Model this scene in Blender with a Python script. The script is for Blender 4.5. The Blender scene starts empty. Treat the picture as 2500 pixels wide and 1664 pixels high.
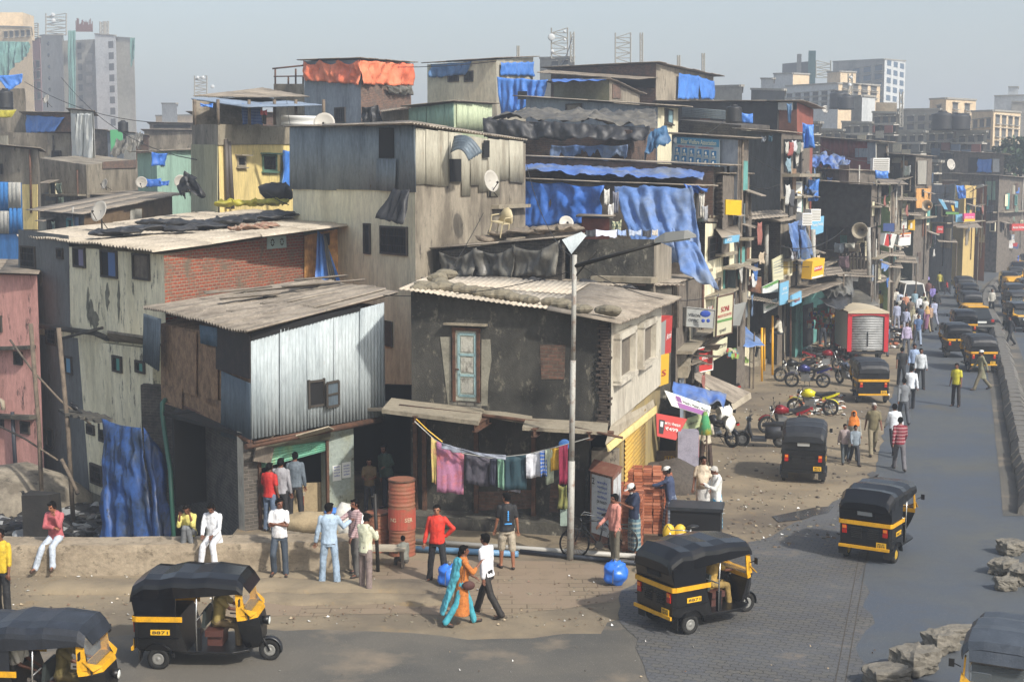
# Hillside street corner of a dense informal settlement, built object by object
EXPOSURE=0.45;HAZE=0.0016
import bpy,bmesh,math,random
from mathutils import Vector,Matrix,Euler,noise
rnd=random.Random(7)
SC=bpy.context.scene
COL=SC.collection
PI=math.pi
FPX,HZ,CH=3472.0,450.0,8.4
PITCH=math.atan((832-HZ)/FPX)
cp,sp=math.cos(PITCH),math.sin(PITCH)
CAM=Vector((0,0,CH))
def ray(px,py):
 a,b=(px-1250)/FPX,(832-py)/FPX
 return Vector((a,cp+b*sp,b*cp-sp))
def V(px,py,Y):
 d=ray(px,py);return CAM+d*(Y/d.y)
def G(px,py,z=0.0):
 d=ray(px,py);return CAM+d*((z-CH)/d.z)
cd=bpy.data.cameras.new('camera');cam=bpy.data.objects.new('camera',cd);COL.objects.link(cam)
cam.location=CAM;cam.rotation_euler=(PI/2-PITCH,0,0)
cd.sensor_width=36;cd.lens=36*FPX/2500;cd.clip_end=5000;cd.clip_start=.1
SC.camera=cam
M={}
def nt(name):
 m=bpy.data.materials.new(name);m.use_nodes=True
 t=m.node_tree;b=t.nodes['Principled BSDF'];return m,t,b
def lin(c):
 if isinstance(c,str):
  c=[int(c[i:i+2],16)/255 for i in(0,2,4)]
 return tuple((x/12.92 if x<.04045 else((x+.055)/1.055)**2.4)for x in c)+(1,)
def mk(name,c,c2=None,amt=.5,scale=3,sz=1.0,rough=.85,bump=.3,bs=40,metal=0,c3=None,amt3=.5,uv=False,k=1.0,spec=None,thin=False):
 """procedural: base colour c with patches of c2 (noise, stretched vertically by sz) and specks of c3"""
 if name in M:return M[name]
 m,t,b=nt(name);N=t.nodes.new;L=t.links.new
 def col(x):
  v=lin(x);return(v[0]*k,v[1]*k,v[2]*k,1)
 if uv:co=N('ShaderNodeUVMap');out=co.outputs[0]
 else:co=N('ShaderNodeTexCoord');out=co.outputs['Object']
 mp=N('ShaderNodeMapping');mp.inputs['Scale'].default_value=(scale,scale*(sz if uv else 1),scale*sz);L(out,mp.inputs[0])
 cur=None
 if c2 is not None:
  n=N('ShaderNodeTexNoise');n.inputs['Scale'].default_value=1;n.inputs['Detail'].default_value=8;n.inputs['Roughness'].default_value=.65
  L(mp.outputs[0],n.inputs[0])
  r=N('ShaderNodeMapRange');r.inputs[1].default_value=.62-.3*amt;r.inputs[2].default_value=.82-.3*amt
  L(n.outputs[0],r.inputs[0])
  x=N('ShaderNodeMix');x.data_type='RGBA';x.inputs[6].default_value=col(c);x.inputs[7].default_value=col(c2)
  L(r.outputs[0],x.inputs[0]);cur=x.outputs[2]
 if c3 is not None:
  n3=N('ShaderNodeTexNoise');n3.inputs['Scale'].default_value=3.7;n3.inputs['Detail'].default_value=10;n3.inputs['Roughness'].default_value=.75
  L(mp.outputs[0],n3.inputs[0])
  r3=N('ShaderNodeMapRange');r3.inputs[1].default_value=.66-.25*amt3;r3.inputs[2].default_value=.74-.25*amt3
  L(n3.outputs[0],r3.inputs[0])
  x3=N('ShaderNodeMix');x3.data_type='RGBA';x3.inputs[7].default_value=col(c3)
  if cur is not None:L(cur,x3.inputs[6])
  else:x3.inputs[6].default_value=col(c)
  L(r3.outputs[0],x3.inputs[0]);cur=x3.outputs[2]
 if cur is None:b.inputs[0].default_value=col(c)
 else:
  ng=N('ShaderNodeTexNoise');ng.inputs['Scale'].default_value=9;ng.inputs['Detail'].default_value=6;ng.inputs['Roughness'].default_value=.8;L(mp.outputs[0],ng.inputs[0])
  rg=N('ShaderNodeMapRange');rg.inputs[1].default_value=.3;rg.inputs[2].default_value=.7;rg.inputs[3].default_value=.74;rg.inputs[4].default_value=1.22;L(ng.outputs[0],rg.inputs[0])
  f=rg.outputs[0]
  if sz<.5:
   m2=N('ShaderNodeMapping');m2.inputs['Scale'].default_value=(2.3,2.3,.3);L(out,m2.inputs[0])
   n4=N('ShaderNodeTexNoise');n4.inputs['Scale'].default_value=1;n4.inputs['Detail'].default_value=9;n4.inputs['Roughness'].default_value=.7;L(m2.outputs[0],n4.inputs[0])
   r4_=N('ShaderNodeMapRange');r4_.inputs[1].default_value=.54;r4_.inputs[2].default_value=.74;r4_.inputs[3].default_value=1;r4_.inputs[4].default_value=.66;L(n4.outputs[0],r4_.inputs[0])
   mm=N('ShaderNodeMath');mm.operation='MULTIPLY';L(f,mm.inputs[0]);L(r4_.outputs[0],mm.inputs[1]);f=mm.outputs[0]
  hv=N('ShaderNodeHueSaturation');L(cur,hv.inputs['Color']);L(f,hv.inputs['Value']);L(hv.outputs[0],b.inputs[0])
 b.inputs['Roughness'].default_value=rough;b.inputs['Metallic'].default_value=metal
 if spec is not None:b.inputs['Specular IOR Level'].default_value=spec
 if bump:
  nb=N('ShaderNodeTexNoise');nb.inputs['Scale'].default_value=bs;nb.inputs['Detail'].default_value=4;L(co.outputs[0]if uv else co.outputs['Object'],nb.inputs[0])
  bp=N('ShaderNodeBump');bp.inputs['Strength'].default_value=bump;bp.inputs['Distance'].default_value=.02
  if name.startswith('tarp'):
   nb.noise_type='RIDGED_MULTIFRACTAL';nb.inputs['Scale'].default_value=2.2;bp.inputs['Distance'].default_value=.05;bp.inputs['Strength'].default_value=.55
  L(nb.outputs[0],bp.inputs['Height']);L(bp.outputs[0],b.inputs['Normal'])
 M[name]=m;return m
def mkbrick(name,c1,c2,mortar,over=None,amt=.4,w=.23,h=.085,ms=.012,bump=.8):
 m,t,b=nt(name);N=t.nodes.new;L=t.links.new
 u=N('ShaderNodeUVMap')
 nz=N('ShaderNodeTexNoise');nz.inputs['Scale'].default_value=2.5;nz.inputs['Detail'].default_value=4;L(u.outputs[0],nz.inputs[0])
 ad=N('ShaderNodeVectorMath');ad.operation='MULTIPLY_ADD';ad.inputs[1].default_value=(.05,.05,0);L(nz.outputs['Color'],ad.inputs[0]);L(u.outputs[0],ad.inputs[2])
 br=N('ShaderNodeTexBrick');br.inputs['Scale'].default_value=1;br.inputs['Brick Width'].default_value=w;br.inputs['Row Height'].default_value=h
 br.inputs['Mortar Size'].default_value=ms;br.inputs['Mortar Smooth'].default_value=.3;br.inputs['Bias'].default_value=0
 br.inputs['Color1'].default_value=lin(c1);br.inputs['Color2'].default_value=lin(c2);br.inputs['Mortar'].default_value=lin(mortar)
 L(ad.outputs[0],br.inputs[0]);cur=br.outputs[0]
 n=N('ShaderNodeTexNoise');n.inputs['Scale'].default_value=1.6;n.inputs['Detail'].default_value=9;n.inputs['Roughness'].default_value=.7;L(u.outputs[0],n.inputs[0])
 if over:
  r=N('ShaderNodeMapRange');r.inputs[1].default_value=.62-.3*amt;r.inputs[2].default_value=.78-.3*amt;L(n.outputs[0],r.inputs[0])
  x=N('ShaderNodeMix');x.data_type='RGBA';L(r.outputs[0],x.inputs[0]);L(cur,x.inputs[6]);x.inputs[7].default_value=lin(over);cur=x.outputs[2]
 hv=N('ShaderNodeTexNoise');hv.inputs['Scale'].default_value=9;hv.inputs['Detail'].default_value=3;L(u.outputs[0],hv.inputs[0])
 hs=N('ShaderNodeHueSaturation');mr=N('ShaderNodeMapRange');mr.inputs[3].default_value=.55;mr.inputs[4].default_value=1.45;L(hv.outputs[0],mr.inputs[0]);L(mr.outputs[0],hs.inputs['Value']);L(cur,hs.inputs['Color'])
 L(hs.outputs[0],b.inputs[0]);b.inputs['Roughness'].default_value=.93
 bp=N('ShaderNodeBump');bp.inputs['Strength'].default_value=bump;bp.inputs['Distance'].default_value=.02;bp.invert=True
 L(br.outputs['Fac'],bp.inputs['Height']);L(bp.outputs[0],b.inputs['Normal'])
 M[name]=m;return m
def mkwood(name,c1,c2,c3,w=.0,sc=1.0):
 m,t,b=nt(name);N=t.nodes.new;L=t.links.new
 u=N('ShaderNodeUVMap');mp=N('ShaderNodeMapping');mp.inputs['Scale'].default_value=(3*sc,.8*sc,1);L(u.outputs[0],mp.inputs[0])
 wv=N('ShaderNodeTexWave');wv.inputs['Scale'].default_value=2.2;wv.inputs['Distortion'].default_value=14;wv.inputs['Detail'].default_value=5;wv.inputs['Detail Scale'].default_value=1.3;L(mp.outputs[0],wv.inputs[0])
 cr=N('ShaderNodeValToRGB');cr.color_ramp.elements[0].color=lin(c1);cr.color_ramp.elements[1].color=lin(c2)
 e=cr.color_ramp.elements.new(.35);e.color=lin(c3);L(wv.outputs[0],cr.inputs[0])
 n=N('ShaderNodeTexNoise');n.inputs['Scale'].default_value=3;n.inputs['Detail'].default_value=8;L(u.outputs[0],n.inputs[0])
 x=N('ShaderNodeMix');x.data_type='RGBA';x.blend_type='MULTIPLY';x.inputs[0].default_value=.8
 r2=N('ShaderNodeValToRGB');r2.color_ramp.elements[0].position=.3;r2.color_ramp.elements[0].color=(.35,.33,.32,1);r2.color_ramp.elements[1].position=.6;r2.color_ramp.elements[1].color=(1,1,1,1);L(n.outputs[0],r2.inputs[0])
 L(cr.outputs[0],x.inputs[6]);L(r2.outputs[0],x.inputs[7]);L(x.outputs[2],b.inputs[0]);b.inputs['Roughness'].default_value=.85
 M[name]=m;return m
def mkplaid(name,ca,cb,cc,s=14.0):
 m,t,b=nt(name);N=t.nodes.new;L=t.links.new
 tc=N('ShaderNodeTexCoord');sx=N('ShaderNodeSeparateXYZ');L(tc.outputs['Object'],sx.inputs[0])
 def stripe(o,f,thr):
  a=N('ShaderNodeMath');a.operation='MULTIPLY';a.inputs[1].default_value=f;L(o,a.inputs[0])
  q=N('ShaderNodeMath');q.operation='FRACT';L(a.outputs[0],q.inputs[0])
  g=N('ShaderNodeMath');g.operation='GREATER_THAN';g.inputs[1].default_value=thr;L(q.outputs[0],g.inputs[0]);return g.outputs[0]
 ax=N('ShaderNodeMath');ax.operation='ADD';L(sx.outputs[0],ax.inputs[0]);L(sx.outputs[1],ax.inputs[1])
 s1=stripe(ax.outputs[0],s,.6);s2=stripe(sx.outputs[2],s,.6)
 x=N('ShaderNodeMix');x.data_type='RGBA';x.inputs[6].default_value=lin(ca);x.inputs[7].default_value=lin(cb);L(s1,x.inputs[0])
 y=N('ShaderNodeMix');y.data_type='RGBA';y.inputs[7].default_value=lin(cc);L(x.outputs[2],y.inputs[6])
 h=N('ShaderNodeMath');h.operation='MULTIPLY';h.inputs[1].default_value=.6;L(s2,h.inputs[0]);L(h.outputs[0],y.inputs[0])
 L(y.outputs[2],b.inputs[0]);b.inputs['Roughness'].default_value=.9
 M[name]=m;return m
def flat(name,c,rough=.6,metal=0,k=1.0,bump=0,spec=None):
 return mk(name,c,rough=rough,metal=metal,bump=bump,k=k,spec=spec)
_cc={}
def C(c,rough=.75):
 """a paint / cloth material with a faint mottling, cached by colour"""
 key=c+str(rough)
 if key not in _cc:
  v=[int(c[i:i+2],16)for i in(0,2,4)];d=''.join('%02x'%int(q*.78)for q in v)
  _cc[key]=mk('paint_'+key,c,d,.45,9,rough=rough,bump=.15,bs=60)
 return _cc[key]
def BM():
 b=bmesh.new();b.loops.layers.uv.new('UVMap');return b
def box(b,c,s,rot=None,mi=0):
 M4=Matrix.Translation(Vector(c))@(rot.to_4x4()if rot is not None else Matrix.Identity(4))
 vs=[b.verts.new(M4@Vector((x*s[0]/2,y*s[1]/2,z*s[2]/2)))for x in(-1,1)for y in(-1,1)for z in(-1,1)]
 for q in((0,1,3,2),(4,6,7,5),(0,4,5,1),(2,3,7,6),(0,2,6,4),(1,5,7,3)):
  f=b.faces.new([vs[i]for i in q]);f.material_index=mi
  uvface(f,b)
def uvface(f,b,scale=1.0):
 uv=b.loops.layers.uv.active;f.normal_update();n=f.normal
 if uv is None:return
 t=Vector((-n.y,n.x,0));
 if t.length<.2:u,v=Vector((1,0,0)),Vector((0,1,0))
 else:u=t.normalized();v=Vector((0,0,1))
 for l in f.loops:l[uv].uv=(l.vert.co.dot(u)*scale,l.vert.co.dot(v)*scale)
def frame(d):
 d=d.normalized();a=Vector((0,0,1))if abs(d.z)<.9 else Vector((0,1,0))
 x=d.cross(a).normalized();return x,x.cross(d).normalized()
def tube(b,pts,r,seg=6,cap=True,mi=0):
 pts=[Vector(p)for p in pts];rs=r if isinstance(r,(list,tuple))else[r]*len(pts)
 rings=[];x,y=frame(pts[1]-pts[0])
 for i,p in enumerate(pts):
  d=(pts[min(i+1,len(pts)-1)]-pts[max(i-1,0)]).normalized()
  x=(x-d*x.dot(d)).normalized();y=d.cross(x)
  rings.append([b.verts.new(p+(x*math.cos(2*PI*k/seg)+y*math.sin(2*PI*k/seg))*rs[i])for k in range(seg)])
 for i in range(len(rings)-1):
  for k in range(seg):
   f=b.faces.new((rings[i][k],rings[i][(k+1)%seg],rings[i+1][(k+1)%seg],rings[i+1][k]));f.material_index=mi;f.smooth=seg>5
 if cap:
  b.faces.new(rings[0][::-1]).material_index=mi;b.faces.new(rings[-1]).material_index=mi
def ball(b,c,r,seg=10,rings=7,rot=None,mi=0):
 r=(r,r,r)if isinstance(r,(int,float))else r
 M3=rot if rot is not None else Matrix.Identity(3);c=Vector(c)
 g=[]
 for i in range(rings+1):
  t=PI*i/rings
  if i in(0,rings):g.append([b.verts.new(c+M3@Vector((0,0,r[2]*math.cos(t))))]);continue
  g.append([b.verts.new(c+M3@Vector((r[0]*math.sin(t)*math.cos(2*PI*k/seg),r[1]*math.sin(t)*math.sin(2*PI*k/seg),r[2]*math.cos(t))))for k in range(seg)])
 for i in range(rings):
  for k in range(seg):
   a=g[i];d=g[i+1];k2=(k+1)%seg
   if len(a)==1:f=b.faces.new((a[0],d[k],d[k2]))
   elif len(d)==1:f=b.faces.new((a[k],d[0],a[k2]))
   else:f=b.faces.new((a[k],d[k],d[k2],a[k2]))
   f.smooth=True;f.material_index=mi
def loft(b,secs,closed=True,caps=True,mi=0,smooth=False):
 R=[[b.verts.new(Vector(p))for p in s]for s in secs];n=len(R[0])
 for i in range(len(R)-1):
  for k in range(n if closed else n-1):
   f=b.faces.new((R[i][k],R[i][(k+1)%n],R[i+1][(k+1)%n],R[i+1][k]));f.material_index=mi;f.smooth=smooth;uvface(f,b)
 if caps and closed:
  b.faces.new(R[0][::-1]).material_index=mi;b.faces.new(R[-1]).material_index=mi
def prism(b,poly,ext,mi=0,back=True):
 """extrude 3D polygon by vector ext"""
 poly=[Vector(p)for p in poly];ext=Vector(ext)
 nrm=Vector((0,0,0))
 for i in range(len(poly)):nrm+=poly[i].cross(poly[(i+1)%len(poly)])
 if nrm.dot(ext)>0:poly=poly[::-1]
 a=[b.verts.new(p)for p in poly];c=[b.verts.new(p+ext)for p in poly];n=len(a)
 fs=[b.faces.new(a),b.faces.new(c[::-1])]
 for i in range(n):fs.append(b.faces.new((a[i],c[i],c[(i+1)%n],a[(i+1)%n])))
 for f in fs:f.material_index=mi;uvface(f,b)
def sheet(b,TL,TR,BR,BL,nu,nv,f,mi=0,thick=0.0,smooth=True):
 """bilinear patch; f(u,v)->(du along, dv down, dn normal) metres"""
 TL,TR,BR,BL=map(Vector,(TL,TR,BR,BL));uv=b.loops.layers.uv.active
 U=((TR-TL)+(BR-BL))/2;W=((BL-TL)+(BR-TR))/2;lu,lv=U.length,W.length
 nrm=W.cross(U).normalized();U.normalize();W.normalize();g=[]
 for j in range(nv+1):
  v=j/nv;row=[]
  for i in range(nu+1):
   u=i/nu;p=(TL*(1-u)+TR*u)*(1-v)+(BL*(1-u)+BR*u)*v
   du,dv,dn=f(u,v);row.append(b.verts.new(p+U*du+W*dv+nrm*dn))
  g.append(row)
 for j in range(nv):
  for i in range(nu):
   fc=b.faces.new((g[j][i],g[j+1][i],g[j+1][i+1],g[j][i+1]));fc.smooth=smooth;fc.material_index=mi
   for l,(a,c)in zip(fc.loops,((i,j),(i,j+1),(i+1,j+1),(i+1,j))):l[uv].uv=(a/nu*lu,-c/nv*lv)
 return lu,lv
WORLDP={}
def obj(name,b,mats,parent=None,solid=0,soloff=0,smooth=None,ang=None,center=True):
 me=bpy.data.meshes.new(name)
 if parent is not None and parent.name in WORLDP:
  bmesh.ops.translate(b,verts=b.verts,vec=-WORLDP[parent.name])
  loc=None
 elif parent is None and center and b.verts:
  lo=Vector((sum(v.co.x for v in b.verts)/len(b.verts),sum(v.co.y for v in b.verts)/len(b.verts),min(v.co.z for v in b.verts)))
  bmesh.ops.translate(b,verts=b.verts,vec=-lo);loc=lo
 else:loc=None
 if smooth is not None:
  for f in b.faces:f.smooth=smooth
 b.to_mesh(me);b.free()
 for m in(mats if isinstance(mats,(list,tuple))else[mats]):me.materials.append(m)
 o=bpy.data.objects.new(name,me);COL.objects.link(o)
 if loc is not None:o.location=loc;WORLDP[o.name]=loc.copy()
 elif parent is not None and parent.name in WORLDP:WORLDP[o.name]=WORLDP[parent.name]
 if parent is not None:o.parent=parent
 if solid:
  s=o.modifiers.new('s','SOLIDIFY');s.thickness=solid;s.offset=soloff
 return o
def tag(o,label,cat,group=None,kind=None):
 if label:o['label']=label
 if cat:o['category']=cat
 if group:o['group']=group
 if kind:o['kind']=kind
 return o
def thing(name,label,cat,loc=(0,0,0),rz=0,group=None,world=True):
 o=bpy.data.objects.new(name,None);COL.objects.link(o);o.location=loc;o.rotation_euler=(0,0,rz);o.empty_display_size=.3
 tag(o,label,cat,group)
 if world:WORLDP[o.name]=Vector(loc)
 return o
KIDS={}
def kids(o):
 if o.name not in KIDS:KIDS[o.name]=[c for c in bpy.data.objects if c.parent==o]
 return KIDS[o.name]
def dup(o,loc,rz,label=None,group=None,scale=None,swap=None,drop=()):
 """copy a thing, its parts and their sub-parts; swap = {material name: material}"""
 def cp_(s,par):
  c=s.copy();COL.objects.link(c)
  if par is not None:c.parent=par
  if swap and s.type=='MESH':
   for i,sl in enumerate(s.material_slots):
    if sl.material and sl.material.name in swap:
     c.material_slots[i].link='OBJECT';c.material_slots[i].material=swap[sl.material.name]
  for q in kids(s):
   if q.name.split('.')[0]in drop:continue
   cp_(q,c)
  return c
 r=cp_(o,None);r.location=loc;r.rotation_euler=(0,0,rz)
 if scale:r.scale=(scale,)*3
 if label:r['label']=label
 if group:r['group']=group
 return r
def mesh_from(me_b,voxel,mats,sm=1,amp=0.0,seed=0):
 """voxel-remesh a bmesh of overlapping shapes to one continuous surface; returns bmesh"""
 me=bpy.data.meshes.new('tmp');me_b.to_mesh(me);me_b.free()
 o=bpy.data.objects.new('tmp',me);COL.objects.link(o)
 r=o.modifiers.new('r','REMESH');r.mode='VOXEL';r.voxel_size=voxel;r.use_smooth_shade=True
 if sm:s=o.modifiers.new('s','SMOOTH');s.iterations=sm;s.factor=.5
 dg=bpy.context.evaluated_depsgraph_get();ev=o.evaluated_get(dg);m2=ev.to_mesh()
 b=bmesh.new();b.from_mesh(m2);ev.to_mesh_clear();bpy.data.objects.remove(o);bpy.data.meshes.remove(me)
 if amp:
  b.normal_update()
  for v in b.verts:
   p=v.co;v.co=p+v.normal*amp*(noise.noise(Vector((p.x*11+seed,p.y*11,p.z*5)))+.6*noise.noise(Vector((p.x*24,p.y*24+seed,p.z*16))))
 for f in b.faces:f.smooth=True
 return b
_tm={}
def text(s,name,mat,cen,right,up,h,parent=None,w=None,depth=.004,shear=0.0):
 """lettering as mesh; height h (cap), optional width w to fit"""
 key=s
 if key not in _tm:
  c=bpy.data.curves.new('t','FONT');c.body=s;c.resolution_u=2;c.align_x='CENTER';c.offset=.012
  o=bpy.data.objects.new('t',c);COL.objects.link(o)
  dg=bpy.context.evaluated_depsgraph_get();ev=o.evaluated_get(dg);m=ev.to_mesh()
  co=[v.co.copy()for v in m.vertices];fs=[tuple(p.vertices)for p in m.polygons];ev.to_mesh_clear()
  bpy.data.objects.remove(o);_tm[key]=(co,fs)
 co,fs=_tm[key]
 if not co:return None
 x0,x1=min(v.x for v in co),max(v.x for v in co);y0,y1=min(v.y for v in co),max(v.y for v in co)
 right=Vector(right).normalized();up=Vector(up).normalized();nrm=right.cross(up).normalized();cen=Vector(cen)
 sy=h/max(y1-y0,1e-4);sx=(w/max(x1-x0,1e-4))if w else sy
 b=BM();vs=[b.verts.new(cen+right*((v.x-(x0+x1)/2)*sx)+up*((v.y-(y0+y1)/2)*sy)+nrm*depth)for v in co]
 for f in fs:
  try:b.faces.new([vs[i]for i in f])
  except ValueError:pass
 return obj(name,b,mat,parent)
SUN_EL,SUN_AZ=math.radians(40),math.radians(140)
sdir=Vector((math.sin(SUN_AZ)*math.cos(SUN_EL),math.cos(SUN_AZ)*math.cos(SUN_EL),math.sin(SUN_EL)))
sl=bpy.data.lights.new('sun','SUN');sl.energy=3.9;sl.angle=math.radians(2);sl.color=(1,.94,.85)
so=bpy.data.objects.new('sun',sl);COL.objects.link(so);so.rotation_euler=sdir.to_track_quat('Z','Y').to_euler();so.location=(30,-30,60)
w=bpy.data.worlds.new('World');SC.world=w;w.use_nodes=True;t=w.node_tree;N=t.nodes.new;L=t.links.new
sk=N('ShaderNodeTexSky');sk.sky_type='NISHITA';sk.sun_disc=False;sk.sun_elevation=SUN_EL;sk.sun_rotation=SUN_AZ
sk.dust_density=3.2;sk.air_density=1.3;sk.ozone_density=2
hs=N('ShaderNodeHueSaturation');hs.inputs['Saturation'].default_value=.65;L(sk.outputs[0],hs.inputs['Color'])
L(hs.outputs[0],t.nodes['Background'].inputs[0]);t.nodes['Background'].inputs[1].default_value=.135
SC.view_settings.view_transform='Standard';SC.view_settings.look='None';SC.view_settings.exposure=EXPOSURE;SC.view_settings.gamma=1
SC.cycles.use_denoising=True;SC.cycles.max_bounces=6;SC.cycles.volume_bounces=1;SC.cycles.transparent_max_bounces=12
SC.cycles.use_adaptive_sampling=True;SC.cycles.adaptive_threshold=.015
def haze():
 b=BM();box(b,(0,440,26),(900,900,62));m=bpy.data.materials.new('haze_air');m.use_nodes=True;t=m.node_tree
 t.nodes.remove(t.nodes['Principled BSDF']);v=t.nodes.new('ShaderNodeVolumePrincipled');v.inputs['Color'].default_value=(.65,.73,.845,1)
 v.inputs['Density'].default_value=HAZE;v.inputs['Anisotropy'].default_value=.15;t.links.new(v.outputs[0],t.nodes['Material Output'].inputs['Volume'])
 o=obj('haze',b,m);tag(o,None,None,kind='stuff');o['label']='pale smoggy air over the whole settlement'
class Face:
 def __init__(s,A,B,zt,zb,own):
  s.A,s.B,s.own=A,B,own;s.u=Vector((B.x-A.x,B.y-A.y,0));s.len=s.u.length;s.u.normalize()
  s.n=Vector((s.u.y,-s.u.x,0));s.zt,s.zb=zt,zb
 def hit(s,px,py,off=0.0):
  d=ray(px,py);O=s.A+s.n*off;t=(O-CAM).dot(s.n)/d.dot(s.n);return CAM+d*t
 def rect(s,x0,y0,x1,y1,off=0.0):
  cx,cy=(x0+x1)/2,(y0+y1)/2;a,b_=s.hit(x0,cy,off),s.hit(x1,cy,off);c,d=s.hit(cx,y0,off),s.hit(cx,y1,off)
  w=(b_-a).dot(s.u);cen=s.hit(cx,cy,off);zc=(c.z+d.z)/2;cen.z=zc
  return cen,w,c.z-d.z
 def rot(s):return Matrix((s.u,s.n,Vector((0,0,1)))).transposed()
 def fb(s,b,cen,w,h,d,off=0,mi=0):
  """box on the face: centre, width, height, depth d standing proud from off"""
  box(b,cen+s.n*(off+d/2),(w,d,h),s.rot(),mi)
 def poly(s,b,pts,off,thick,mi=0):
  P=[s.hit(x,y,off)for x,y in pts];prism(b,P,s.n*thick,mi)
FACES={}
def quad_xy(Lc,Mc,Rc):return Lc+Rc-Mc
def building(name,label,L,Mi,R,ty,mats,zb=0.0,cat='building',group=None,roof=None,rov=.35,rmat=None,rdir='u',parapet=0,ztops=None):
 """L, Mi, R = (px, Y) of the left, near and right corner; ty = their top pixels"""
 Mp=V(Mi[0],ty[1],Mi[1])
 Lp=V(L[0],ty[0],L[1]);
 if isinstance(R,(int,float)):
  nb=Vector((Mp.x*.97,Mp.y,0)).normalized();Rp=Mp+nb*R
 else:Rp=V(R[0],ty[2],R[1])
 Kp=Lp+Rp-Mp
 base=(Mp+Kp)/2;root=thing(name,label,cat,(base.x,base.y,zb),group=group)
 b=BM()
 def q(p,z):return b.verts.new((p.x,p.y,z))
 vt=[q(p,p.z)for p in(Lp,Mp,Rp,Kp)];vb=[q(p,zb)for p in(Lp,Mp,Rp,Kp)]
 fs=[b.faces.new((vb[i],vb[(i+1)%4],vt[(i+1)%4],vt[i]))for i in range(4)]+[b.faces.new(vt),b.faces.new(vb[::-1])]
 mats=mats if isinstance(mats,(list,tuple))else[mats,mats]
 for f,mi in zip(fs,(0,1,0,1,0,0)):f.material_index=mi;uvface(f,b)
 obj('wall',b,list(mats),root)
 class Bd:pass
 FACES[root.name]=[Face(Lp,Mp,Lp.z,zb,root),Face(Mp,Rp,Mp.z,zb,root)]
 B=Bd();B.root=root;B.L=Face(Lp,Mp,Lp.z,zb,root);B.R=Face(Mp,Rp,Mp.z,zb,root);B.P=(Lp,Mp,Rp,Kp);B.zb=zb
 if roof:
  c=(Lp+Mp+Rp+Kp)/4;up=Vector((0,0,.07))
  def ov(p):d=Vector((p.x-c.x,p.y-c.y,0)).normalized();return p+d*rov*1.4+up
  TL,TR,BR,BL=ov(Lp),ov(Kp),ov(Rp),ov(Mp)
  croof(root,TL,TR,BR,BL,rmat,kind=roof,dirn=rdir)
 if parapet:
  b=BM()
  for P,Q in((Lp,Mp),(Mp,Rp),(Rp,Kp),(Kp,Lp)):
   d=(Q-P);d.z=0;d.normalize();n=Vector((d.y,-d.x,0));prism(b,[P-d*.1+n*.05,Q+d*.1+n*.05,Q+d*.1-n*.15,P-d*.1-n*.15],(0,0,parapet))
  obj('parapet',b,mats[0],root)
 return B
def corr(b,TL,TR,BR,BL,lam=.146,amp=.024,dirn='u',cell=(1.05,2.2),jit=.012,mi=0,seg=4,gap=.0):
 """corrugated sheets laid over a quad, sheet by sheet; ridges run along v when dirn == 'u'"""
 TL,TR,BR,BL=map(Vector,(TL,TR,BR,BL))
 lu=((TR-TL).length+(BR-BL).length)/2;lv=((BL-TL).length+(BR-TR).length)/2
 cu,cv=cell if dirn=='u' else cell[::-1]
 nu,nv=max(1,round(lu/cu)),max(1,round(lv/cv))
 def P(u,v):return(TL*(1-u)+TR*u)*(1-v)+(BL*(1-u)+BR*u)*v
 for i in range(nu):
  for j in range(nv):
   u0,u1,v0,v1=i/nu,(i+1)/nu,j/nv,(j+1)/nv
   u1+=.004;v1+=.012 if j<nv-1 else rnd.uniform(-.012,.012)
   if dirn=='v' and i==nu-1:u1+=rnd.uniform(-.01,.01)
   a=[rnd.uniform(-jit,jit)for _ in range(4)];ln=lu/nu if dirn=='u' else lv/nv
   k=max(4,int(ln/lam*seg));ph=rnd.random()*.5;off=(nv-j)*.003
   def f(u,v,a=a,ln=ln,off=off):
    x=(u if dirn=='u' else v)*ln
    return rnd.uniform(-.002,.002),0,amp*math.sin(2*PI*x/lam)+(a[0]*(1-u)+a[1]*u)*(1-v)+(a[2]*(1-u)+a[3]*u)*v+off
   if dirn=='u':sheet(b,P(u0,v0),P(u1,v0),P(u1,v1),P(u0,v1),k,2,f,mi)
   else:sheet(b,P(u0,v0),P(u1,v0),P(u1,v1),P(u0,v1),2,k,f,mi)
def croof(root,TL,TR,BR,BL,mat=None,kind='corr',dirn='u',**kw):
 b=BM()
 if kind=='flat':
  prism(b,[TL,TR,BR,BL],(0,0,.12))
  return obj('roof',b,mat or M['slab'],root)
 if kind=='tin':corr(b,TL,TR,BR,BL,.09,.013,dirn,**kw)
 else:corr(b,TL,TR,BR,BL,dirn=dirn,**kw)
 return obj('roof',b,mat or M['asb'],root,solid=.012)
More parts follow.
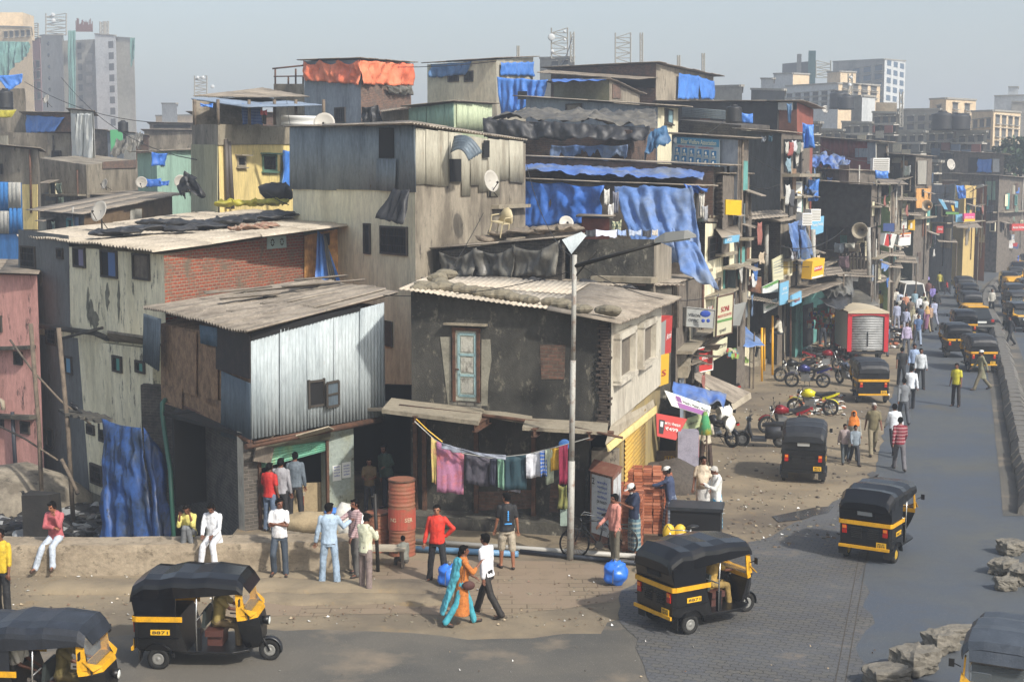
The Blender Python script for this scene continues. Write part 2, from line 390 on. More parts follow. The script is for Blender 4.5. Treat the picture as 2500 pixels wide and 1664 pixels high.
def window(F,x0,y0,x1,y1,kind='grille',fm=None,pm=None,name='window',bars=4,sh=None,parent=None):
 cen,w_,h_=F.rect(x0,y0,x1,y1);t_=min(.07,w_*.12);par=parent or F.own;fm=fm or M['frame_dark'];b=BM()
 for sx in(-1,1):F.fb(b,cen+F.u*sx*(w_/2-t_/2),t_,h_,.07)
 for sz in(-1,1):F.fb(b,cen+Vector((0,0,sz*(h_/2-t_/2))),w_-2*t_,t_,.07)
 if kind=='sill' or kind=='hood':
  F.fb(b,cen+Vector((0,0,-h_/2-.04)),w_+.16,.06,.14)
 if kind=='hood':F.fb(b,cen+Vector((0,0,h_/2+.05)),w_+.3,.06,.32)
 fr=obj(name,b,fm,par)
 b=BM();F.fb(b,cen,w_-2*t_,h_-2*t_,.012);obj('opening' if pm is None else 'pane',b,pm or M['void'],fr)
 if kind in('grille','hood','bars'):
  b=BM()
  for i in range(1,bars):F.fb(b,cen+F.u*(w_*(i/bars-.5)),.018,h_-2*t_,.02,.045)
  for i in range(1,3):F.fb(b,cen+Vector((0,0,h_*(i/3-.5))),w_-2*t_,.018,.02,.067)
  obj('bars',b,M['iron'],fr)
 if sh:
  b=BM();F.fb(b,cen+F.u*(w_*.22),w_*.45,h_-2*t_,.03,.02);obj('shutter_leaf',b,sh,fr)
 return fr
def put(F,name,pts,off,thick,mat,par=None,label=None):
 b=BM();F.poly(b,pts,off,thick);o=obj(name,b,mat,par or F.own)
 if label:o['label']=label
 return o
def rectput(F,name,x0,y0,x1,y1,off,thick,mat,par=None,label=None):
 c,w_,h_=F.rect(x0,y0,x1,y1);b=BM();F.fb(b,c,w_,h_,thick,off);o=obj(name,b,mat,par or F.own)
 if label:o['label']=label
 return o
def tinwall(F,pts,off,mat,lam=.09,amp=.013,name='tin_sheet',cell=(.8,3.0),par=None,dirn='u',jit=.012,label=None):
 """corrugated sheets over a quad TL,TR,BR,BL (pixels) on a face"""
 b=BM();P=[F.hit(x,y,off)for x,y in pts];corr(b,*P,lam=lam,amp=amp,dirn=dirn,cell=cell,jit=jit)
 o=obj(name,b,mat,par or F.own,solid=.006)
 if label:o['label']=label
 return o
def cloth(name,P,mat,label=None,cat=None,group=None,folds=5,amp=.05,sag=.12,rag=.04,seed=None,nu=None,nv=None,par=None,thick=.008,wr=.02):
 """hanging sheet over four 3D corners TL,TR,BR,BL: vertical folds, sag between fixings, ragged hem"""
 sd=seed if seed is not None else rnd.random()*100
 lu=((P[1]-P[0]).length+(P[2]-P[3]).length)/2;lv=((P[3]-P[0]).length+(P[2]-P[1]).length)/2
 nu=nu or min(90,max(10,int(lu/.09)));nv=nv or min(60,max(6,int(lv/.12)))
 ph=[rnd.random()*6 for _ in range(3)]
 def f(u,v):
  e=min(1,v*2.5+.15)
  dn=amp*e*(2.2*noise.noise(Vector((u*folds*2.2+.5*v,v*1.1,sd)))+1.2*noise.noise(Vector((u*folds*5-v,v*1.5+4,sd)))+.35*math.sin(u*folds*6.28+ph[0]+3*noise.noise(Vector((u*3,v*2,sd)))))+wr*2*noise.noise(Vector((u*lu*2.3,v*lv*1.6,sd)))+wr*noise.noise(Vector((u*lu*6,v*lv*5,sd+5)))+amp*1.2
  dv=sag*(1-v)*abs(math.sin(u*PI*max(1,round(lu/1.6))))*.5+rag*v*(noise.noise(Vector((u*lu*1.7,3,sd)))*2+noise.noise(Vector((u*lu*7,9,sd))))
  du=wr*noise.noise(Vector((u*5,v*lv*2,sd+9)))
  return du,dv,dn
 b=BM();sheet(b,*P,nu,nv,f)
 o=obj(name,b,mat,par,solid=thick)
 if cat:tag(o,label,cat,group)
 return o
def fcloth(F,name,pts,mat,label,cat='tarpaulin',off=.06,group=None,**kw):
 return cloth(name,[F.hit(x,y,off)for x,y in pts],mat,label,cat,group,**kw)
def pcloth(name,pts,mat,label,cat='tarpaulin',group=None,**kw):
 """pts = (px, py, Y)"""
 return cloth(name,[V(*p)for p in pts],mat,label,cat,group,**kw)
mk('slab','8c8375','5f584c',.6,1.5,c3='a79e8d',amt3=.3)
mk('asb','948a7c','736a5e',.6,1.2,sz=.3,c3='a3998a',amt3=.35,bump=.4)
mk('asb_light','b9ae9c','8f8576',.4,1.1,c3='c9c0b0',amt3=.4)
mk('asb_dark','857b6d','645b50',.6,1.3,c3='94897a',amt3=.3)
mk('tin','808a8f','646d72',.6,1.4,sz=.25,rough=.55,metal=.25,c3='6b4e3a',amt3=.16,bump=.1)
mk('tin_white','a3acaf','8a9498',.55,1.6,sz=.2,rough=.65,metal=.05,c3='7a5a42',amt3=.12,bump=.1)
mk('tin_pale','a9a595','857f70',.6,1.5,sz=.2,rough=.6,metal=.1,c3='8a6144',amt3=.2,bump=.1)
mk('tin_dark','5d6a74','48525a',.6,2,sz=.2,rough=.55,metal=.25,bump=.1)
mk('tin_rust','6e4a34','4c3528',.6,2,sz=.2,bump=.2)
mk('tin_green','8fb09c','7a9a8a',.5,1.4,sz=.2,rough=.6,bump=.1)
mk('tin_pale_green','b5c0a0','9aa78c',.5,1.4,sz=.2,rough=.6,bump=.1)
mk('tin_red','7c3a38','5e2c2b',.5,1.4,sz=.2,rough=.6,bump=.1)
mk('tin_blue','3f7fc0','34699e',.4,1.4,sz=.2,rough=.5,bump=.1)
mk('grey_plaster','948b7b','675f52',.7,.9,sz=.35,c3='3f3a34',amt3=.36,bump=.7)
mk('pale_plaster','aba696','8b8575',.5,.9,sz=.3,c3='6d675b',amt3=.15)
mk('dark_plaster','46443e','2f2e2a',.7,.9,sz=.6,c3='706b5e',amt3=.4,bump=.7)
mk('darkgrey_plaster','66696a','4d5051',.6,.9,sz=.35,c3='2f302f',amt3=.25)
mk('cream','e6dfc2','c9c1a2',.5,.8,sz=.3,c3='45423a',amt3=.42,bump=.3)
mk('cream_clean','ddd6b8','c4bc9e',.5,.7,sz=.3,c3='7b7665',amt3=.1,bump=.2)
mk('yellow_wall','dcc684','c8b47c',.55,.8,sz=.22,c3='8c8064',amt3=.22,bump=.3)
mk('pink_wall','c8948a','aa7a70',.5,.8,sz=.3,c3='4b3f3b',amt3=.38,bump=.3)
mk('mint_wall','9dbfae','86a596',.5,1,sz=.2,bump=.2)
mk('blue_grey','88909a','6f7780',.5,1,sz=.3,c3='595f66',amt3=.2)
mk('white_lit','bdb7a8','8f877a',.55,.9,sz=.4,c3='6f6653',amt3=.25,bump=.3)
mk('mottled','56534a','312f2b',.7,1.3,sz=.6,c3='8e897b',amt3=.4,bump=.9,bs=14)
mk('concrete','8f8674','6f6757',.5,1.2,sz=.7,c3='57503f',amt3=.25,bump=.5)
mk('concrete_pale','a69c89','857b69',.5,1.2,c3='6b6353',amt3=.2,bump=.4)
mk('far_grey','928f86','7c7a73',.5,.3,bump=0);mk('far_cream','c9b596','b39f82',.5,.3,bump=0);mk('far_white','b9bcbc','a0a4a5',.4,.3,bump=0)
mk('far_pink','b08684','9c7775',.4,.3,bump=0);mk('far_dark','585959','474848',.5,.3,bump=0);mk('far_concrete','aaa69c','959187',.5,.12,bump=0)
mkbrick('brick_red','9a4a30','7c4435','8a7d6b','6a5f50',.4,w=.25,h=.1,ms=.017)
mkbrick('brick_far','7d5c4c','62493f','6f665a','57504a',.5)
mkbrick('brick_dark','55504a','433f3a','625c54','37342f',.5)
mkbrick('brick_brown','6b4f42','55443b','5e5449','38322d',.5)
mkwood('ply','8a6c52','b08f6e','6f563d');mkwood('ply_orange','dca25a','e3ae68','c98f50',sc=.5);mkwood('plank','6a6258','857a6c','544d45',sc=2)
mkwood('plank_dark','403f3e','5a5856','323130',sc=2)
mk('tarp_blue','3567b8','2d5698',.4,.7,rough=.45,c3='4f78b8',amt3=.1,bump=.7,bs=7)
mk('tarp_bright','4279c8','3668b0',.4,1.3,rough=.45,bump=.4,bs=10)
mk('tarp_dusty','5676ac','7c8796',.55,.5,rough=.6,c3='46689f',amt3=.1,bump=.4,bs=9)
mk('tarp_dirty','2b4f8a','253348',.7,2.2,sz=.4,rough=.5,c3='1c2530',amt3=.42,bump=.6,bs=14)
mk('tarp_black','26272a','3a3a3b',.5,1.6,rough=.55,c3='4a4a48',amt3=.2,bump=.5,bs=10)
mk('tarp_grey','57554f','7a776e',.5,1.4,sz=.5,rough=.45,c3='3f3d39',amt3=.25,bump=.5,bs=10)
mk('tarp_orange','dc7c58','d8694a',.5,.5,sz=.6,rough=.6,bump=.4)
mk('tarp_yellow','a9a02e','7f7a2a',.5,2,rough=.5,bump=.4);mk('tarp_white','b8b6ae','94928a',.5,1.5,rough=.6,bump=.4)
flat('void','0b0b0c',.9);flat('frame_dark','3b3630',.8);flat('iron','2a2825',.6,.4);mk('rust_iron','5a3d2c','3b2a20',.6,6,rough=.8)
flat('glass_dark','1a2024',.15);flat('steel_pole','8d8d88',.5,.3);mk('pole_paint','9d9c95','6e4f3a',.38,5,rough=.6,bump=.1)
flat('white_paint','d6d6d2',.5);flat('black','101012',.5);flat('black_gloss','0c0d10',.22);flat('red_paint','b3202a',.45);flat('yellow_paint','d9a013',.45)
mk('bamboo','6d6153','4a4239',.6,5);mk('soil','6b5a48','55483a',.5,2)
mk('tank_black','1b1c1e','2b2c2d',.4,2,rough=.55);flat('dish','aba79e',.5)
flat('sign_white','c9ccc8',.6);flat('sign_blue','3f7fae',.6);flat('ink','22242a',.7);flat('ink_red','a81f2c',.7);flat('ink_blue','1f3f93',.7);flat('ink_green','2a7a4a',.7)
mk('brickpile_dark','7d4630','6b3c2a',.5,5);mk('brickpile_pale','b5765a','a2664a',.5,5);mk('brickpile','9c5a3c','85482f',.5,5,c3='b57050',amt3=.3,bump=.5)
mk('sack','97876a','7a6b52',.5,3,bump=.6,bs=80);mk('stone','77705f','544e42',.5,3,bump=.8,bs=8)
mk('skin','6b4330','5a3827',.4,6,rough=.55,bump=0);mk('skin_light','8a5b42','7a4e38',.4,6,rough=.55,bump=0)
flat('hair','0b0908',.9,spec=.1);flat('hair_white','a5a29c',.8);flat('dark_feature','1c110d',.6)
def gpoly(name,pts,z,mat,label,world=False,jit=0):
 """flat sheet from ground pixels, edge subdivided and roughened"""
 P=[]
 n=len(pts)
 for i in range(n):
  a,c=pts[i],pts[(i+1)%n];A=Vector(a+(0,))if world else G(*a);Cc=Vector(c+(0,))if world else G(*c)
  k=max(1,int((Cc-A).length/.5))if jit else 1
  k=min(k,80)
  d=(Cc-A);pn=Vector((-d.y,d.x,0)).normalized()
  for j in range(k):
   p=A+d*(j/k)
   if jit:p+=pn*jit*noise.noise(p*1.1)
   P.append(p)
 b=BM();vs=[b.verts.new((p.x,p.y,z))for p in P];f=b.faces.new(vs);f.normal_update()
 if f.normal.z<0:f.normal_flip()
 bmesh.ops.triangulate(b,faces=b.faces)
 o=obj(name,b,mat,center=False);tag(o,label,None,kind='structure');return o
def mkground():
 m,t,b=nt('dirt');N=t.nodes.new;L=t.links.new
 co=N('ShaderNodeTexCoord');o=co.outputs['Object']
 def nz(s,d=8,r=.6):
  n=N('ShaderNodeTexNoise');n.inputs['Scale'].default_value=s;n.inputs['Detail'].default_value=d;n.inputs['Roughness'].default_value=r;L(o,n.inputs[0]);return n.outputs[0]
 def mixc(f,a,c,lo,hi):
  r=N('ShaderNodeMapRange');r.inputs[1].default_value=lo;r.inputs[2].default_value=hi;L(f,r.inputs[0])
  x=N('ShaderNodeMix');x.data_type='RGBA';L(r.outputs[0],x.inputs[0])
  if isinstance(a,str):x.inputs[6].default_value=lin(a)
  else:L(a,x.inputs[6])
  x.inputs[7].default_value=lin(c);return x.outputs[2]
 c=mixc(nz(.5),'857862','6b6151',.4,.62)
 c=mixc(nz(.16),c,'5d5448',.5,.62)
 c=mixc(nz(1.1,10,.7),c,'857050',.58,.7)
 c=mixc(nz(14,4,.8),c,'574c3f',.6,.72)
 c=mixc(nz(38,2,.5),c,'b8ad9b',.74,.78)
 L(c,b.inputs[0]);b.inputs['Roughness'].default_value=.95
 bp=N('ShaderNodeBump');bp.inputs['Strength'].default_value=.7;bp.inputs['Distance'].default_value=.04;L(nz(5,9,.7),bp.inputs['Height']);L(bp.outputs[0],b.inputs['Normal'])
 M['dirt']=m
 m,t,b=nt('asphalt');N=t.nodes.new;L=t.links.new
 co=N('ShaderNodeTexCoord');o=co.outputs['Object']
 c=mixc(nz(.22,6),'424a55','50524f',.42,.62)
 c=mixc(nz(60,2,.6),c,'666a6e',.6,.7);c=mixc(nz(2.2,12,.75),c,'474b50',.5,.62);c=mixc(nz(.35,5,.5),c,'525048',.6,.72)
 c=mixc(nz(90,2,.6),c,'33363a',.62,.7)
 c=mixc(nz(.9,10,.7),c,'464a4f',.56,.66)
 L(c,b.inputs[0]);b.inputs['Roughness'].default_value=.72
 bp=N('ShaderNodeBump');bp.inputs['Strength'].default_value=.5;bp.inputs['Distance'].default_value=.01;L(nz(70,3),bp.inputs['Height']);L(bp.outputs[0],b.inputs['Normal'])
 M['asphalt']=m
 m,t,b=nt('asphalt_dusty');N=t.nodes.new;L=t.links.new
 co=N('ShaderNodeTexCoord');o=co.outputs['Object']
 c=mixc(nz(.3,6),'5c5850','494844',.42,.62)
 c=mixc(nz(60,2,.6),c,'8a867d',.63,.72);c=mixc(nz(90,2,.6),c,'403e3b',.62,.7);c=mixc(nz(.5,8,.6),c,'7d7160',.54,.7)
 L(c,b.inputs[0]);b.inputs['Roughness'].default_value=.85
 bp=N('ShaderNodeBump');bp.inputs['Strength'].default_value=.5;bp.inputs['Distance'].default_value=.01;L(nz(70,3),bp.inputs['Height']);L(bp.outputs[0],b.inputs['Normal'])
 M['asphalt_dusty']=m
 m,t,b=nt('pavers');N=t.nodes.new;L=t.links.new
 co=N('ShaderNodeTexCoord');o=co.outputs['Object']
 mp=N('ShaderNodeMapping');mp.inputs['Rotation'].default_value=(0,0,.35);L(o,mp.inputs[0])
 sx=N('ShaderNodeSeparateXYZ');L(mp.outputs[0],sx.inputs[0])
 def mth(op,a,b_=None):
  n=N('ShaderNodeMath');n.operation=op
  for i,q in enumerate((a,b_)):
   if q is None:continue
   if isinstance(q,(int,float)):n.inputs[i].default_value=q
   else:L(q,n.inputs[i])
  return n.outputs[0]
 wig=mth('MULTIPLY',mth('PINGPONG',sx.outputs[0],.075),.5)
 wig2=mth('MULTIPLY',mth('PINGPONG',sx.outputs[1],.06),.5)
 cx=N('ShaderNodeCombineXYZ');L(mth('ADD',sx.outputs[0],wig2),cx.inputs[0]);L(mth('ADD',sx.outputs[1],wig),cx.inputs[1])
 br=N('ShaderNodeTexBrick');br.inputs['Scale'].default_value=1;br.inputs['Brick Width'].default_value=.24;br.inputs['Row Height'].default_value=.15;br.inputs['Mortar Size'].default_value=.009
 br.inputs['Color1'].default_value=lin('55534e');br.inputs['Color2'].default_value=lin('4a4b4e');br.inputs['Mortar'].default_value=lin('2b2a28');L(cx.outputs[0],br.inputs[0])
 c=mixc(nz(.35,6),br.outputs[0],'55585c',.45,.7)
 x=N('ShaderNodeMix');x.data_type='RGBA';x.inputs[0].default_value=.68;L(br.outputs[0],x.inputs[6]);L(c,x.inputs[7]);c=mixc(nz(50,3,.6),x.outputs[2],'7e7a70',.64,.75)
 c=mixc(nz(.7,8,.65),c,'74695a',.58,.74)
 L(c,b.inputs[0]);b.inputs['Roughness'].default_value=.8
 bp=N('ShaderNodeBump');bp.inputs['Strength'].default_value=.6;bp.inputs['Distance'].default_value=.01;bp.invert=True;L(br.outputs['Fac'],bp.inputs['Height']);L(bp.outputs[0],b.inputs['Normal'])
 M['pavers']=m
 m,t,b=nt('brokenpav');N=t.nodes.new;L=t.links.new
 co=N('ShaderNodeTexCoord');o=co.outputs['Object']
 br=N('ShaderNodeTexBrick');br.inputs['Scale'].default_value=1;br.inputs['Brick Width'].default_value=.6;br.inputs['Row Height'].default_value=.3;br.inputs['Mortar Size'].default_value=.012
 br.inputs['Color1'].default_value=lin('82745f');br.inputs['Color2'].default_value=lin('766755');br.inputs['Mortar'].default_value=lin('544838');L(o,br.inputs[0])
 c=mixc(nz(.6),br.outputs[0],'82725f',.42,.56);c=mixc(nz(30,3,.6),c,'b3a794',.7,.76);c=mixc(nz(1.3,9,.7),c,'5d5143',.6,.72)
 L(c,b.inputs[0]);b.inputs['Roughness'].default_value=.93
 bp=N('ShaderNodeBump');bp.inputs['Strength'].default_value=.6;bp.inputs['Distance'].default_value=.03;L(nz(5,9,.7),bp.inputs['Height']);L(bp.outputs[0],b.inputs['Normal'])
 M['brokenpav']=m
mkground()
flat('water_black','0d0e0f',.12);mk('oil_stain','3f3a33','4a443b',.5,3)
mk('puddle','3a3a3a','4a4640',.5,2,rough=.12)
PX0,PX1,PY0,PY1=-70,-6.75,31.75,62
b=BM()
def gs(x0,y0,x1,y1,n=1):
 vs=[b.verts.new(p)for p in((x0,y0,0),(x1,y0,0),(x1,y1,0),(x0,y1,0))];b.faces.new(vs)
gs(-900,-60,900,PY0);gs(-900,PY0,PX0,PY1);gs(PX1,PY0,900,PY1);gs(-900,PY1,900,1100)
tag(obj('ground',b,M['dirt'],center=False),'brown dirt ground under the whole settlement',None,kind='structure')
b=BM();ZP=-1.7
prism(b,[(PX0,PY0,ZP),(PX1,PY0,ZP),(PX1,PY1,ZP),(PX0,PY1,ZP)],(0,0,-.1))
for q in([(PX0,PY0,0),(PX1,PY0,0),(PX1,PY0,ZP),(PX0,PY0,ZP)],[(PX1,PY0,0),(PX1,PY1,0),(PX1,PY1,ZP),(PX1,PY0,ZP)],[(PX0,PY1,0),(PX1,PY1,0),(PX1,PY1,ZP),(PX0,PY1,ZP)]):
 b.faces.new([b.verts.new(p)for p in q])
mk('pit_mud','1d1b19','2b2824',.6,2,bump=.8,bs=6)
tag(obj('drain_bed',b,M['pit_mud'],center=False),'black muddy bed of the open drain behind the low wall',None,kind='structure')
b=BM();f=b.faces.new([b.verts.new(p)for p in((PX0,PY0,ZP+.15),(PX1,PY0,ZP+.15),(PX1,PY1,ZP+.15),(PX0,PY1,ZP+.15))])
tag(obj('drain_water',b,M['water_black'],center=False),'still black water in the open drain',None,kind='structure')
gpoly('road',[(2088,1500),(2045,1760),(3400,1760),(3400,700),(2900,640),(2560,590),(2490,615),(2400,640),(2330,675),(2290,710),(2265,750),(2240,800),(2210,880),(2180,960),(2160,1040),(2140,1140),(2125,1300)],.008,M['asphalt'],'smooth bluish asphalt road curving away to the right',jit=.12)
gpoly('forecourt_road',[(0,1585),(300,1550),(620,1535),(1000,1545),(1300,1560),(1460,1545),(1540,1500),(1700,1760),(-400,1780),(-400,1640)],.004,M['asphalt_dusty'],'dusty grey asphalt in the foreground',jit=.35)
gpoly('block_paving',[(1500,1478),(1560,1410),(1700,1350),(1880,1310),(2010,1245),(2135,1150),(2127,1300),(2112,1500),(2080,1760),(1600,1760),(1560,1560)],.012,M['pavers'],'grey interlocking block paving beside the asphalt',jit=.3)
for k,(a,c)in enumerate(((2099,2020),(2118,2046))):gpoly('road_joint',[(a,1345),(a+1.5,1345),(c+3,1760),(c,1760)],.016,M['oil_stain'],['left','right'][k]+' dark joint line between the paving and the asphalt')
gpoly('footpath',[(560,1420),(860,1405),(1000,1365),(1330,1370),(1540,1380),(1500,1470),(1250,1500),(900,1500),(560,1510)],.006,M['brokenpav'],'broken dusty footpath in front of the shops',jit=.3)
gpoly('puddle',[(1890,1262),(1930,1252),(1985,1240),(2035,1236),(2020,1252),(1960,1268),(1905,1275)],.018,M['puddle'],'wet muddy puddle at the edge of the paving',jit=.12)
b=BM()
for(x0,y0,x1,y1,h)in((60,1450,1090,1452,.10),(620,1475,1130,1478,.06),(330,1408,860,1412,.05)):
 A,Bq=G(x0,y0),G(x1,y1);n=60
 secs=[]
 for i in range(n+1):
  p=A.lerp(Bq,i/n);q=noise.noise(Vector((p.x*1.3,2,y0)))*.18;e=min(1,i/4,(n-i)/4)
  hh=h*e*(1+.8*noise.noise(Vector((p.x*2,7,y0))))
  secs.append([(p.x,p.y+q-.02,-.01),(p.x,p.y+q+.02,max(.005,hh)),(p.x,p.y+q+.7,max(.004,hh*.8)),(p.x,p.y+q+1.3,-.01)])
 loft(b,secs,closed=False,smooth=True)
tag(obj('bank',b,M['dirt'],center=False),'low eroded steps of packed earth along the footpath',None,kind='structure')
def lowwall():
 root=thing('low_wall','long low concrete wall along the drain with people sitting on it','wall',G(400,1400));b=BM();secs=[]
 xs=[-260,-100,0,120,240,360,480,600,720,800,852]
 for i,x in enumerate(xs):
  yb=1405-(x>300)*(x-300)*.02;p=G(x,yb);j=noise.noise(Vector((i*1.7,0,0)))*.03
  for k in range(1):pass
  secs.append([(p.x,p.y,-.05),(p.x,p.y+.02,.5+j),(p.x,p.y+.06,.66+j),(p.x,p.y+.72,.68+j),(p.x,p.y+.76,.5),(p.x,p.y+.8,-1.7)])
 S=[]
 for i in range(len(secs)-1):
  for k in range(6):
   S.append([tuple(a+(c-a)*k/6+(noise.noise(Vector((a,i*6+k,m_)))*.02 if q else 0)for q,(a,c)in enumerate(zip(u,v)))for m_,(u,v)in enumerate(zip(secs[i],secs[i+1]))])
 S.append(secs[-1]);loft(b,S);obj('coping_and_face',b,M['concrete_wall'],root)
mk('concrete_wall','968975','7a6e5c',.6,1.1,sz=1.5,c3='5f5545',amt3=.4,bump=.6,bs=14)
lowwall()
def facept(px,py,Y):return V(px,py,Y)
T1=building('tin_sided_shop','two storey shop with pale corrugated tin upper floor and half raised green shutter',(392,40),(612,33.6),(938,36.7),(790,830,745),[M['ply'],M['tin_white']],zb=2.4)
root=T1.root
b=BM();corr(b,V(348,752,40.6),V(760,683,44.5),V(972,712,37.3),V(606,812,33.0),dirn='v',cell=(1.1,2.4),jit=.035,lam=.19,amp=.042)
obj('roof',b,M['asb'],root,solid=.012)
b=BM()
for(x,y,Yy,l,w_,a)in((540,735,39,1.6,.5,.4),(600,718,40,2.2,.35,.5),(690,705,40,2.4,.3,.45),(640,748,38,1.8,.3,.5),(560,765,37,1.2,.4,.6),(720,690,41,1.5,.5,.3),(500,720,41,2,.3,.5)):
 p=V(x,y,Yy);u=Vector((math.cos(a),math.sin(a),.04));v=Vector((-math.sin(a),math.cos(a),0))
 for q in range(1):corr(b,p+v*w_/2+Vector((0,0,.05)),p+u*l+v*w_/2+Vector((0,0,.09)),p+u*l-v*w_/2+Vector((0,0,.12)),p-v*w_/2+Vector((0,0,.06)),dirn='v',cell=(9,9),jit=.02)
obj('loose_sheets',b,M['asb_dark'],root,solid=.01)
FL,FR=T1.L,T1.R
tinwall(FR,[(612,822),(938,738),(938,1016),(612,1073)],.03,M['tin_white'],lam=.11,amp=.019,name='tin_cladding',cell=(.85,9),jit=.02)
put(FR,'eave_gap',[(612,812),(700,790),(800,765),(880,748),(880,758),(800,778),(700,806),(612,832)],.05,.01,M['void'])
c,w_,h_=FR.rect(750,929,787,989);b=BM();FR.fb(b,c,w_,h_,.01,.05);wn=obj('window',b,M['void'],root)
b=BM()
for sx in(-1,1):FR.fb(b,c+FR.u*sx*w_/2,.05,h_+.1,.06,.04)
for sz in(-1,1):FR.fb(b,c+Vector((0,0,sz*h_/2)),w_,.05,.06,.04)
obj('frame',b,M['frame_dark'],wn)
c2,w2,h2=FR.rect(787,931,824,990);b=BM();rr=FR.rot()@Matrix.Rotation(-.25,3,'Z')
for dx,dz,ww,hh in((-w2/2,0,.06,h2),(w2/2,0,.06,h2),(0,h2/2,w2,.06),(0,-h2/2,w2,.06),(0,0,w2,.05)):
 box(b,c2+FR.n*.12+rr@Vector((dx,0,dz)),(ww,.04,hh),rr)
obj('window_leaf',b,M['frame_dark'],wn);b=BM();box(b,c2+FR.n*.11,(w2,.01,h2),rr);obj('leaf_panel',b,M['tin_dark'],wn)
b=BM()
for i,(x0,y0,x1,y1)in enumerate(((394,790,425,945),(423,800,455,950),(452,806,480,958),(478,815,508,968),(504,845,532,985),(395,938,445,982),(445,950,492,1000),(490,968,542,1030))):
 dy=(x1-x0)*.32
 FL.poly(b,[(x0,y0),(x1,y0+dy*.6),(x1,y1+dy),(x0,y1)],.02+.028*(i%3),.014)
obj('plywood_patch',b,M['ply'],root)
tinwall(FL,[(540,905),(611,935),(611,1080),(540,1062)],.09,M['tin_dark'],name='tin_skirt',amp=.012)
tinwall(FL,[(488,792),(530,800),(530,846),(490,838)],.08,mk('tin_slate','4c6478','3d5262',.5,2,rough=.6),name='tin_patch')
put(FL,'black_sheet',[(528,800),(611,815),(611,925),(528,900)],.07,.012,mk('sheet_black','2c2827','3a3230',.5,3))
b=BM();corr(b,V(352,765,39.8),V(392,778,39.0),V(388,905,39.0),V(350,880,39.8),lam=.12,amp=.03,cell=(2,3));obj('hanging_tin',b,M['tin_dark'],root,solid=.006)
b=BM();tube(b,[V(395,975,39.9),V(470,1000,37.6),V(612,1078,33.5)],.06);tube(b,[V(600,1090,33.2),V(932,1024,36.4)],.07);tube(b,[V(618,1080,33.3),V(935,1018,36.5)],.035)
obj('floor_beam',b,M['rust_iron'],root)
A,Bq=G(598,1296),G(864,1250);F1=Face(A,Bq,2.4,0,root);nb=-F1.n
A2=V(420,1000,41);A2.z=0
b=BM();prism(b,[A,A2,A2+Vector((0,0,2.5)),A+Vector((0,0,2.5))],Vector((.3,.2,0)));prism(b,[A+Vector((0,0,-1.8)),A2+Vector((0,0,-1.8)),A2,A],Vector((.3,.2,0)))
obj('brick_side_wall',b,M['brick_dark'],root)
b=BM();F1.fb(b,A+F1.u*.16+Vector((0,0,1.2)),.32,2.45,.3,-.3);obj('corner_pillar',b,M['white_lit'],root)
L1=F1.len;b=BM();F1.fb(b,A+F1.u*(L1-.38)+Vector((0,0,1.2)),.8,2.45,.3,-.3);obj('painted_pillar',b,mk('mint_stain','8c9690','8a8a70',.6,1.2,c3='58574e',amt3=.35,bump=.4),root)
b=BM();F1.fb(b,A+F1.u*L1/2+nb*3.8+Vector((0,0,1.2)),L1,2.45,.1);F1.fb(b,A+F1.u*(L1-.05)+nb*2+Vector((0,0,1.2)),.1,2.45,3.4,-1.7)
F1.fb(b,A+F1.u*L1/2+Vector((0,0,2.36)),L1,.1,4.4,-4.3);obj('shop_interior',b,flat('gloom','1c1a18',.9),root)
b=BM();tube(b,[A+F1.u*.4+Vector((0,0,2.15))+nb*-.05,A+F1.u*(L1-.8)+Vector((0,0,2.15))+nb*-.05],.17,14);obj('shutter_roll',b,mk('roll','6b6a58','4a4a3f',.5,3,rough=.6),root)
b=BM();u=F1.u;P0=A+u*.4+F1.n*.03;P1=A+u*(L1-.82)+F1.n*.03
sheet(b,P0+Vector((0,0,2.12)),P1+Vector((0,0,2.12)),P1+Vector((0,0,1.72)),P0+Vector((0,0,1.5)),4,48,lambda u_,v:(0,0,.012*math.sin(v*2*PI*8)))
sh=obj('shutter_curtain',b,mk('shutter_green','5f9a82','86935f',.55,1.5,sz=.5,rough=.6),root,solid=.01)
b=BM();
for P in(P0,P1):box(b,P+F1.n*.03+Vector((0,0,1.1)),(.07,.07,2.2),F1.rot())
obj('shutter_rail',b,M['rust_iron'],root)
b=BM();c=F1.hit(643,1108,.25);box(b,c,(.5,.05,.4),F1.rot()@Matrix.Rotation(.25,3,'Y'));tube(b,[c+Vector((0,0,.2)),c+Vector((.3,0,.5))],.012);obj('hanging_board',b,M['plank'],root)
b=BM();c=F1.hit(780,1062,.5);prism(b,[F1.hit(722,1064,.9),F1.hit(802,1042,.9),F1.hit(818,1050,.3),F1.hit(740,1073,.3)],(0,0,.03));obj('awning_board',b,M['concrete_pale'],root)
b=BM();c,w_,h_=F1.rect(811,1132,856,1168);
for s in(-1,1):F1.fb(b,c+F1.u*s*w_*.26+Vector((0,0,s*.02)),w_*.46,h_*1.05,.008,.006)
po=obj('poster',b,M['sign_white'],root)
for s in(-1,1):
 for i,q in enumerate(('बवासीर','भगंदर','अंडवृद्धी','फिशर')):text(q,'poster_lettering',M['ink_blue'],c+F1.u*s*w_*.26+Vector((0,0,h_*(.36-.2*i)))+F1.n*.014,F1.u,(0,0,1),h_*.13,po,w=w_*.34)
def stool():
 c=G(722,1262);r=thing('stool','rusty red metal stool with a piece of cloth, in the shop doorway','stool',c);b=BM()
 box(b,c+Vector((0,0,.62)),(.5,.36,.06));obj('seat',b,M['concrete_pale'],r)
 for sx in(-.22,.22):
  for sy in(-.15,.15):b=BM();box(b,c+Vector((sx,sy,.3)),(.035,.035,.6));obj('leg',b,mk('red_iron','8a3a2c','5a2c24',.5,6),r)
stool()
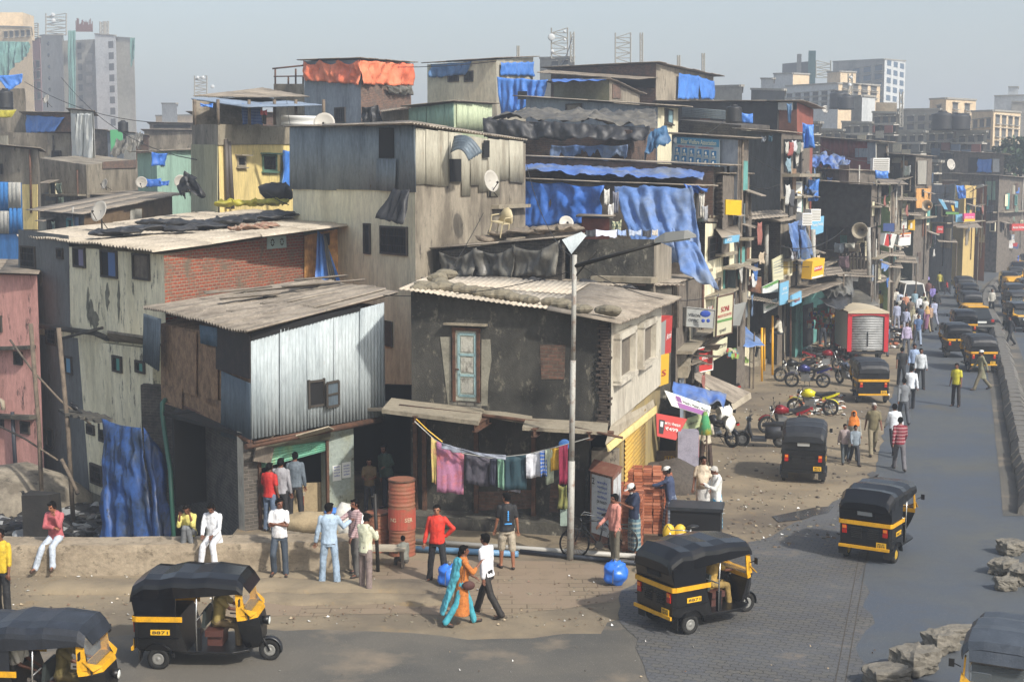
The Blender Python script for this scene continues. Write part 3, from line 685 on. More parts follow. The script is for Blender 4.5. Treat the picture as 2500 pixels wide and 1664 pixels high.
b=BM();F1.poly(b,[(688,1182),(727,1180),(734,1188),(742,1178),(788,1176),(790,1262),(690,1262)],-.4,.03);tag(obj('wooden_board',b,M['sack']),'pale plywood board leaning inside the shop doorway','board')
T4=building('dark_plaster_house','dark stained two storey house with a blue panelled door upstairs',(1003,34.9),(1493,33.0),(1615,40),(712,775,752),[M['dark_plaster'],M['white_lit']],zb=2.75)
root=T4.root;FL,FR=T4.L,T4.R
b=BM();corr(b,V(975,697,35.2),V(1060,668,40),V(1420,690,38),V(1190,722,34.2),dirn='v',cell=(1.1,9),jit=.01);
b.free()
b=BM();P=[V(1050,672,42),V(1440,690,40.5),V(1340,755,33.3),V(972,704,34.6)];corr(b,P[0],P[1],P[2],P[3],dirn='u',cell=(1.05,4.5),amp=.016,jit=.02)
obj('roof',b,M['asb_light'],root,solid=.012)
b=BM();corr(b,V(1440,695,41),V(1662,728,40.6),V(1517,790,32.4),V(1335,752,33.1),dirn='v',cell=(1.1,4.2),jit=.025,lam=.18,amp=.036);obj('roof_sheet',b,M['asb'],root,solid=.012)
def pdoor():
 c,w_,h_=FL.rect(1108,803,1172,980);fr=None;b=BM()
 for s in(-1,1):FL.fb(b,c+FL.u*s*(w_/2-.03),.07,h_,.08)
 FL.fb(b,c+Vector((0,0,h_/2)),w_+.05,.07,.08);d=obj('door',b,M['rust_iron'],root)
 b=BM();FL.fb(b,c,w_-.12,h_-.05,.03,.01);lf=obj('door_leaf',b,mk('door_paint','a8aa9c','77746a',.5,4,bump=.2),d)
 b=BM();bl=mk('door_blue','8fa9aa','7a9496',.4,5)
 c0,w0,h0=FL.rect(1122,815,1162,965)
 for s in(-1,1):FL.fb(b,c0+FL.u*s*w0/2,.06,h0,.02,.04)
 for i in range(4):FL.fb(b,c0+Vector((0,0,h0*(i/3-.5))),w0,.06,.02,.04)
 obj('door_rails',b,bl,lf);b=BM()
 for i in range(3):FL.fb(b,c0+Vector((0,0,h0*((i+.5)/3-.5))),w0-.12,h0/3-.14,.012,.042)
 obj('door_panels',b,mk('door_worn','b3b1a5','3f3a34',.5,5,sz=.5,c3='6a655b',amt3=.3),lf)
 b=BM();FL.fb(b,FL.hit(1115,900),.18,.03,.03,.05);obj('bolt',b,M['rust_iron'],lf)
 b=BM();FL.fb(b,c+Vector((0,0,h_/2+.12)),w_+.4,.05,.18);obj('lintel',b,M['concrete'],d)
 b=BM()
 FL.poly(b,[(1075,822),(1100,822),(1103,985),(1095,995)],.004,.012);FL.poly(b,[(1176,828),(1197,828),(1200,880),(1192,930),(1190,990),(1175,990)],.004,.012)
 obj('plaster_patch',b,mk('patch','8f8b7c','6f6b5e',.6,2,c3='45423b',amt3=.3),root)
 c,w_,h_=FL.rect(1098,978,1176,1000);b=BM();FL.fb(b,c,w_,h_,.02,.003);obj('brick_patch',b,mkbrick('brick_grey','8a8578','77736a','55514a'),root)
pdoor()
b=BM();FL.poly(b,[(1318,842),(1380,842),(1378,925),(1322,925)],.003,.008);obj('brick_patch',b,M['brick_brown'],root)
b=BM();K=FL.B
for i in range(36):
 z=2.8+i*(K.z-2.85)/36;o_=rnd.uniform(-.05,.05);box(b,Vector((K.x,K.y,z))-FL.u*(.16+o_)+FL.n*.02,(.2+.1*(i%2),.12,.055),FL.rot()@Matrix.Rotation(rnd.uniform(-.1,.1),3,'Z'))
obj('corner_bricks',b,mk('old_brick','4a4038','2e2925',.6,6,c3='6a5a4c',amt3=.3,bump=.6),root)
put(FL,'corner_recess',[(1462,782),(1488,786),(1488,1045),(1462,1040)],.002,.006,M['void'])
for(x0,y0,x1,y1)in((1502,820,1537,915),(1560,795,1588,880)):
 c,w_,h_=FR.rect(x0,y0,x1,y1);w_=abs(w_)
 b=BM();
 FR.fb(b,c,w_,h_,.01,.004);f=obj('window',b,mk('boarded','6f675b','5a5349',.5,2),root)
 b=BM()
 FR.fb(b,c+FR.u*(w_/2+.1),.22,h_+.1,.16);FR.fb(b,c-FR.u*(w_/2+.1),.22,h_+.1,.16)
 FR.fb(b,c+Vector((0,0,-h_/2-.05)),w_+.42,.1,.2);FR.fb(b,c+Vector((0,0,h_/2+.08)),w_+.42,.16,.16);obj('surround',b,M['white_lit'],f)
b=BM()
def ledge(b,x0,y0,x1,y1,Y0,Y1,dep,th=.1):
 a,c=V(x0,y0,Y0),V(x1,y1,Y1);prism(b,[a,c,c+Vector((.1,dep,.03)),a+Vector((.1,dep,.03))],(0,0,th))
ledge(b,932,1008,1168,1038,33.6,32.5,1.6);ledge(b,1275,1050,1482,1062,32.2,31.9,1.1,.08);ledge(b,1168,1015,1290,1035,33.9,33.0,.5,.08)
obj('floor_ledge',b,M['concrete'],root)
b=BM();tube(b,[V(975,990,34.2),V(1250,1022,33.2),V(1498,1056,32.3)],.045);tube(b,[V(1400,1043,32.3),V(1520,1068,31.6)],.03);obj('floor_pipe',b,M['rust_iron'],root)
for(x,y,Y_)in((1014,1024,33.2),(1160,1044,32.6),(1304,1056,32.0),(1438,1064,31.9)):
 b=BM();p=V(x,y,Y_);u=Vector((.25,.97,.0));r=Matrix.Rotation(-.25,3,'Z')
 box(b,p+u*.6,(.015,1.3,.16),r);box(b,p+u*.6+Vector((0,0,.085)),(.13,1.3,.015),r);box(b,p+u*.6-Vector((0,0,.085)),(.13,1.3,.015),r)
 obj('steel_stub',b,M['rust_iron'],root)
A,Bq=G(1004,1268),G(1436,1292);A.z=Bq.z=0;Fg=Face(A,Bq,2.8,0,root)
b=BM();Fg.fb(b,(A+Bq)/2+Vector((0,0,1.4)),Fg.len,2.8,.3,-.3);obj('ground_floor_wall',b,M['dark_plaster'],root)
b=BM();q=BM()
for x in(1038,1164,1304,1016):
 c=Fg.hit(x,1150,.02);c.z=1.4;Fg.fb(b,c,.1,2.8,.1)
obj('steel_column',b,M['rust_iron'],root)
c=Fg.hit(1175,1243,.5)
b=BM();Fg.fb(b,(A+Bq)/2+Vector((0,0,.14)),Fg.len+.2,.3,.75);obj('plinth',b,M['mottled'],root)
for(x0,y0,x1,y1)in((1380,1145,1428,1290),):rectput(Fg,'door',x0,y0,x1,y1,.01,.03,mk('door_dark','2f2a20','1d1a15',.5,3))
put(Fg,'brick_patch',[(1155,1200),(1300,1195),(1300,1240),(1160,1245)],.003,.01,M['brick_brown'])
put(Fg,'brick_patch',[(1345,1180),(1375,1180),(1375,1250),(1340,1250)],.003,.01,M['brick_brown'])
P0=G(1438,1292);P1=G(1508,1294);P0.z=P1.z=0;Fp=Face(P0,P1,2.7,0,root)
b=BM();Fp.fb(b,P0+Fp.u*.38+Vector((0,0,.98)),.66,1.96,.5,-.5);obj('meter_pier',b,M['grey_plaster'],root)
b=BM();Fp.fb(b,P0+Fp.u*.35+Vector((0,0,1.35)),.8,2.7,.1,-1.2);obj('recess',b,M['void'],root)
R0=P1.copy();R1=G(1610,1140);Fy=Face(R0,R1,2.5,0,root)
b=BM();prism(b,[R0+Fy.u*.5,R1,R1+Vector((0,0,2.6)),R0+Fy.u*.5+Vector((0,0,2.6))],-Fy.n*.25);obj('side_wall',b,mk('ochre_stain','9a8858','7a6f58',.6,1,sz=.4,c3='57503f',amt3=.25),root)
b=BM();s0=R0+Fy.u*.9+Fy.n*.03;s1=R0+Fy.u*4.6+Fy.n*.03
sheet(b,s0+Vector((0,0,2.3)),s1+Vector((0,0,2.3)),s1,s0,2,160,lambda u_,v:(0,0,.012*math.sin(v*2*PI*20)))
ys=obj('rolling_shutter',b,mk('shutter_yellow','b5923f','9a8147',.5,1.2,c3='6e6144',amt3=.2,rough=.65),root,solid=.01)
b=BM();prism(b,[V(1478,1086,31.9),V(1598,992,40.2),V(1590,955,40.5),V(1490,1046,32.6)],(0,0,.05));obj('side_canopy',b,M['concrete_pale'],root)
b=BM();prism(b,[V(1480,1086,31.95),V(1600,990,40.25),V(1600,1008,40.2),V(1484,1102,31.9)],(.05,.05,0));obj('canopy_board',b,M['yellow_wall'],root)
for i,(x,y)in enumerate(((1020,706),(1035,700),(1052,704),(1075,690),(1090,672),(1068,680),(1088,703),(1120,706),(1148,710),(1175,716),(1190,713),(1210,722),(1228,724),(1255,728),(1280,730),(1300,734),(1340,738),(1375,745),(1398,748),(1425,757),(1475,760),(1490,762))):
 p=V(x,y+5,35.2-(x-1000)*.0052+(706+(x-1000)*.12-y)*.06);b=BM();s=rnd.uniform(.16,.24);ball(b,(0,0,0),(s*1.3,s,s*.65),9,6)
 for v in b.verts:v.co*=1+.35*noise.noise(v.co*4+Vector((i,0,0)))
 bmesh.ops.translate(b,verts=b.verts,vec=p+Vector((0,0,s*.4)));o=obj('roof_stone',b,M['stone'],smooth=False);tag(o,'rough grey stones weighing down the front edge of the dark house roof','stone','stones on the dark house roof')
Pa,Pb=V(866,1100,41.5),V(1010,1100,40.5);Fa=Face(Vector((Pa.x-.6,Pa.y,0)),Vector((Pb.x+1.2,Pb.y,0)),2.6,0,None)
r=thing('passage_house','dark covered passage between the tin shop and the dark house','building',(Pa.x,Pa.y,0));Fa.own=r
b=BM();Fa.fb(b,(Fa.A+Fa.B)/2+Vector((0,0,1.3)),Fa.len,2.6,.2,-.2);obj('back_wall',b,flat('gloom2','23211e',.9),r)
b=BM();prism(b,[V(866,1003,36.6),V(945,985,41),V(1010,985,40.5),V(1004,1003,35.0)],(0,0,.08));obj('roof',b,M['slab'],r)
T2=building('brick_sided_house','stained cream two storey house with red brick side wall and sheet roof under black tarps',(45,50),(400,41),(742,49.5),(592,622,566),[M['cream'],M['brick_red']],zb=-1.7)
root=T2.root;FL,FR=T2.L,T2.R
b=BM();corr(b,V(200,520,62),V(800,505,60),V(905,535,52),V(1,1,1),dirn='v');b.free()
b=BM();P=[V(40,576,50.3),V(560,512,62),V(960,535,51.5),V(374,612,40.3)]
corr(b,P[0],P[1],P[2],P[3],dirn='v',cell=(1.1,2.4),jit=.03,lam=.22,amp=.042);obj('roof',b,M['asb_light'],root,solid=.012)
put(FL,'grey_paint',[(45,560),(168,575),(172,800),(45,795)],.003,.004,M['darkgrey_plaster'])
put(FL,'grey_paint',[(80,815),(190,825),(228,1310),(80,1310)],.003,.004,M['darkgrey_plaster'])
put(FL,'fresh_paint',[(196,825),(262,840),(268,1045),(230,1045)],.003,.006,M['cream_clean'])
b=BM();tube(b,[FL.hit(45,790,.25),FL.hit(230,812,.25),FL.hit(262,826,.25)],.09);tube(b,[FL.hit(150,826,.5),FL.hit(250,800,.35)],.05);obj('floor_beam',b,M['dark_plaster'],root)
b=BM();prism(b,[FL.hit(262,832,.0),FL.hit(395,845,0),FL.hit(352,825,.9),FL.hit(262,812,.7)],(0,0,.07));obj('lower_canopy',b,M['slab'],root)
put(FL,'bay_wall',[(262,835),(392,850),(392,1068),(262,1045)],.003,.25,M['cream'])
W=[(53,600,88,655,'bars'),(141,605,156,632,'x'),(181,603,210,653,'x'),(248,610,288,678,'x'),(326,618,367,683,'x'),(153,868,178,912,'x'),(115,800,140,842,'bars'),(214,1035,232,1060,'x'),(244,1035,262,1078,'bars'),(223,1133,252,1182,'bars'),(115,1045,132,1092,'x')]
for i,(x0,y0,x1,y1,k)in enumerate(W):
 window(FL,x0,y0,x1,y1,k,sh={2:flat('leaf_purple','6f6a88'),3:flat('leaf_blue','3c5f93'),4:M['plank'],5:flat('leaf_sky','4f86a8')}.get(i),pm=M['plank']if i==4 else None)
Fb=Face(FL.A+FL.n*.26,FL.B+FL.n*.26,FL.zt,-1.7,root)
for(x0,y0,x1,y1)in((277,868,299,908),(333,880,355,910)):window(Fb,x0,y0,x1,y1,'x',sh=flat('leaf_teal','3f8a80'))
c,w_,h_=FR.rect(651,576,697,606);b=BM();FR.fb(b,c,w_,h_,.03,.01);v=obj('vent_block',b,flat('vent_blue','a9c3c4'),root)
b=BM()
for s in(-.25,.25):
 for k in range(8):
  a=k*PI/4;FR.fb(b,c+FR.u*(s*w_+math.cos(a)*.1)+Vector((0,0,math.sin(a)*.1)),.05,.05,.02,.03)
obj('vent_holes',b,M['void'],v)
PA,PB=FR.hit(742,600),V(888,548,50.2);Fq=Face(Vector((PA.x,PA.y,0)),Vector((PB.x,PB.y,0)),7,0,root)
b=BM();Fq.poly(b,[(742,575),(890,545),(890,705),(742,720)],0,.1);obj('porch_wall',b,M['ply_orange'],root)
put(Fq,'porch_opening',[(775,575),(805,568),(805,598),(778,602)],.11,.01,M['void'])
b=BM();tube(b,[V(889,548,49.8),V(891,720,49.8)],.07);tube(b,[V(800,572,50),V(900,580,49.6)],.05);tube(b,[V(881,545,50),V(882,720,50)],.05);obj('porch_post',b,M['bamboo'],root)
pcloth('tarpaulin',[(776,562,49.3),(790,572,49.3),(836,700,49.0),(770,690,49.0)],M['tarp_bright'],'narrow blue tarpaulin gathered beside the orange plywood porch',folds=3,amp=.08)
pcloth('tarpaulin',[(788,565,49.1),(795,575,49.1),(826,708,48.8),(806,706,48.8)],M['tarp_grey'],'narrow grey plastic strip hanging over the blue tarpaulin by the orange porch',folds=2,amp=.06)
T3=building('tall_tin_house','tall house clad in rusty corrugated tin over cream and grey plaster, open top window',(712,53),(1012,45),(1283,53),(318,322,350),[M['cream_clean'],M['grey_plaster']],zb=0)
root=T3.root;FL,FR=T3.L,T3.R
b=BM();corr(b,V(690,310,53.5),V(1000,296,60),V(1290,343,53.5),V(1002,301,44.4),dirn='u',cell=(1.1,3),amp=.03,lam=.2);obj('roof',b,M['asb'],root,solid=.012)
tinwall(FL,[(706,310),(1012,305),(1012,468),(708,460)],.05,M['tin'],name='tin_cladding',cell=(1.0,3),lam=.11,amp=.016,jit=.03)
tinwall(FL,[(920,388),(968,388),(965,468),(918,464)],.12,M['tin'],name='tin_patch',lam=.11)
put(FL,'window',[(926,312),(962,312),(962,386),(926,386)],.08,.02,M['void'])
for i,(x0,y0,x1,y1)in enumerate(((1014,312,1044,452),(1040,316,1068,450),(1068,318,1096,456),(1096,322,1126,445),(1126,330,1150,480),(1148,332,1170,454),(1168,336,1194,470),(1192,338,1220,480),(1218,340,1246,442),(1244,342,1278,444))):
 tinwall(FR,[(x0,y0),(x1,y0+4),(x1,y1+rnd.uniform(-4,4)),(x0,y1)],.04+.03*(i%2),M['tin_pale'],name='tin_sheet',lam=.1,amp=.012,cell=(3,5),jit=.02)
put(FR,'window',[(1097,388),(1125,388),(1125,444),(1098,444)],.1,.02,M['void']);put(FR,'window',[(1180,343),(1194,343),(1194,384),(1180,384)],.13,.02,M['void'])
b=BM();P=[V(1100,372,46.2),V(1120,340,47),V(1178,372,46.5),V(1145,392,46)]
def cf(u,v):return 0,0,.28*math.sin(u*PI)+.03*math.sin(v*30)
sheet(b,P[1]+Vector((-.15,0,.1)),P[2],P[3],P[0],16,16,cf);obj('bent_awning',b,M['tin_dark'],root,solid=.01)
b=BM();FR.poly(b,[(1200,500),(1278,498),(1278,506),(1200,510)],0,.3);obj('ledge',b,M['concrete'],root)
pcloth('tarpaulin',[(965,462,44.6),(1006,466,44.2),(992,552,43.8),(922,540,44.4)],M['tarp_black'],'black tarpaulin awning over the barred window of the tall tin house',folds=4,amp=.1)
wn=window(FL,930,552,996,622,'grille',bars=9);b=BM()
window(FL,890,545,906,620,'x')
rectput(FL,'side_door',940,783,960,845,.02,.05,M['frame_dark'])
T0=building('pink_house','pink plastered house with peeling paint at the left edge',(-90,49),(90,47),8,(668,672),[M['pink_wall'],M['pink_wall']],zb=-1.7,roof='corr',rmat=M['asb_dark'],rov=.3)
FL=T0.L
b=BM();FL.poly(b,[(-90,848),(88,842),(88,850),(-90,856)],0,.35);FL.poly(b,[(-90,1005),(88,1012),(88,1022),(-90,1015)],0,.3);obj('floor_ledge',b,M['mottled'],T0.root)
for(x0,y0,x1,y1)in((36,858,56,890),(52,1028,74,1058),(0,1015,10,1042),(-5,770,6,810)):window(FL,x0,y0,x1,y1,'x')
b=BM();tube(b,[FL.hit(30,1005,.15),FL.hit(40,1175,.15)],.07,8);obj('drain_pipe',b,flat('pipe_slate','2b3038'),T0.root)
b=BM();tube(b,[FL.hit(-3,975,.3),FL.hit(6,980,.3),FL.hit(8,1000,.3)],.08,8);obj('waste_pipe',b,M['concrete_pale'],T0.root)
b=BM();p=V(30,1240,44);ball(b,(p.x,p.y,-1.9),(2.6,2.2,1.5),16,10)
for v in b.verts:v.co+=Vector((0,0,.2*noise.noise(v.co*.9)))
tag(obj('mud_bank',b,M['grey_plaster']),'sloping grey cement bank below the pink house',None,kind='structure')
b=BM();p=V(98,1280,39.5);box(b,(p.x,p.y,-1.0),(1.0,.8,1.4))
for v in b.verts:v.co+=Vector((noise.noise(v.co*3),0,noise.noise(v.co*4)))*.3
tag(obj('broken_pier',b,M['pit_mud']),'broken dark masonry pier standing in the open drain','pier')
for nm,x0,y0,x1,y1,Y_ in(('tall grey wooden pole standing in the drain before the pink house',75,790,103,1220,42),('rusty pole standing in the drain before the grey wall, rope tied to it',143,800,180,1290,41)):
 b=BM();a,c=V(x0,y0,Y_),V(x1,y1,Y_);c.z=-1.75;tube(b,[a,a.lerp(c,.5)+Vector((.05,0,0)),c],.07,8);tag(obj('wooden_pole',b,M['bamboo']),nm,'pole','poles standing in the drain')
b=BM();tube(b,[V(150,1120,40.6),V(170,1160,40.5),V(190,1205,40.3)],.06,7);tag(obj('broken_branch',b,M['bamboo']),'short broken stick tied to the rusty pole in the drain','stick')
b=BM();tube(b,[V(25,830,44),V(80,905,43),V(150,980,41.5),V(222,1035,42)],.035);tag(obj('rope',b,M['bamboo']),'long rope sloping down across the drain past both poles','rope')
b=BM();tube(b,[V(0,1040,44),V(60,1070,43),V(140,1122,41)],.03);tag(obj('rope',b,M['bamboo']),'thin slack rope tied low between the two drain poles','rope')
pcloth('tarpaulin',[(256,1022,39.6),(352,1045,38.4),(382,1310,37.3),(250,1325,38.2)],M['tarp_dirty'],'large torn dirty blue tarpaulin hanging over the drain below the cream house',folds=6,amp=.12,rag=.12,wr=.06)
pcloth('tarpaulin',[(345,1045,38.4),(405,1125,38.6),(412,1310,37.2),(372,1322,37.2)],M['tarp_dirty'],'narrower dirty blue tarpaulin looped up beside the green hose',folds=3,amp=.14,rag=.1,wr=.06)
b=BM();tube(b,[V(404,975,38.2),V(396,985,38),V(396,1010,38),V(404,1070,37.6),V(416,1150,37),V(424,1310,36.4)],.065,8);tag(obj('green_hose',b,flat('hose_green','2f5a4c',.5)),'thick green hose running down the brick wall into the drain','hose')
b=BM();p0,p1=V(395,1000,41),V(470,1000,40.2);prism(b,[Vector((p0.x-.6,p0.y,-1.7)),Vector((p1.x+.6,p1.y,-1.7)),Vector((p1.x+.6,p1.y,2.6)),Vector((p0.x-.6,p0.y,2.6))],(0,.4,0));o=obj('back_wall',b,M['brick_dark'],T1.root)
mk('mould','7d7b6c','5a584d',.6,5,bump=.3)
FLc=T2.L
for x,y0,y1,w_ in((215,700,790,8),(222,730,800,14),(262,690,760,10),(290,685,790,7),(325,690,720,5),(100,660,700,10),(232,760,806,20)):
 b=BM();n=9;L_=[(x+w_*(.5+.4*noise.noise(Vector((k*.9,x,0))))*math.sin(PI*(k+.6)/(n+.6)),y0+(y1-y0)*k/n)for k in range(n+1)];R_=[(x-w_*(.5+.4*noise.noise(Vector((k*.9,x,5))))*math.sin(PI*(k+.6)/(n+.6)),y0+(y1-y0)*k/n)for k in range(n+1)]
 FLc.poly(b,L_+R_[::-1],.005,.004);obj('mould_stain',b,M['mould'],T2.root)
mk('hood','0c0d11','14161b',.5,2,rough=.22,bump=.08,bs=4);mk('hood_dusty','1f2125','2c2e31',.5,2,rough=.42,bump=.12,bs=5)
mk('body_black','0e0f11','1c1b1a',.4,3,rough=.35);mk('band_yellow','d09a18','ae841f',.4,3,rough=.4)
flat('rubber','151514',.85);flat('rim_steel','9a9a96',.35,.5);flat('rim_yellow','a5872c',.5);flat('seat_green','6d8880',.5);flat('seat_dark','2a3130',.6);flat('chrome','a8a9a8',.25,.8)
flat('lamp_glass','c8ccc8',.15);flat('lamp_red','9c1c14',.25);flat('lamp_orange','d07020',.3);flat('plate_yellow','d9a91f',.5);flat('mud_flap','1a1917',.8)
def glassmat():
 m,t,b=nt('windscreen_glass');b.inputs['Base Color'].default_value=(.3,.34,.36,1);b.inputs['Roughness'].default_value=.06;b.inputs['Alpha'].default_value=.12;M['glass']=m
glassmat()
def wheel(par,name,c,r=.21,wd=.1,rim=None,spokes=0,tw=.45):
 """tyre (part) with rim sub-part, axle along x"""
 b=BM();n=20;sec=[(-wd/2,r*(1-tw)),(-wd/2,r*.88),(-wd/3,r),(wd/3,r),(wd/2,r*.88),(wd/2,r*(1-tw))]
 loft(b,[[(c[0]+x,c[1]+rr*math.cos(2*PI*i/n),c[2]+rr*math.sin(2*PI*i/n))for x,rr in sec]for i in range(n+1)],closed=True,caps=False,smooth=True)
 t=obj(name,b,M['rubber'],par);b=BM();ri=r*(1-tw)
 if not spokes:
  for s in(-1,1):
   pr=[(0,ri*1.02),(.02,ri*.8),(-.005,ri*.55),(.015,ri*.3),(.02,.001)]
   loft(b,[[(c[0]+s*(wd*.36+x),c[1]+rr*math.cos(2*PI*i/n),c[2]+rr*math.sin(2*PI*i/n))for x,rr in pr]for i in range(n+1)],closed=False,smooth=True)
 else:
  for i in range(spokes):
   a=2*PI*i/spokes;tube(b,[(c[0],c[1]+.03*math.cos(a+.5),c[2]+.03*math.sin(a+.5)),(c[0],c[1]+ri*math.cos(a),c[2]+ri*math.sin(a))],.004 if spokes>12 else .014,4,False)
  loft(b,[[(c[0]+x,c[1]+rr*math.cos(2*PI*i/n),c[2]+rr*math.sin(2*PI*i/n))for x,rr in((-.014,ri),(.014,ri),(.014,ri+.014),(-.014,ri+.014))]for i in range(n+1)],closed=True,caps=False)
  tube(b,[(c[0]-.06,c[1],c[2]),(c[0]+.06,c[1],c[2])],.035,8)
 obj('rim',b,rim or M['rim_steel'],t);return t
def rickshaw(name='auto_rickshaw'):
 r=thing(name,'x','auto rickshaw',world=False)
 b=BM()
 def sec(y,w,z0,z1,ch=.05):return[(-w,y,z0+ch),(-w+ch,y,z0),(w-ch,y,z0),(w,y,z0+ch),(w,y,z1-ch*.3),(w-ch*.3,y,z1),(-w+ch*.3,y,z1),(-w,y,z1-ch*.3)]
 loft(b,[sec(-1.22,.60,.42,.93),sec(-1.15,.64,.36,.95),sec(-.8,.65,.34,.96),sec(-.42,.65,.33,.96),sec(-.36,.64,.32,.80),sec(-.22,.62,.30,.36,.02),sec(.62,.60,.28,.34,.02),sec(.9,.42,.28,.34,.02)])
 obj('body',b,M['body_black'],r)
 b=BM()
 for s in(-1,1):box(b,(s*.655,-.8,.62),(.012,.85,.02))
 box(b,(0,-1.235,.8),(1.0,.012,.02));obj('body_moulding',b,M['black_gloss'],r)
 b=BM()
 pts=[(-.66,-.30),(-.66,-1.17),(-.62,-1.245),(.62,-1.245),(.66,-1.17),(.66,-.30)]
 for(x0,y0),(x1,y1)in zip(pts,pts[1:]):
  d=Vector((x1-x0,y1-y0,0));n=Vector((d.y,-d.x,0)).normalized()*.012
  if n.dot(Vector((x0+x1,y0+y1+1.4,0)))<0:n=-n
  P=[Vector((x0,y0,.93)),Vector((x1,y1,.93)),Vector((x1,y1,1.03)),Vector((x0,y0,1.03))];prism(b,P,n)
 obj('waist_band',b,M['band_yellow'],r)
 b=BM()
 def hs(y,z,w,zs):return[(-w,y,zs),(-w,y,z-.20),(-w*.97,y,z-.12),(-w*.84,y,z-.035),(-w*.45,y,z),(w*.45,y,z),(w*.84,y,z-.035),(w*.97,y,z-.12),(w,y,z-.20),(w,y,zs)]
 st=[hs(-1.30,1.48,.60,1.30),hs(-1.26,1.60,.62,1.31),hs(-1.02,1.755,.66,1.34),hs(-.74,1.74,.65,1.36),hs(-.46,1.80,.68,1.38),hs(-.14,1.775,.665,1.40),hs(.16,1.80,.67,1.42),hs(.44,1.77,.65,1.44),hs(.72,1.74,.63,1.46),hs(.83,1.63,.60,1.45)]
 loft(b,st,closed=False);b.verts.ensure_lookup_table()
 b.faces.new([v for v in b.verts[:10]][::-1])
 obj('hood_roof',b,M['hood'],r,solid=.02,soloff=-1)
 b=BM()
 for s in(-1,1):
  P=[(s*.645,-1.2,1.03),(s*.655,-.42,1.03),(s*.655,-.42,1.40),(s*.60,-.34,1.46),(s*.645,-1.25,1.40)];prism(b,P,(-s*.02,0,0))
 P=[(-.645,-1.2,1.03),(.645,-1.2,1.03),(.60,-1.285,1.42),(-.60,-1.285,1.42)];prism(b,P,(0,.02,0))
 obj('hood_curtain',b,M['hood'],r)
 b=BM();box(b,(0,-1.262,1.24),(.36,.012,.13),Matrix.Rotation(.21,3,'X'));rw=obj('rear_window',b,flat('rear_window','7d8183',.3),r)
 b=BM()
 for dx,dz,sx,sz in((0,.075,.42,.02),(0,-.075,.42,.02),(-.2,0,.02,.15),(.2,0,.02,.15)):box(b,(dx,-1.266-dz*.2,1.24+dz),(sx,.016,sz),Matrix.Rotation(.21,3,'X'))
 obj('window_seal',b,M['rubber'],rw)
 b=BM()
 def fs(y,w,z0,z1):return[(-w,y,z0),(-w*.6,y+.10,z0),(w*.6,y+.10,z0),(w,y,z0),(w*.98,y-.02,z1),(w*.6,y+.07,z1),(-w*.6,y+.07,z1),(-w*.98,y-.02,z1)]
 def ring(z,w,yf,yb):return[(-w,yb,z),(-w*.92,yb+.12,z),(-w*.55,yf,z),(w*.55,yf,z),(w*.92,yb+.12,z),(w,yb,z)]
 loft(b,[ring(.30,.22,1.02,.80),ring(.45,.36,1.10,.78),ring(.70,.50,1.10,.74),ring(.88,.575,1.06,.72),ring(.94,.60,1.04,.72)],closed=True,smooth=False)
 obj('front_cowl',b,M['body_black'],r)
 b=BM();loft(b,[ring(.94,.605,1.05,.72),ring(1.04,.61,1.02,.70)],closed=True)
 for s in(-1,1):
  prism(b,[(s*.60,.70,1.04),(s*.58,.86,1.04),(s*.56,.80,1.46),(s*.58,.68,1.46)],(-s*.03,0,0));prism(b,[(s*.60,.98,1.03),(s*.30,1.05,1.03),(s*.55,.84,1.16),(s*.60,.80,1.2)],(0,-.02,0))
 obj('windscreen_frame',b,M['band_yellow'],r)
 b=BM();prism(b,[(-.54,.90,1.05),(.54,.90,1.05),(.5,.78,1.46),(-.5,.78,1.46)],(0,.008,0));obj('windscreen',b,M['glass'],r)
 b=BM();prism(b,[(-.50,.80,1.61),(.50,.80,1.61),(.46,.93,1.43),(-.46,.93,1.43)],(0,.01,.02));obj('sun_visor',b,M['hood'],r)
 b=BM();box(b,(0,.82,.98),(1.0,.2,.12));obj('dashboard',b,flat('dash','2c2e30',.5),r)
 b=BM();box(b,(0,-.62,.66),(1.1,.48,.16));box(b,(0,-.7,.5),(1.1,.3,.2));rb=obj('rear_seat',b,M['seat_green'],r)
 b=BM();box(b,(0,-.88,.98),(1.1,.12,.42),Matrix.Rotation(-.15,3,'X'));obj('rear_backrest',b,M['seat_dark'],r)
 b=BM();box(b,(0,.20,.60),(.62,.34,.12));box(b,(0,.20,.44),(.5,.28,.22));ds=obj('driver_seat',b,flat('seat_red','4a2c26',.5),r)
 b=BM();box(b,(0,.0,.86),(.5,.06,.34),Matrix.Rotation(-.12,3,'X'));obj('driver_backrest',b,M['seat_dark'],ds)
 b=BM();
 for s in(-1,1):tube(b,[(s*.61,-.05,.36),(s*.62,-.05,.95),(s*.62,-.03,1.45)],.016,6)
 tube(b,[(-.62,-.05,.95),(.62,-.05,.95)],.014,6);obj('hoop_rail',b,M['chrome'],r)
 for s in(-1,1):b=BM();box(b,(s*.58,-.02,.58),(.06,.1,.42));obj('partition',b,M['body_black'],r)
 b=BM();tube(b,[(0,.66,.9),(-.28,.52,1.0)],.016,6);tube(b,[(0,.66,.9),(.28,.52,1.0)],.016,6);tube(b,[(0,.8,.6),(0,.66,.92)],.03,6);obj('handlebar',b,M['black'],r)
 b=BM();tube(b,[(0,1.06,.80),(0,1.20,.79)],[.07,.095],12);hl=obj('headlight',b,M['body_black'],r);b=BM();ball(b,(0,1.19,.79),(.085,.03,.085),12,6);obj('lens',b,M['lamp_glass'],hl)
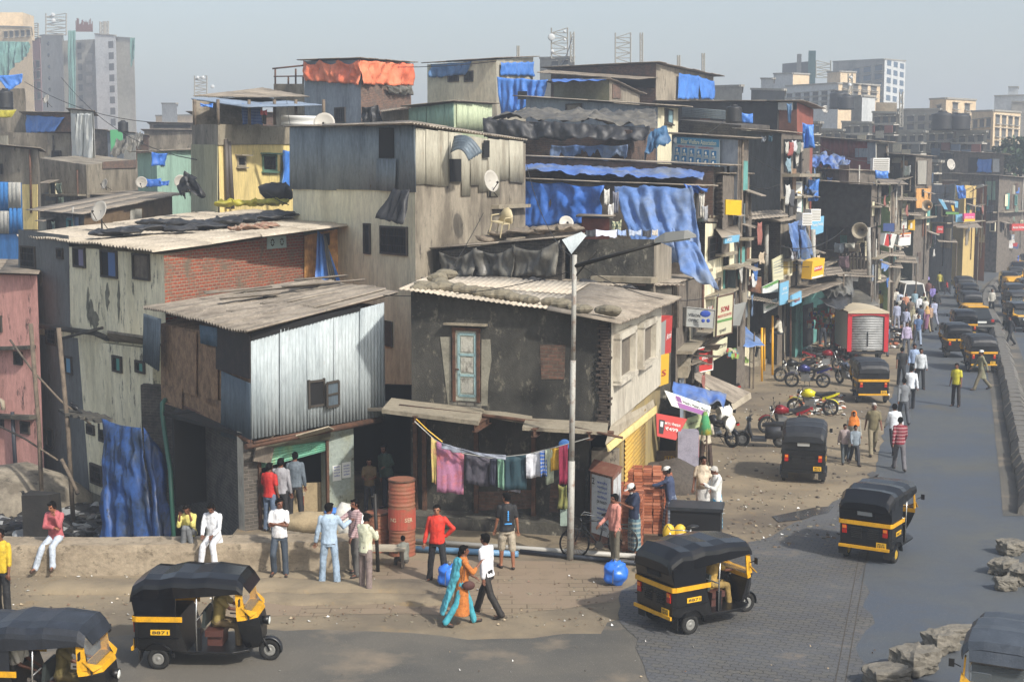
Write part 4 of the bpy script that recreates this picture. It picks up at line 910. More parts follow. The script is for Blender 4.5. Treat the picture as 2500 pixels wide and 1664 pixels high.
 for s in(-1,1):
  b=BM();box(b,(s*.50,-1.235,.80),(.11,.03,.20));tl=obj('tail_light',b,M['lamp_red'],r);b=BM();box(b,(s*.50,-1.254,.855),(.09,.012,.07));obj('indicator',b,M['lamp_orange'],tl)
  b=BM();tube(b,[(s*.62,.76,1.28),(s*.74,.80,1.34)],.01,5);box(b,(s*.76,.80,1.34),(.09,.02,.13));obj('mirror',b,M['black'],r)
  b=BM();box(b,(s*.56,-1.13,.26),(.22,.012,.22));obj('mud_flap',b,M['mud_flap'],r)
 b=BM()
 for s in(-1,1):
  for k in range(6):box(b,(s*.2,-1.232,.62+k*.045),(.26,.02,.02))
 obj('louvre_grille',b,M['mud_flap'],r)
 b=BM();box(b,(.42,-1.262,.50),(.24,.012,.13));pl=obj('number_plate',b,M['plate_yellow'],r)
 text('MH 02','plate_letters',M['ink'],(.42,-1.27,.53),(1,0,0),(0,0,1),.04,pl,w=.16);text('1874','plate_letters',M['ink'],(.42,-1.27,.475),(1,0,0),(0,0,1),.05,pl,w=.18)
 for s in(-1,1):
  b=BM();box(b,(s*.662,-.72,.73),(.012,.36,.10));pl=obj('side_plate',b,M['plate_yellow'],r)
  text('8871','plate_letters',M['ink'],(s*.67,-.72,.73),(0,s,0),(0,0,1),.06,pl,w=.3)
 b=BM();box(b,(0,-1.27,.40),(1.24,.04,.07));obj('rear_bumper',b,M['band_yellow'],r)
 for s in(-1,1):
  b=BM();n=10;loft(b,[[(s*.66,-.78+q*math.cos(a),.22+q*math.sin(a)),(s*.70,-.78+(q+.01)*math.cos(a),.22+(q+.01)*math.sin(a)),(s*.58,-.78+(q+.03)*math.cos(a),.22+(q+.03)*math.sin(a))]for a,q in[(PI*(.02+.96*i/n),.29)for i in range(n+1)]])
  obj('wheel_arch',b,M['black_gloss'],r)
 for s in(-1,1):wheel(r,'wheel',(s*.585,-.78,.21),.21,.11)
 wheel(r,'wheel',(0,1.20,.21),.21,.10)
 b=BM();n=10;loft(b,[[(x,1.20+(.235 if abs(x)<.05 else .225)*math.cos(a),.23+(.245 if abs(x)<.05 else .225)*math.sin(a))for x in(-.08,-.04,.04,.08)]for a in[PI*(-.08+.95*i/n)for i in range(n+1)]],closed=False,smooth=True)
 obj('front_mudguard',b,M['hood_dusty'],r,solid=.008)
 b=BM()
 for s in(-1,1):tube(b,[(s*.07,1.20,.21),(s*.06,1.04,.55)],.02,6)
 obj('front_fork',b,M['black'],r)
 return r
RK=rickshaw();RKN=RK
def place(px,py,hdg,label,swap=None,group='auto rickshaws on the road',first=[True],z=0.0,dy=0,scale=None,drop=()):
 p=G(px,py,z)
 if first[0]:
  first[0]=False;RK.location=p;RK.rotation_euler=(0,0,math.radians(hdg));RK['label']=label;RK['group']=group;RK.scale=(.93,)*3
  return RK
 return dup(RK,p,math.radians(hdg),label,group,swap=swap,scale=scale,drop=drop)
DUSTY={'hood':M['hood_dusty']}
place(508,1608,-92,'black and yellow auto rickshaw driving right past the low wall, khaki driver')
place(125,1750,-93,'auto rickshaw cut off by the bottom left corner of the photo',{'hood':mk('hood_blue','1d2128','2b303a',.5,2,rough=.4)})
place(1712,1514,-59,'large auto rickshaw on the block paving, seen from behind',{'rear_window':M['void']})
place(2150,1348,-33,'auto rickshaw driving off on the asphalt past the muddy puddle',{'rim_steel':M['rim_yellow'],'rear_window':flat('rw2','8b8f90',.3)})
place(1964,1162,-14,'auto rickshaw with pale rear window parked on the dirt beside the scooters',{'rear_window':flat('rw3','aeb0ae',.3),**DUSTY,'band_yellow':M['body_black']})
place(2116,975,-2,'auto rickshaw with grey roof standing behind the red and white truck',{**DUSTY,'rear_window':M['void'],'rear_bumper':M['chrome']})
place(2455,1790,152,'auto rickshaw facing the camera in the bottom right corner among the stones',{'hood':mk('hood_grey','343a42','424850',.5,2,rough=.4)})
far=[(2327,868,-3,'auto rickshaw left of the stickered one in the nearest road pair'),(2383,902,-2,'auto rickshaw directly behind the man in the white skull cap'),(2348,828,-8,'auto rickshaw just behind the left one of the nearest road pair'),(2363,772,-4,'auto rickshaw with a dark bundle on its roof ahead of the taxi'),(2358,748,-6,'second rickshaw from the far end of the left road queue'),(2350,728,-8,'farthest rickshaw of the left road queue near the running boy'),(2486,806,176,'nearest rickshaw of the oncoming lane, facing the camera'),(2480,772,174,'second oncoming rickshaw behind the nearest one beyond the divider'),(2474,750,172,'third oncoming rickshaw beyond the divider'),(2471,730,170,'oncoming rickshaw with a yellow hood beyond the divider'),(2461,714,168,'oncoming rickshaw at the inner side of the bend beside the divider'),(2478,700,164,'oncoming rickshaw behind the yellow hooded one'),(2486,684,160,'last oncoming rickshaw before the divider vanishes'),(2510,770,174,'oncoming rickshaw cut by the right edge behind the nearest one'),(2505,735,172,'oncoming rickshaw cut by the right edge beside the yellow hooded one'),(2506,660,150,'oncoming rickshaw farthest up the bend at the right edge'),(2396,636,-60,'dark rickshaw parked beside the motorcycles at the far shops'),(2450,634,-150,'rickshaw parked by the blue drum before the grey container'),(2505,645,140,'farthest oncoming rickshaw at the right edge near the container')]
for i,(x,y,h,l)in enumerate(far):
 sw={'rear_window':M['void'],**(DUSTY if i%2 else{})}
 if i==9:sw['hood']=M['band_yellow']
 place(x,y,h,l,sw,drop=('side_plate','rear_bumper')if i!=1 else())
def carbody(name,label,cat,loc,rz,L_,W_,prof,mats,glassy,cabin):
 """prof: lower body side profile (y,z); cabin: greenhouse profile; lofted across x with tumblehome"""
 r=thing(name,label,cat,loc,rz,world=False);b=BM()
 xs=((-W_/2,.0),(-W_/2+.06,.03),(W_/2-.06,.03),(W_/2,.0))
 loft(b,[[(x,y*(1 if i in(1,2)else .985),z+(0 if i in(1,2)else-.02))for y,z in prof]for i,(x,_)in enumerate(xs)],closed=True);obj('body',b,mats[0],r)
 b=BM();w0,w1=W_/2-.04,W_/2-.2
 zs=[z for _,z in cabin];zlo,zhi=min(zs),max(zs)
 def cw(z):return w0+(w1-w0)*(z-zlo)/(zhi-zlo)
 loft(b,[[(s*cw(z),y,z)for y,z in cabin]for s in(-1,1)],closed=True);obj('windows',b,glassy,r)
 top=[p for p in cabin if p[1]>zhi-.12];b=BM();y0,y1=min(p[0]for p in top),max(p[0]for p in top)
 prism(b,[(-w1-.02,y0-.06,zhi-.01),(w1+.02,y0-.06,zhi-.01),(w1+.02,y1+.06,zhi-.01),(-w1-.02,y1+.06,zhi-.01)],(0,0,.06));obj('roof',b,mats[1],r)
 b=BM();lo=[p for p in cabin if p[1]<zlo+.02];ya,yb=min(p[0]for p in lo),max(p[0]for p in lo)
 for s in(-1,1):
  for(a,c)in(((ya,zlo),(y0,zhi)),((yb,zlo),(y1,zhi)),(((ya+yb)/2,zlo),((y0+y1)/2,zhi))):tube(b,[(s*(w0+.01),a[0],a[1]),(s*(w1+.01),c[0],c[1])],.045,5)
 obj('pillar',b,mats[1],r)
 for s in(-1,1):
  for y in(-L_*.3,L_*.31):wheel(r,'wheel',(s*(W_/2-.08),y,.28),.28,.16)
  b=BM();box(b,(s*(W_/2-.16),-L_/2-.005,.75),(.16,.04,.16));obj('tail_light',b,M['lamp_red'],r)
 b=BM();box(b,(0,-L_/2-.01,.45),(W_*.96,.1,.12));obj('rear_bumper',b,mats[2],r)
 b=BM();box(b,(0,-L_/2-.02,.66),(.5,.02,.11));obj('number_plate',b,M['sign_white'],r);return r
carbody('taxi','black taxi with a yellow roof among the rickshaws on the road','taxi',G(2374,806),math.radians(-3),3.9,1.5,[(-1.95,.3),(1.95,.3),(1.95,.7),(1.2,.82),(-1.5,.85),(-1.95,.78)],[flat('taxi_black','1a1c1e',.3),M['band_yellow'],M['chrome']],M['glass_dark'],[(-1.45,.85),(1.1,.82),(.55,1.4),(-1.0,1.42)])
v=carbody('minivan','white minivan parked nose away beside the roadside stalls','van',G(2216,755),math.radians(-2),3.7,1.5,[(-1.8,.3),(1.85,.3),(1.85,.8),(1.6,1.0),(-1.82,1.02)],[M['white_paint'],M['white_paint'],M['white_paint']],M['glass_dark'],[(-1.8,1.0),(1.55,1.0),(1.0,1.8),(-1.65,1.82)])
def truck():
 p=G(2115,885);r=thing('box_truck','small delivery truck with red rear frame, cream roof and grey roller shutter','truck',p,math.radians(-2),world=False)
 b=BM();box(b,(0,1.6,1.45),(1.78,3.4,1.7));obj('box_side',b,M['white_paint'],r)
 b=BM()
 for s in(-1,1):box(b,(s*.86,-.14,1.42),(.2,.12,1.75))
 n=8;loft(b,[[(x,-.2,2.18+.10*math.cos(x*1.6)),(x,-.08,2.18+.10*math.cos(x*1.6)),(x,-.08,2.42+.14*math.cos(x*1.6)),(x,-.2,2.42+.14*math.cos(x*1.6))]for x in[-.96+1.92*i/n for i in range(n+1)]]);obj('rear_frame',b,M['red_paint'],r)
 b=BM();loft(b,[[(x,-.25,2.44+.14*math.cos(x*1.6)),(x,3.3,2.44+.14*math.cos(x*1.6)),(x,3.3,2.36),(x,-.25,2.36)]for x in[-.96+1.92*i/n for i in range(n+1)]]);obj('roof',b,flat('roof_cream','b8ab92',.6),r)
 b=BM();sheet(b,(-.77,-.13,2.25),(.77,-.13,2.25),(.77,-.13,.62),(-.77,-.13,.62),2,120,lambda u,v:(0,0,.012*math.sin(v*2*PI*14)));obj('roller_shutter',b,mk('shutter_grey','8e9090','6c6e6d',.5,4,rough=.45),r,solid=.01)
 b=BM();tube(b,[(.0,-.17,1.5),(0,-.17,.8)],.02,5);obj('shutter_lock',b,M['iron'],r)
 b=BM();box(b,(0,4.0,1.1),(1.6,1.3,1.4));obj('cab',b,M['red_paint'],r)
 b=BM();box(b,(0,-.1,.5),(1.7,.12,.12));obj('rear_bumper',b,M['black'],r)
 for s in(-1,1):
  for y in(.8,3.9):wheel(r,'wheel',(s*.72,y,.3),.3,.18)
truck()
flat('bike_black','121214',.35);flat('tank_yellow','c9c21a',.3);flat('tank_purple','2b2f66',.25,.3);flat('tank_red','7f1622',.25,.2);flat('engine_grey','7b7c7c',.4,.5);flat('scooter_grey','303236',.35)
def motorbike(tank,name='motorcycle',style='sport'):
 r=thing(name,'x','motorcycle',world=False);R_=.30
 for y in(-.62,.66):wheel(r,'wheel',(0,y,R_),R_,.09,M['engine_grey'],spokes=6,tw=.28)
 b=BM();loft(b,[[(-.02,.44,.72),(.02,.44,.72),(.02,.44,.80),(-.02,.44,.80)],[(-.13,.32,.70),(.13,.32,.70),(.11,.32,.94),(-.11,.32,.94)],[(-.15,.15,.70),(.15,.15,.70),(.12,.15,.97),(-.12,.15,.97)],[(-.10,-.08,.72),(.10,-.08,.72),(.07,-.08,.86),(-.07,-.08,.86)]],smooth=True);obj('fuel_tank',b,tank,r)
 b=BM();loft(b,[[(-.09,-.04,.76),(.09,-.04,.76),(.08,-.04,.83),(-.08,-.04,.83)],[(-.13,-.3,.72),(.13,-.3,.72),(.12,-.3,.80),(-.12,-.3,.80)],[(-.12,-.55,.78),(.12,-.55,.78),(.11,-.55,.88),(-.11,-.55,.88)],[(-.07,-.82,.86),(.07,-.82,.86),(.06,-.82,.92),(-.06,-.82,.92)]]);obj('seat',b,M['black'],r)
 b=BM();loft(b,[[(-.1,-.35,.60),(.1,-.35,.60),(.1,-.35,.72),(-.1,-.35,.72)],[(-.08,-.75,.74),(.08,-.75,.74),(.08,-.75,.84),(-.08,-.75,.84)],[(-.03,-.95,.84),(.03,-.95,.84),(.03,-.95,.88),(-.03,-.95,.88)]]);obj('tail_panel',b,tank,r)
 b=BM();box(b,(0,.12,.42),(.24,.34,.26));
 for k in range(5):box(b,(0,.22,.56+k*.028),(.22,.2,.012))
 tube(b,[(-.14,.0,.38),(.14,.0,.38)],.1,12);obj('engine',b,M['engine_grey'],r)
 b=BM();tube(b,[(0,.42,.82),(0,.2,.66),(0,-.1,.62),(0,-.5,.72)],.03,6);tube(b,[(0,.42,.8),(0,.34,.5),(0,.1,.28),(0,-.2,.3)],.025,6)
 for s in(-1,1):tube(b,[(s*.06,-.62,.3),(s*.07,-.1,.36)],.02,6);tube(b,[(s*.1,-.62,.32),(s*.09,-.45,.7)],.022,6)
 obj('chassis',b,M['bike_black'],r)
 b=BM()
 for s in(-1,1):tube(b,[(s*.07,.66,.3),(s*.08,.44,.86)],.022,6)
 obj('front_fork',b,M['chrome'],r)
 b=BM();tube(b,[(-.36,.26,.98),(-.2,.38,.98),(0,.42,.92),(.2,.38,.98),(.36,.26,.98)],.014,6)
 for s in(-1,1):tube(b,[(s*.25,.34,.98),(s*.3,.36,1.12)],.007,4,True);ball(b,(s*.31,.36,1.15),(.055,.015,.035),8,5)
 obj('handlebar',b,M['bike_black'],r)
 b=BM();ball(b,(0,.52,.86),(.1,.07,.1),12,8);h=obj('headlight',b,M['bike_black']if style=='sport' else M['chrome'],r);b=BM();ball(b,(0,.57,.86),(.075,.03,.075),12,6);obj('lens',b,M['lamp_glass'],h)
 b=BM();tube(b,[(.1,.2,.3),(.13,-.2,.26),(.15,-.75,.36)],[.02,.03,.045],8);obj('exhaust',b,M['chrome'],r)
 n=8
 for(yc,a0,a1,rr)in((.66,.15,.75,.34),(-.62,.35,.85,.34)):b=BM();loft(b,[[(x,yc+rr*math.cos(a),R_+rr*math.sin(a))for x in(-.06,0,.06)]for a in[PI*(a0+(a1-a0)*i/n)for i in range(n+1)]],closed=False,smooth=True);obj('mudguard',b,tank,r,solid=.006)
 b=BM();box(b,(0,-.93,.80),(.12,.03,.06));obj('tail_light',b,M['lamp_red'],r)
 b=BM();tube(b,[(.05,-.05,.3),(.22,-.08,.0)],.012,5);obj('side_stand',b,M['iron'],r)
 return r
def scooter():
 r=thing('scooter','x','scooter',world=False)
 for y in(-.58,.62):wheel(r,'wheel',(0,y,.24),.24,.10,M['engine_grey'],tw=.42)
 g=M['scooter_grey'];b=BM();loft(b,[[(-.17,-.1,.32),(.17,-.1,.32),(.15,-.1,.70),(-.15,-.1,.70)],[(-.22,-.4,.32),(.22,-.4,.32),(.17,-.4,.72),(-.17,-.4,.72)],[(-.18,-.7,.42),(.18,-.7,.42),(.13,-.7,.74),(-.13,-.7,.74)],[(-.06,-.92,.62),(.06,-.92,.62),(.05,-.92,.74),(-.05,-.92,.74)]],smooth=True);obj('rear_body',b,g,r)
 b=BM();loft(b,[[(-.13,.0,.70),(.13,.0,.70),(.12,.0,.77),(-.12,.0,.77)],[(-.16,-.4,.72),(.16,-.4,.72),(.15,-.4,.82),(-.15,-.4,.82)],[(-.12,-.78,.75),(.12,-.78,.75),(.1,-.78,.84),(-.1,-.78,.84)]]);obj('seat',b,M['black'],r)
 b=BM();box(b,(0,.1,.27),(.36,.5,.1));obj('floorboard',b,g,r)
 b=BM();loft(b,[[(-.18,.28,.27),(0,.36,.25),(.18,.28,.27),(0,.30,.27)],[(-.22,.36,.55),(0,.48,.55),(.22,.36,.55),(0,.38,.55)],[(-.14,.40,.86),(0,.48,.86),(.14,.40,.86),(0,.38,.86)]],smooth=True);obj('leg_shield',b,g,r)
 b=BM();loft(b,[[(-.12,.34,.86),(.12,.34,.86),(.1,.36,.98),(-.1,.36,.98)],[(-.08,.5,.88),(.08,.5,.88),(.07,.48,.98),(-.07,.48,.98)]]);h=obj('headset',b,g,r);b=BM();ball(b,(0,.5,.93),(.065,.03,.045),10,6);obj('lens',b,M['lamp_glass'],h)
 b=BM();tube(b,[(-.33,.3,1.0),(0,.42,.96),(.33,.3,1.0)],.013,6)
 for s in(-1,1):tube(b,[(s*.22,.36,.98),(s*.27,.38,1.12)],.006,4);ball(b,(s*.28,.38,1.15),(.05,.012,.035),8,5)
 obj('handlebar',b,M['black'],r)
 b=BM();n=8;loft(b,[[(x,.62+.28*math.cos(a),.24+.28*math.sin(a))for x in(-.08,0,.08)]for a in[PI*(.1+.75*i/n)for i in range(n+1)]],closed=False,smooth=True);obj('mudguard',b,g,r,solid=.008)
 b=BM();tube(b,[(0,.62,.24),(0,.44,.8)],.03,6);obj('front_fork',b,M['engine_grey'],r)
 b=BM();box(b,(0,-.93,.66),(.14,.03,.07));obj('tail_light',b,M['lamp_red'],r);return r
mb=motorbike(M['tank_yellow']);mb.location=G(1985,1012);mb.rotation_euler=(0,-.12,math.radians(70));mb['label']='yellow and black sport motorcycle parked among rubble on the dirt';mb['group']='parked two wheelers'
GP='parked two wheelers'
def mbd(px,py,h,tank,label,**k):o=dup(mb,G(px,py),0,label,GP,swap={'tank_yellow':tank},**k);o.rotation_euler=(0,-.12,math.radians(h));return o
mbd(1972,945,80,M['tank_purple'],'blue purple cruiser motorcycle side on before the canteen platform');mbd(1940,930,100,M['bike_black'],'black motorcycle with silver cover half hidden behind the purple cruiser')
mbd(2010,905,-100,M['tank_red'],'red motorcycle behind the purple cruiser near the rubble');mbd(2072,940,20,flat('tank_slate','3a4252',.35),'slate motorcycle squeezed beside the grey roofed rickshaw');mbd(1915,1055,100,M['tank_red'],'maroon motorcycle standing behind the grey scooter')
mbd(1752,1085,40,M['bike_black'],'black motorcycle behind the phone booth man');mbd(1790,985,10,M['bike_black'],'dark motorcycle half hidden under the sloping tin awning')
mbd(2180,838,60,M['bike_black'],'motorcycle with a man beside the red truck');mbd(2352,648,80,M['bike_black'],'black motorcycle before the far shops, ridden by a man in white');mbd(2378,645,95,M['tank_red'],'red motorcycle next to the far parked rickshaw');mbd(2228,664,170,M['bike_black'],'motorcycle facing the camera behind the white minivan');mbd(2335,640,60,M['tank_purple'],'dark motorcycle beneath the far grey shop awning')
sc_=scooter();sc_.location=G(1860,1090);sc_.rotation_euler=(0,-.1,math.radians(78));sc_['label']='dark grey scooter parked beside the pale windowed rickshaw';sc_['group']=GP
def bicycle(loc,rz,label,fm,dropbars=False):
 r=thing('bicycle',label,'bicycle',loc,rz,world=False);R_=.35
 for y in(-.55,.55):wheel(r,'wheel',(0,y,R_),R_,.035,M['rust_iron'],spokes=24,tw=.1)
 b=BM()
 for p,q in(((0,.40,.85),(0,-.15,.85)),((0,.40,.80),(0,.0,.30)),((0,-.15,.95),(0,.0,.30)),((0,-.15,.8),(0,-.55,R_)),((0,0,.3),(0,-.55,R_)),((0,.42,.92),(0,.36,.76)),((0,.37,.78),(0,.55,R_))):tube(b,[p,q],.018,6)
 obj('frame',b,fm,r);b=BM();tube(b,[(-.28,.1,.98),(-.27,.3,1.02),(0,.40,.98),(.27,.3,1.02),(.28,.1,.98)],.012,6);obj('handlebar',b,M['chrome'],r)
 b=BM();ball(b,(0,-.2,.98),(.1,.15,.045),10,6);obj('saddle',b,M['black'],r);b=BM();box(b,(0,-.55,.76),(.16,.4,.02));tube(b,[(0.07,-.5,.76),(0.04,-.55,R_)],.008,4);obj('carrier',b,M['iron'],r)
 n=10
 for yc in(-.55,.55):b=BM();loft(b,[[(x,yc+.38*math.cos(a),R_+.38*math.sin(a))for x in(-.03,0,.03)]for a in[PI*(.1+.75*i/n)for i in range(n+1)]],closed=False);obj('mudguard',b,M['iron'],r,solid=.004);b=BM();tube(b,[(-.09,0,.3),(.09,0,.3)],.09,12);tube(b,[(.1,.0,.3),(.1,.12,.2)],.012,5);obj('crank',b,M['iron'],r);return r
p=G(1462,1362);o=bicycle(p,math.radians(93),'old black roadster bicycle leaning beside the lamp post',M['bike_black']);o.rotation_euler=(0,.12,math.radians(93))
p=G(1672,1395);o=bicycle(p,math.radians(120),'white bicycle with yellow bags on the handlebar behind the large rickshaw',M['white_paint'])
b=BM();q=p+Vector((-.35,.1,0));ball(b,q+Vector((0,0,.85)),(.14,.1,.2),10,7);ball(b,q+Vector((.25,.05,.83)),(.15,.1,.2),10,7);tag(obj('carrier_bags',b,flat('bag_yellow','c9a52a',.5)),'yellow plastic bags hanging on the white bicycle','bag')
def vrot(v,axis,ang):return Matrix.Rotation(ang,3,axis)@v
def cone(b,p,q,r0,r1,fl=1.0,seg=10):
 p,q=Vector(p),Vector(q);x,y=frame(q-p);R_=[]
 for(c,r)in((p,r0),(q,r1)):ball(b,c,r,8,6)
 for c,r in((p,r0),(q,r1)):R_.append([b.verts.new(c+(x*math.cos(2*PI*k/seg)+y*math.sin(2*PI*k/seg))*r)for k in range(seg)])
 for k in range(seg):b.faces.new((R_[0][k],R_[0][(k+1)%seg],R_[1][(k+1)%seg],R_[1][k]))
 b.faces.new(R_[0][::-1]);b.faces.new(R_[1])
def rings(b,L_,seg=14):
 """closed loft of ellipses: (centre, rx, ry, tilt matrix)"""
 S=[]
 for c,rx,ry,R_ in L_:
  S.append([Vector(c)+R_@Vector((rx*math.cos(2*PI*k/seg),ry*math.sin(2*PI*k/seg),0))for k in range(seg)])
 loft(b,S,closed=True,caps=True)
I3=Matrix.Identity(3)
POSES={}
def P_(lean=0,turn=0,nod=0,la=(0,8,8),ra=(0,8,8),ll=(0,3,0),rl=(0,3,0),hip=None,side=0,tw=0):
 return dict(lean=lean,turn=turn,nod=nod,la=la,ra=ra,ll=ll,rl=rl,hip=hip,side=side,tw=tw)
STAND=P_(la=(5,9,14),ra=(-3,9,18),ll=(2,4,2),rl=(-4,5,0))
WALK=P_(lean=3,la=(-24,8,14),ra=(26,8,28),ll=(26,2,6),rl=(-20,2,22))
WALK2=P_(lean=4,la=(20,8,30),ra=(-20,8,12),ll=(-16,2,30),rl=(22,2,5))
TALK=P_(la=(20,6,95,30),ra=(4,8,12),ll=(6,5,4),rl=(-4,5,2),nod=8)
HIPS=P_(la=(-8,42,85,95),ra=(-4,14,20),ll=(6,8,2),rl=(-4,8,0))
FOLD=P_(la=(28,6,100,78),ra=(24,6,105,78),ll=(0,3,2),rl=(22,4,42),turn=35)
PHONE=P_(la=(30,8,88,35),ra=(32,8,88,35),ll=(3,4,2),rl=(-2,4,2),nod=28)
REACH=P_(lean=8,la=(70,10,25),ra=(35,8,60),ll=(10,5,6),rl=(-6,5,2),nod=12)
SIT=P_(lean=10,la=(32,6,48,22),ra=(32,6,48,22),ll=(78,14,74),rl=(70,12,66),nod=25,hip=0)
SQUAT=P_(lean=24,la=(75,4,118,8),ra=(72,4,118,8),ll=(118,14,128),rl=(118,14,128),nod=22,hip=0)
SITPH=P_(lean=6,la=(42,8,132,12),ra=(34,4,86,74),ll=(70,4,62),rl=(58,22,40),nod=18,turn=-20,hip=0)
DRIVE=P_(lean=8,la=(58,8,34,14),ra=(58,8,34,14),ll=(84,8,82),rl=(80,8,76),hip=0)
WAVE=P_(la=(5,8,12),ra=(120,40,32),ll=(6,5,4),rl=(-4,5,2))
def skeleton(p,H):
 s=H/1.70;d=math.radians;hz=.90*s if p['hip']is None else 0
 def leg(sx,L3):
  f,ab,kn=(d(a)for a in L3);th=Vector((0,0,-.42*s));th=vrot(vrot(th,'X',f),'Y',-sx*ab)
  sh=Vector((0,0,-.40*s));sh=vrot(vrot(sh,'X',f-kn),'Y',-sx*ab*.6)
  h=Vector((sx*.085*s,0,0));k=h+th;a=k+sh;ft=Vector((sx*.03,.15*s,-.045*s));fl=max(-.5,min(1.0,(f-kn)))
  ft=vrot(ft,'X',fl*.5 if p['hip']is None else 0);return h,k,a,a+ft
 LL,RL=leg(-1,p['ll']),leg(1,p['rl'])
 if p['hip']is None:hz=-min(LL[2].z,RL[2].z)+.075*s
 T=Matrix.Rotation(-d(p['lean']),3,'X')@Matrix.Rotation(d(p['side']),3,'Y')@Matrix.Rotation(d(p['tw']),3,'Z')
 O=Vector((0,0,hz));up=lambda v:O+T@(Vector(v)*s)
 def arm(sx,A):
  f,ab,el=(d(a)for a in A[:3]);tw=d(A[3])if len(A)>3 else d(10)
  u=vrot(vrot(Vector((0,0,-.28*s)),'X',f),'Y',-sx*ab);fo=Vector((0,0,-.25*s));fo=vrot(fo,'X',el);fo=vrot(fo,'Z',sx*tw);fo=vrot(vrot(fo,'X',f),'Y',-sx*ab)
  S=up((sx*.158,0,.485));E=S+T@u;W_=E+T@fo;return S,E,W_,(T@fo).normalized()
 LA,RA=arm(-1,p['la']),arm(1,p['ra'])
 hr=Matrix.Rotation(d(p['turn']),3,'Z')@Matrix.Rotation(-d(p['nod']),3,'X')
 neck=up((0,.0,.56));head=neck+hr@(Vector((0,.02,.125))*s)
 off=lambda L_:tuple(O+v for v in L_)
 return dict(s=s,O=O,T=T,up=up,LL=off(LL),RL=off(RL),LA=LA,RA=RA,neck=neck,head=head,hr=hr)
def torso(b,K,g=0.0,z0=-.08,z1=.545,fem=0,belly=0,flare=0.0):
 g0=g
 s,T,up=K['s'],K['T'],K['up'];L_=[]
 prof=[(-.12,.135,.10),(-.04,.150,.108),(.06,.142-.02*fem,.100+belly*.7),(.16,.132-.02*fem,.098+belly),(.28,.145-.01*fem,.104+belly*.4+.015*fem),(.40,.160-.012*fem,.106),(.47,.158-.015*fem,.094),(.515,.120,.076),(.565,.062,.056)]
 if z0<-.12:prof=[(z0,.15+flare,.115+flare*.8),((z0-.12)/2,.15+flare*.4,.112+flare*.4)]+prof[1:]
 for z,rx,ry in prof:
  if z<z0-.001 or z>z1+.03:continue
  L_.append((up((0,(.012+belly*.5)if .0<z<.3 else 0,z)),(rx+g)*s,(ry+g)*s,T))
 rings(b,L_)
def fingers(b,W_,d_,T,s,sx,curl=.5):
 side=(T@Vector((1,0,0)));fw=d_.cross(side).normalized();side=fw.cross(d_).normalized()
 pal=W_+d_*.085*s
 for i,(o_,ln)in enumerate(((-.03,.062),(-.01,.075),(.01,.07),(.03,.055))):
  p=pal+side*o_*s-d_*.01;q=p+(d_*math.cos(curl)+fw*math.sin(curl))*ln*.5*s;r=q+(d_*math.cos(curl*2)+fw*math.sin(curl*2))*ln*.5*s
  tube(b,[p,q,r],[.0095*s,.0085*s,.006*s],5)
 p=W_+d_*.03*s-side*.03*s*sx;q=p+(d_*.7-side*.6*sx).normalized()*.035*s;tube(b,[p,q,q+(d_+fw*.3).normalized()*.03*s],[.012*s,.01*s,.007*s],5)
_mc={}
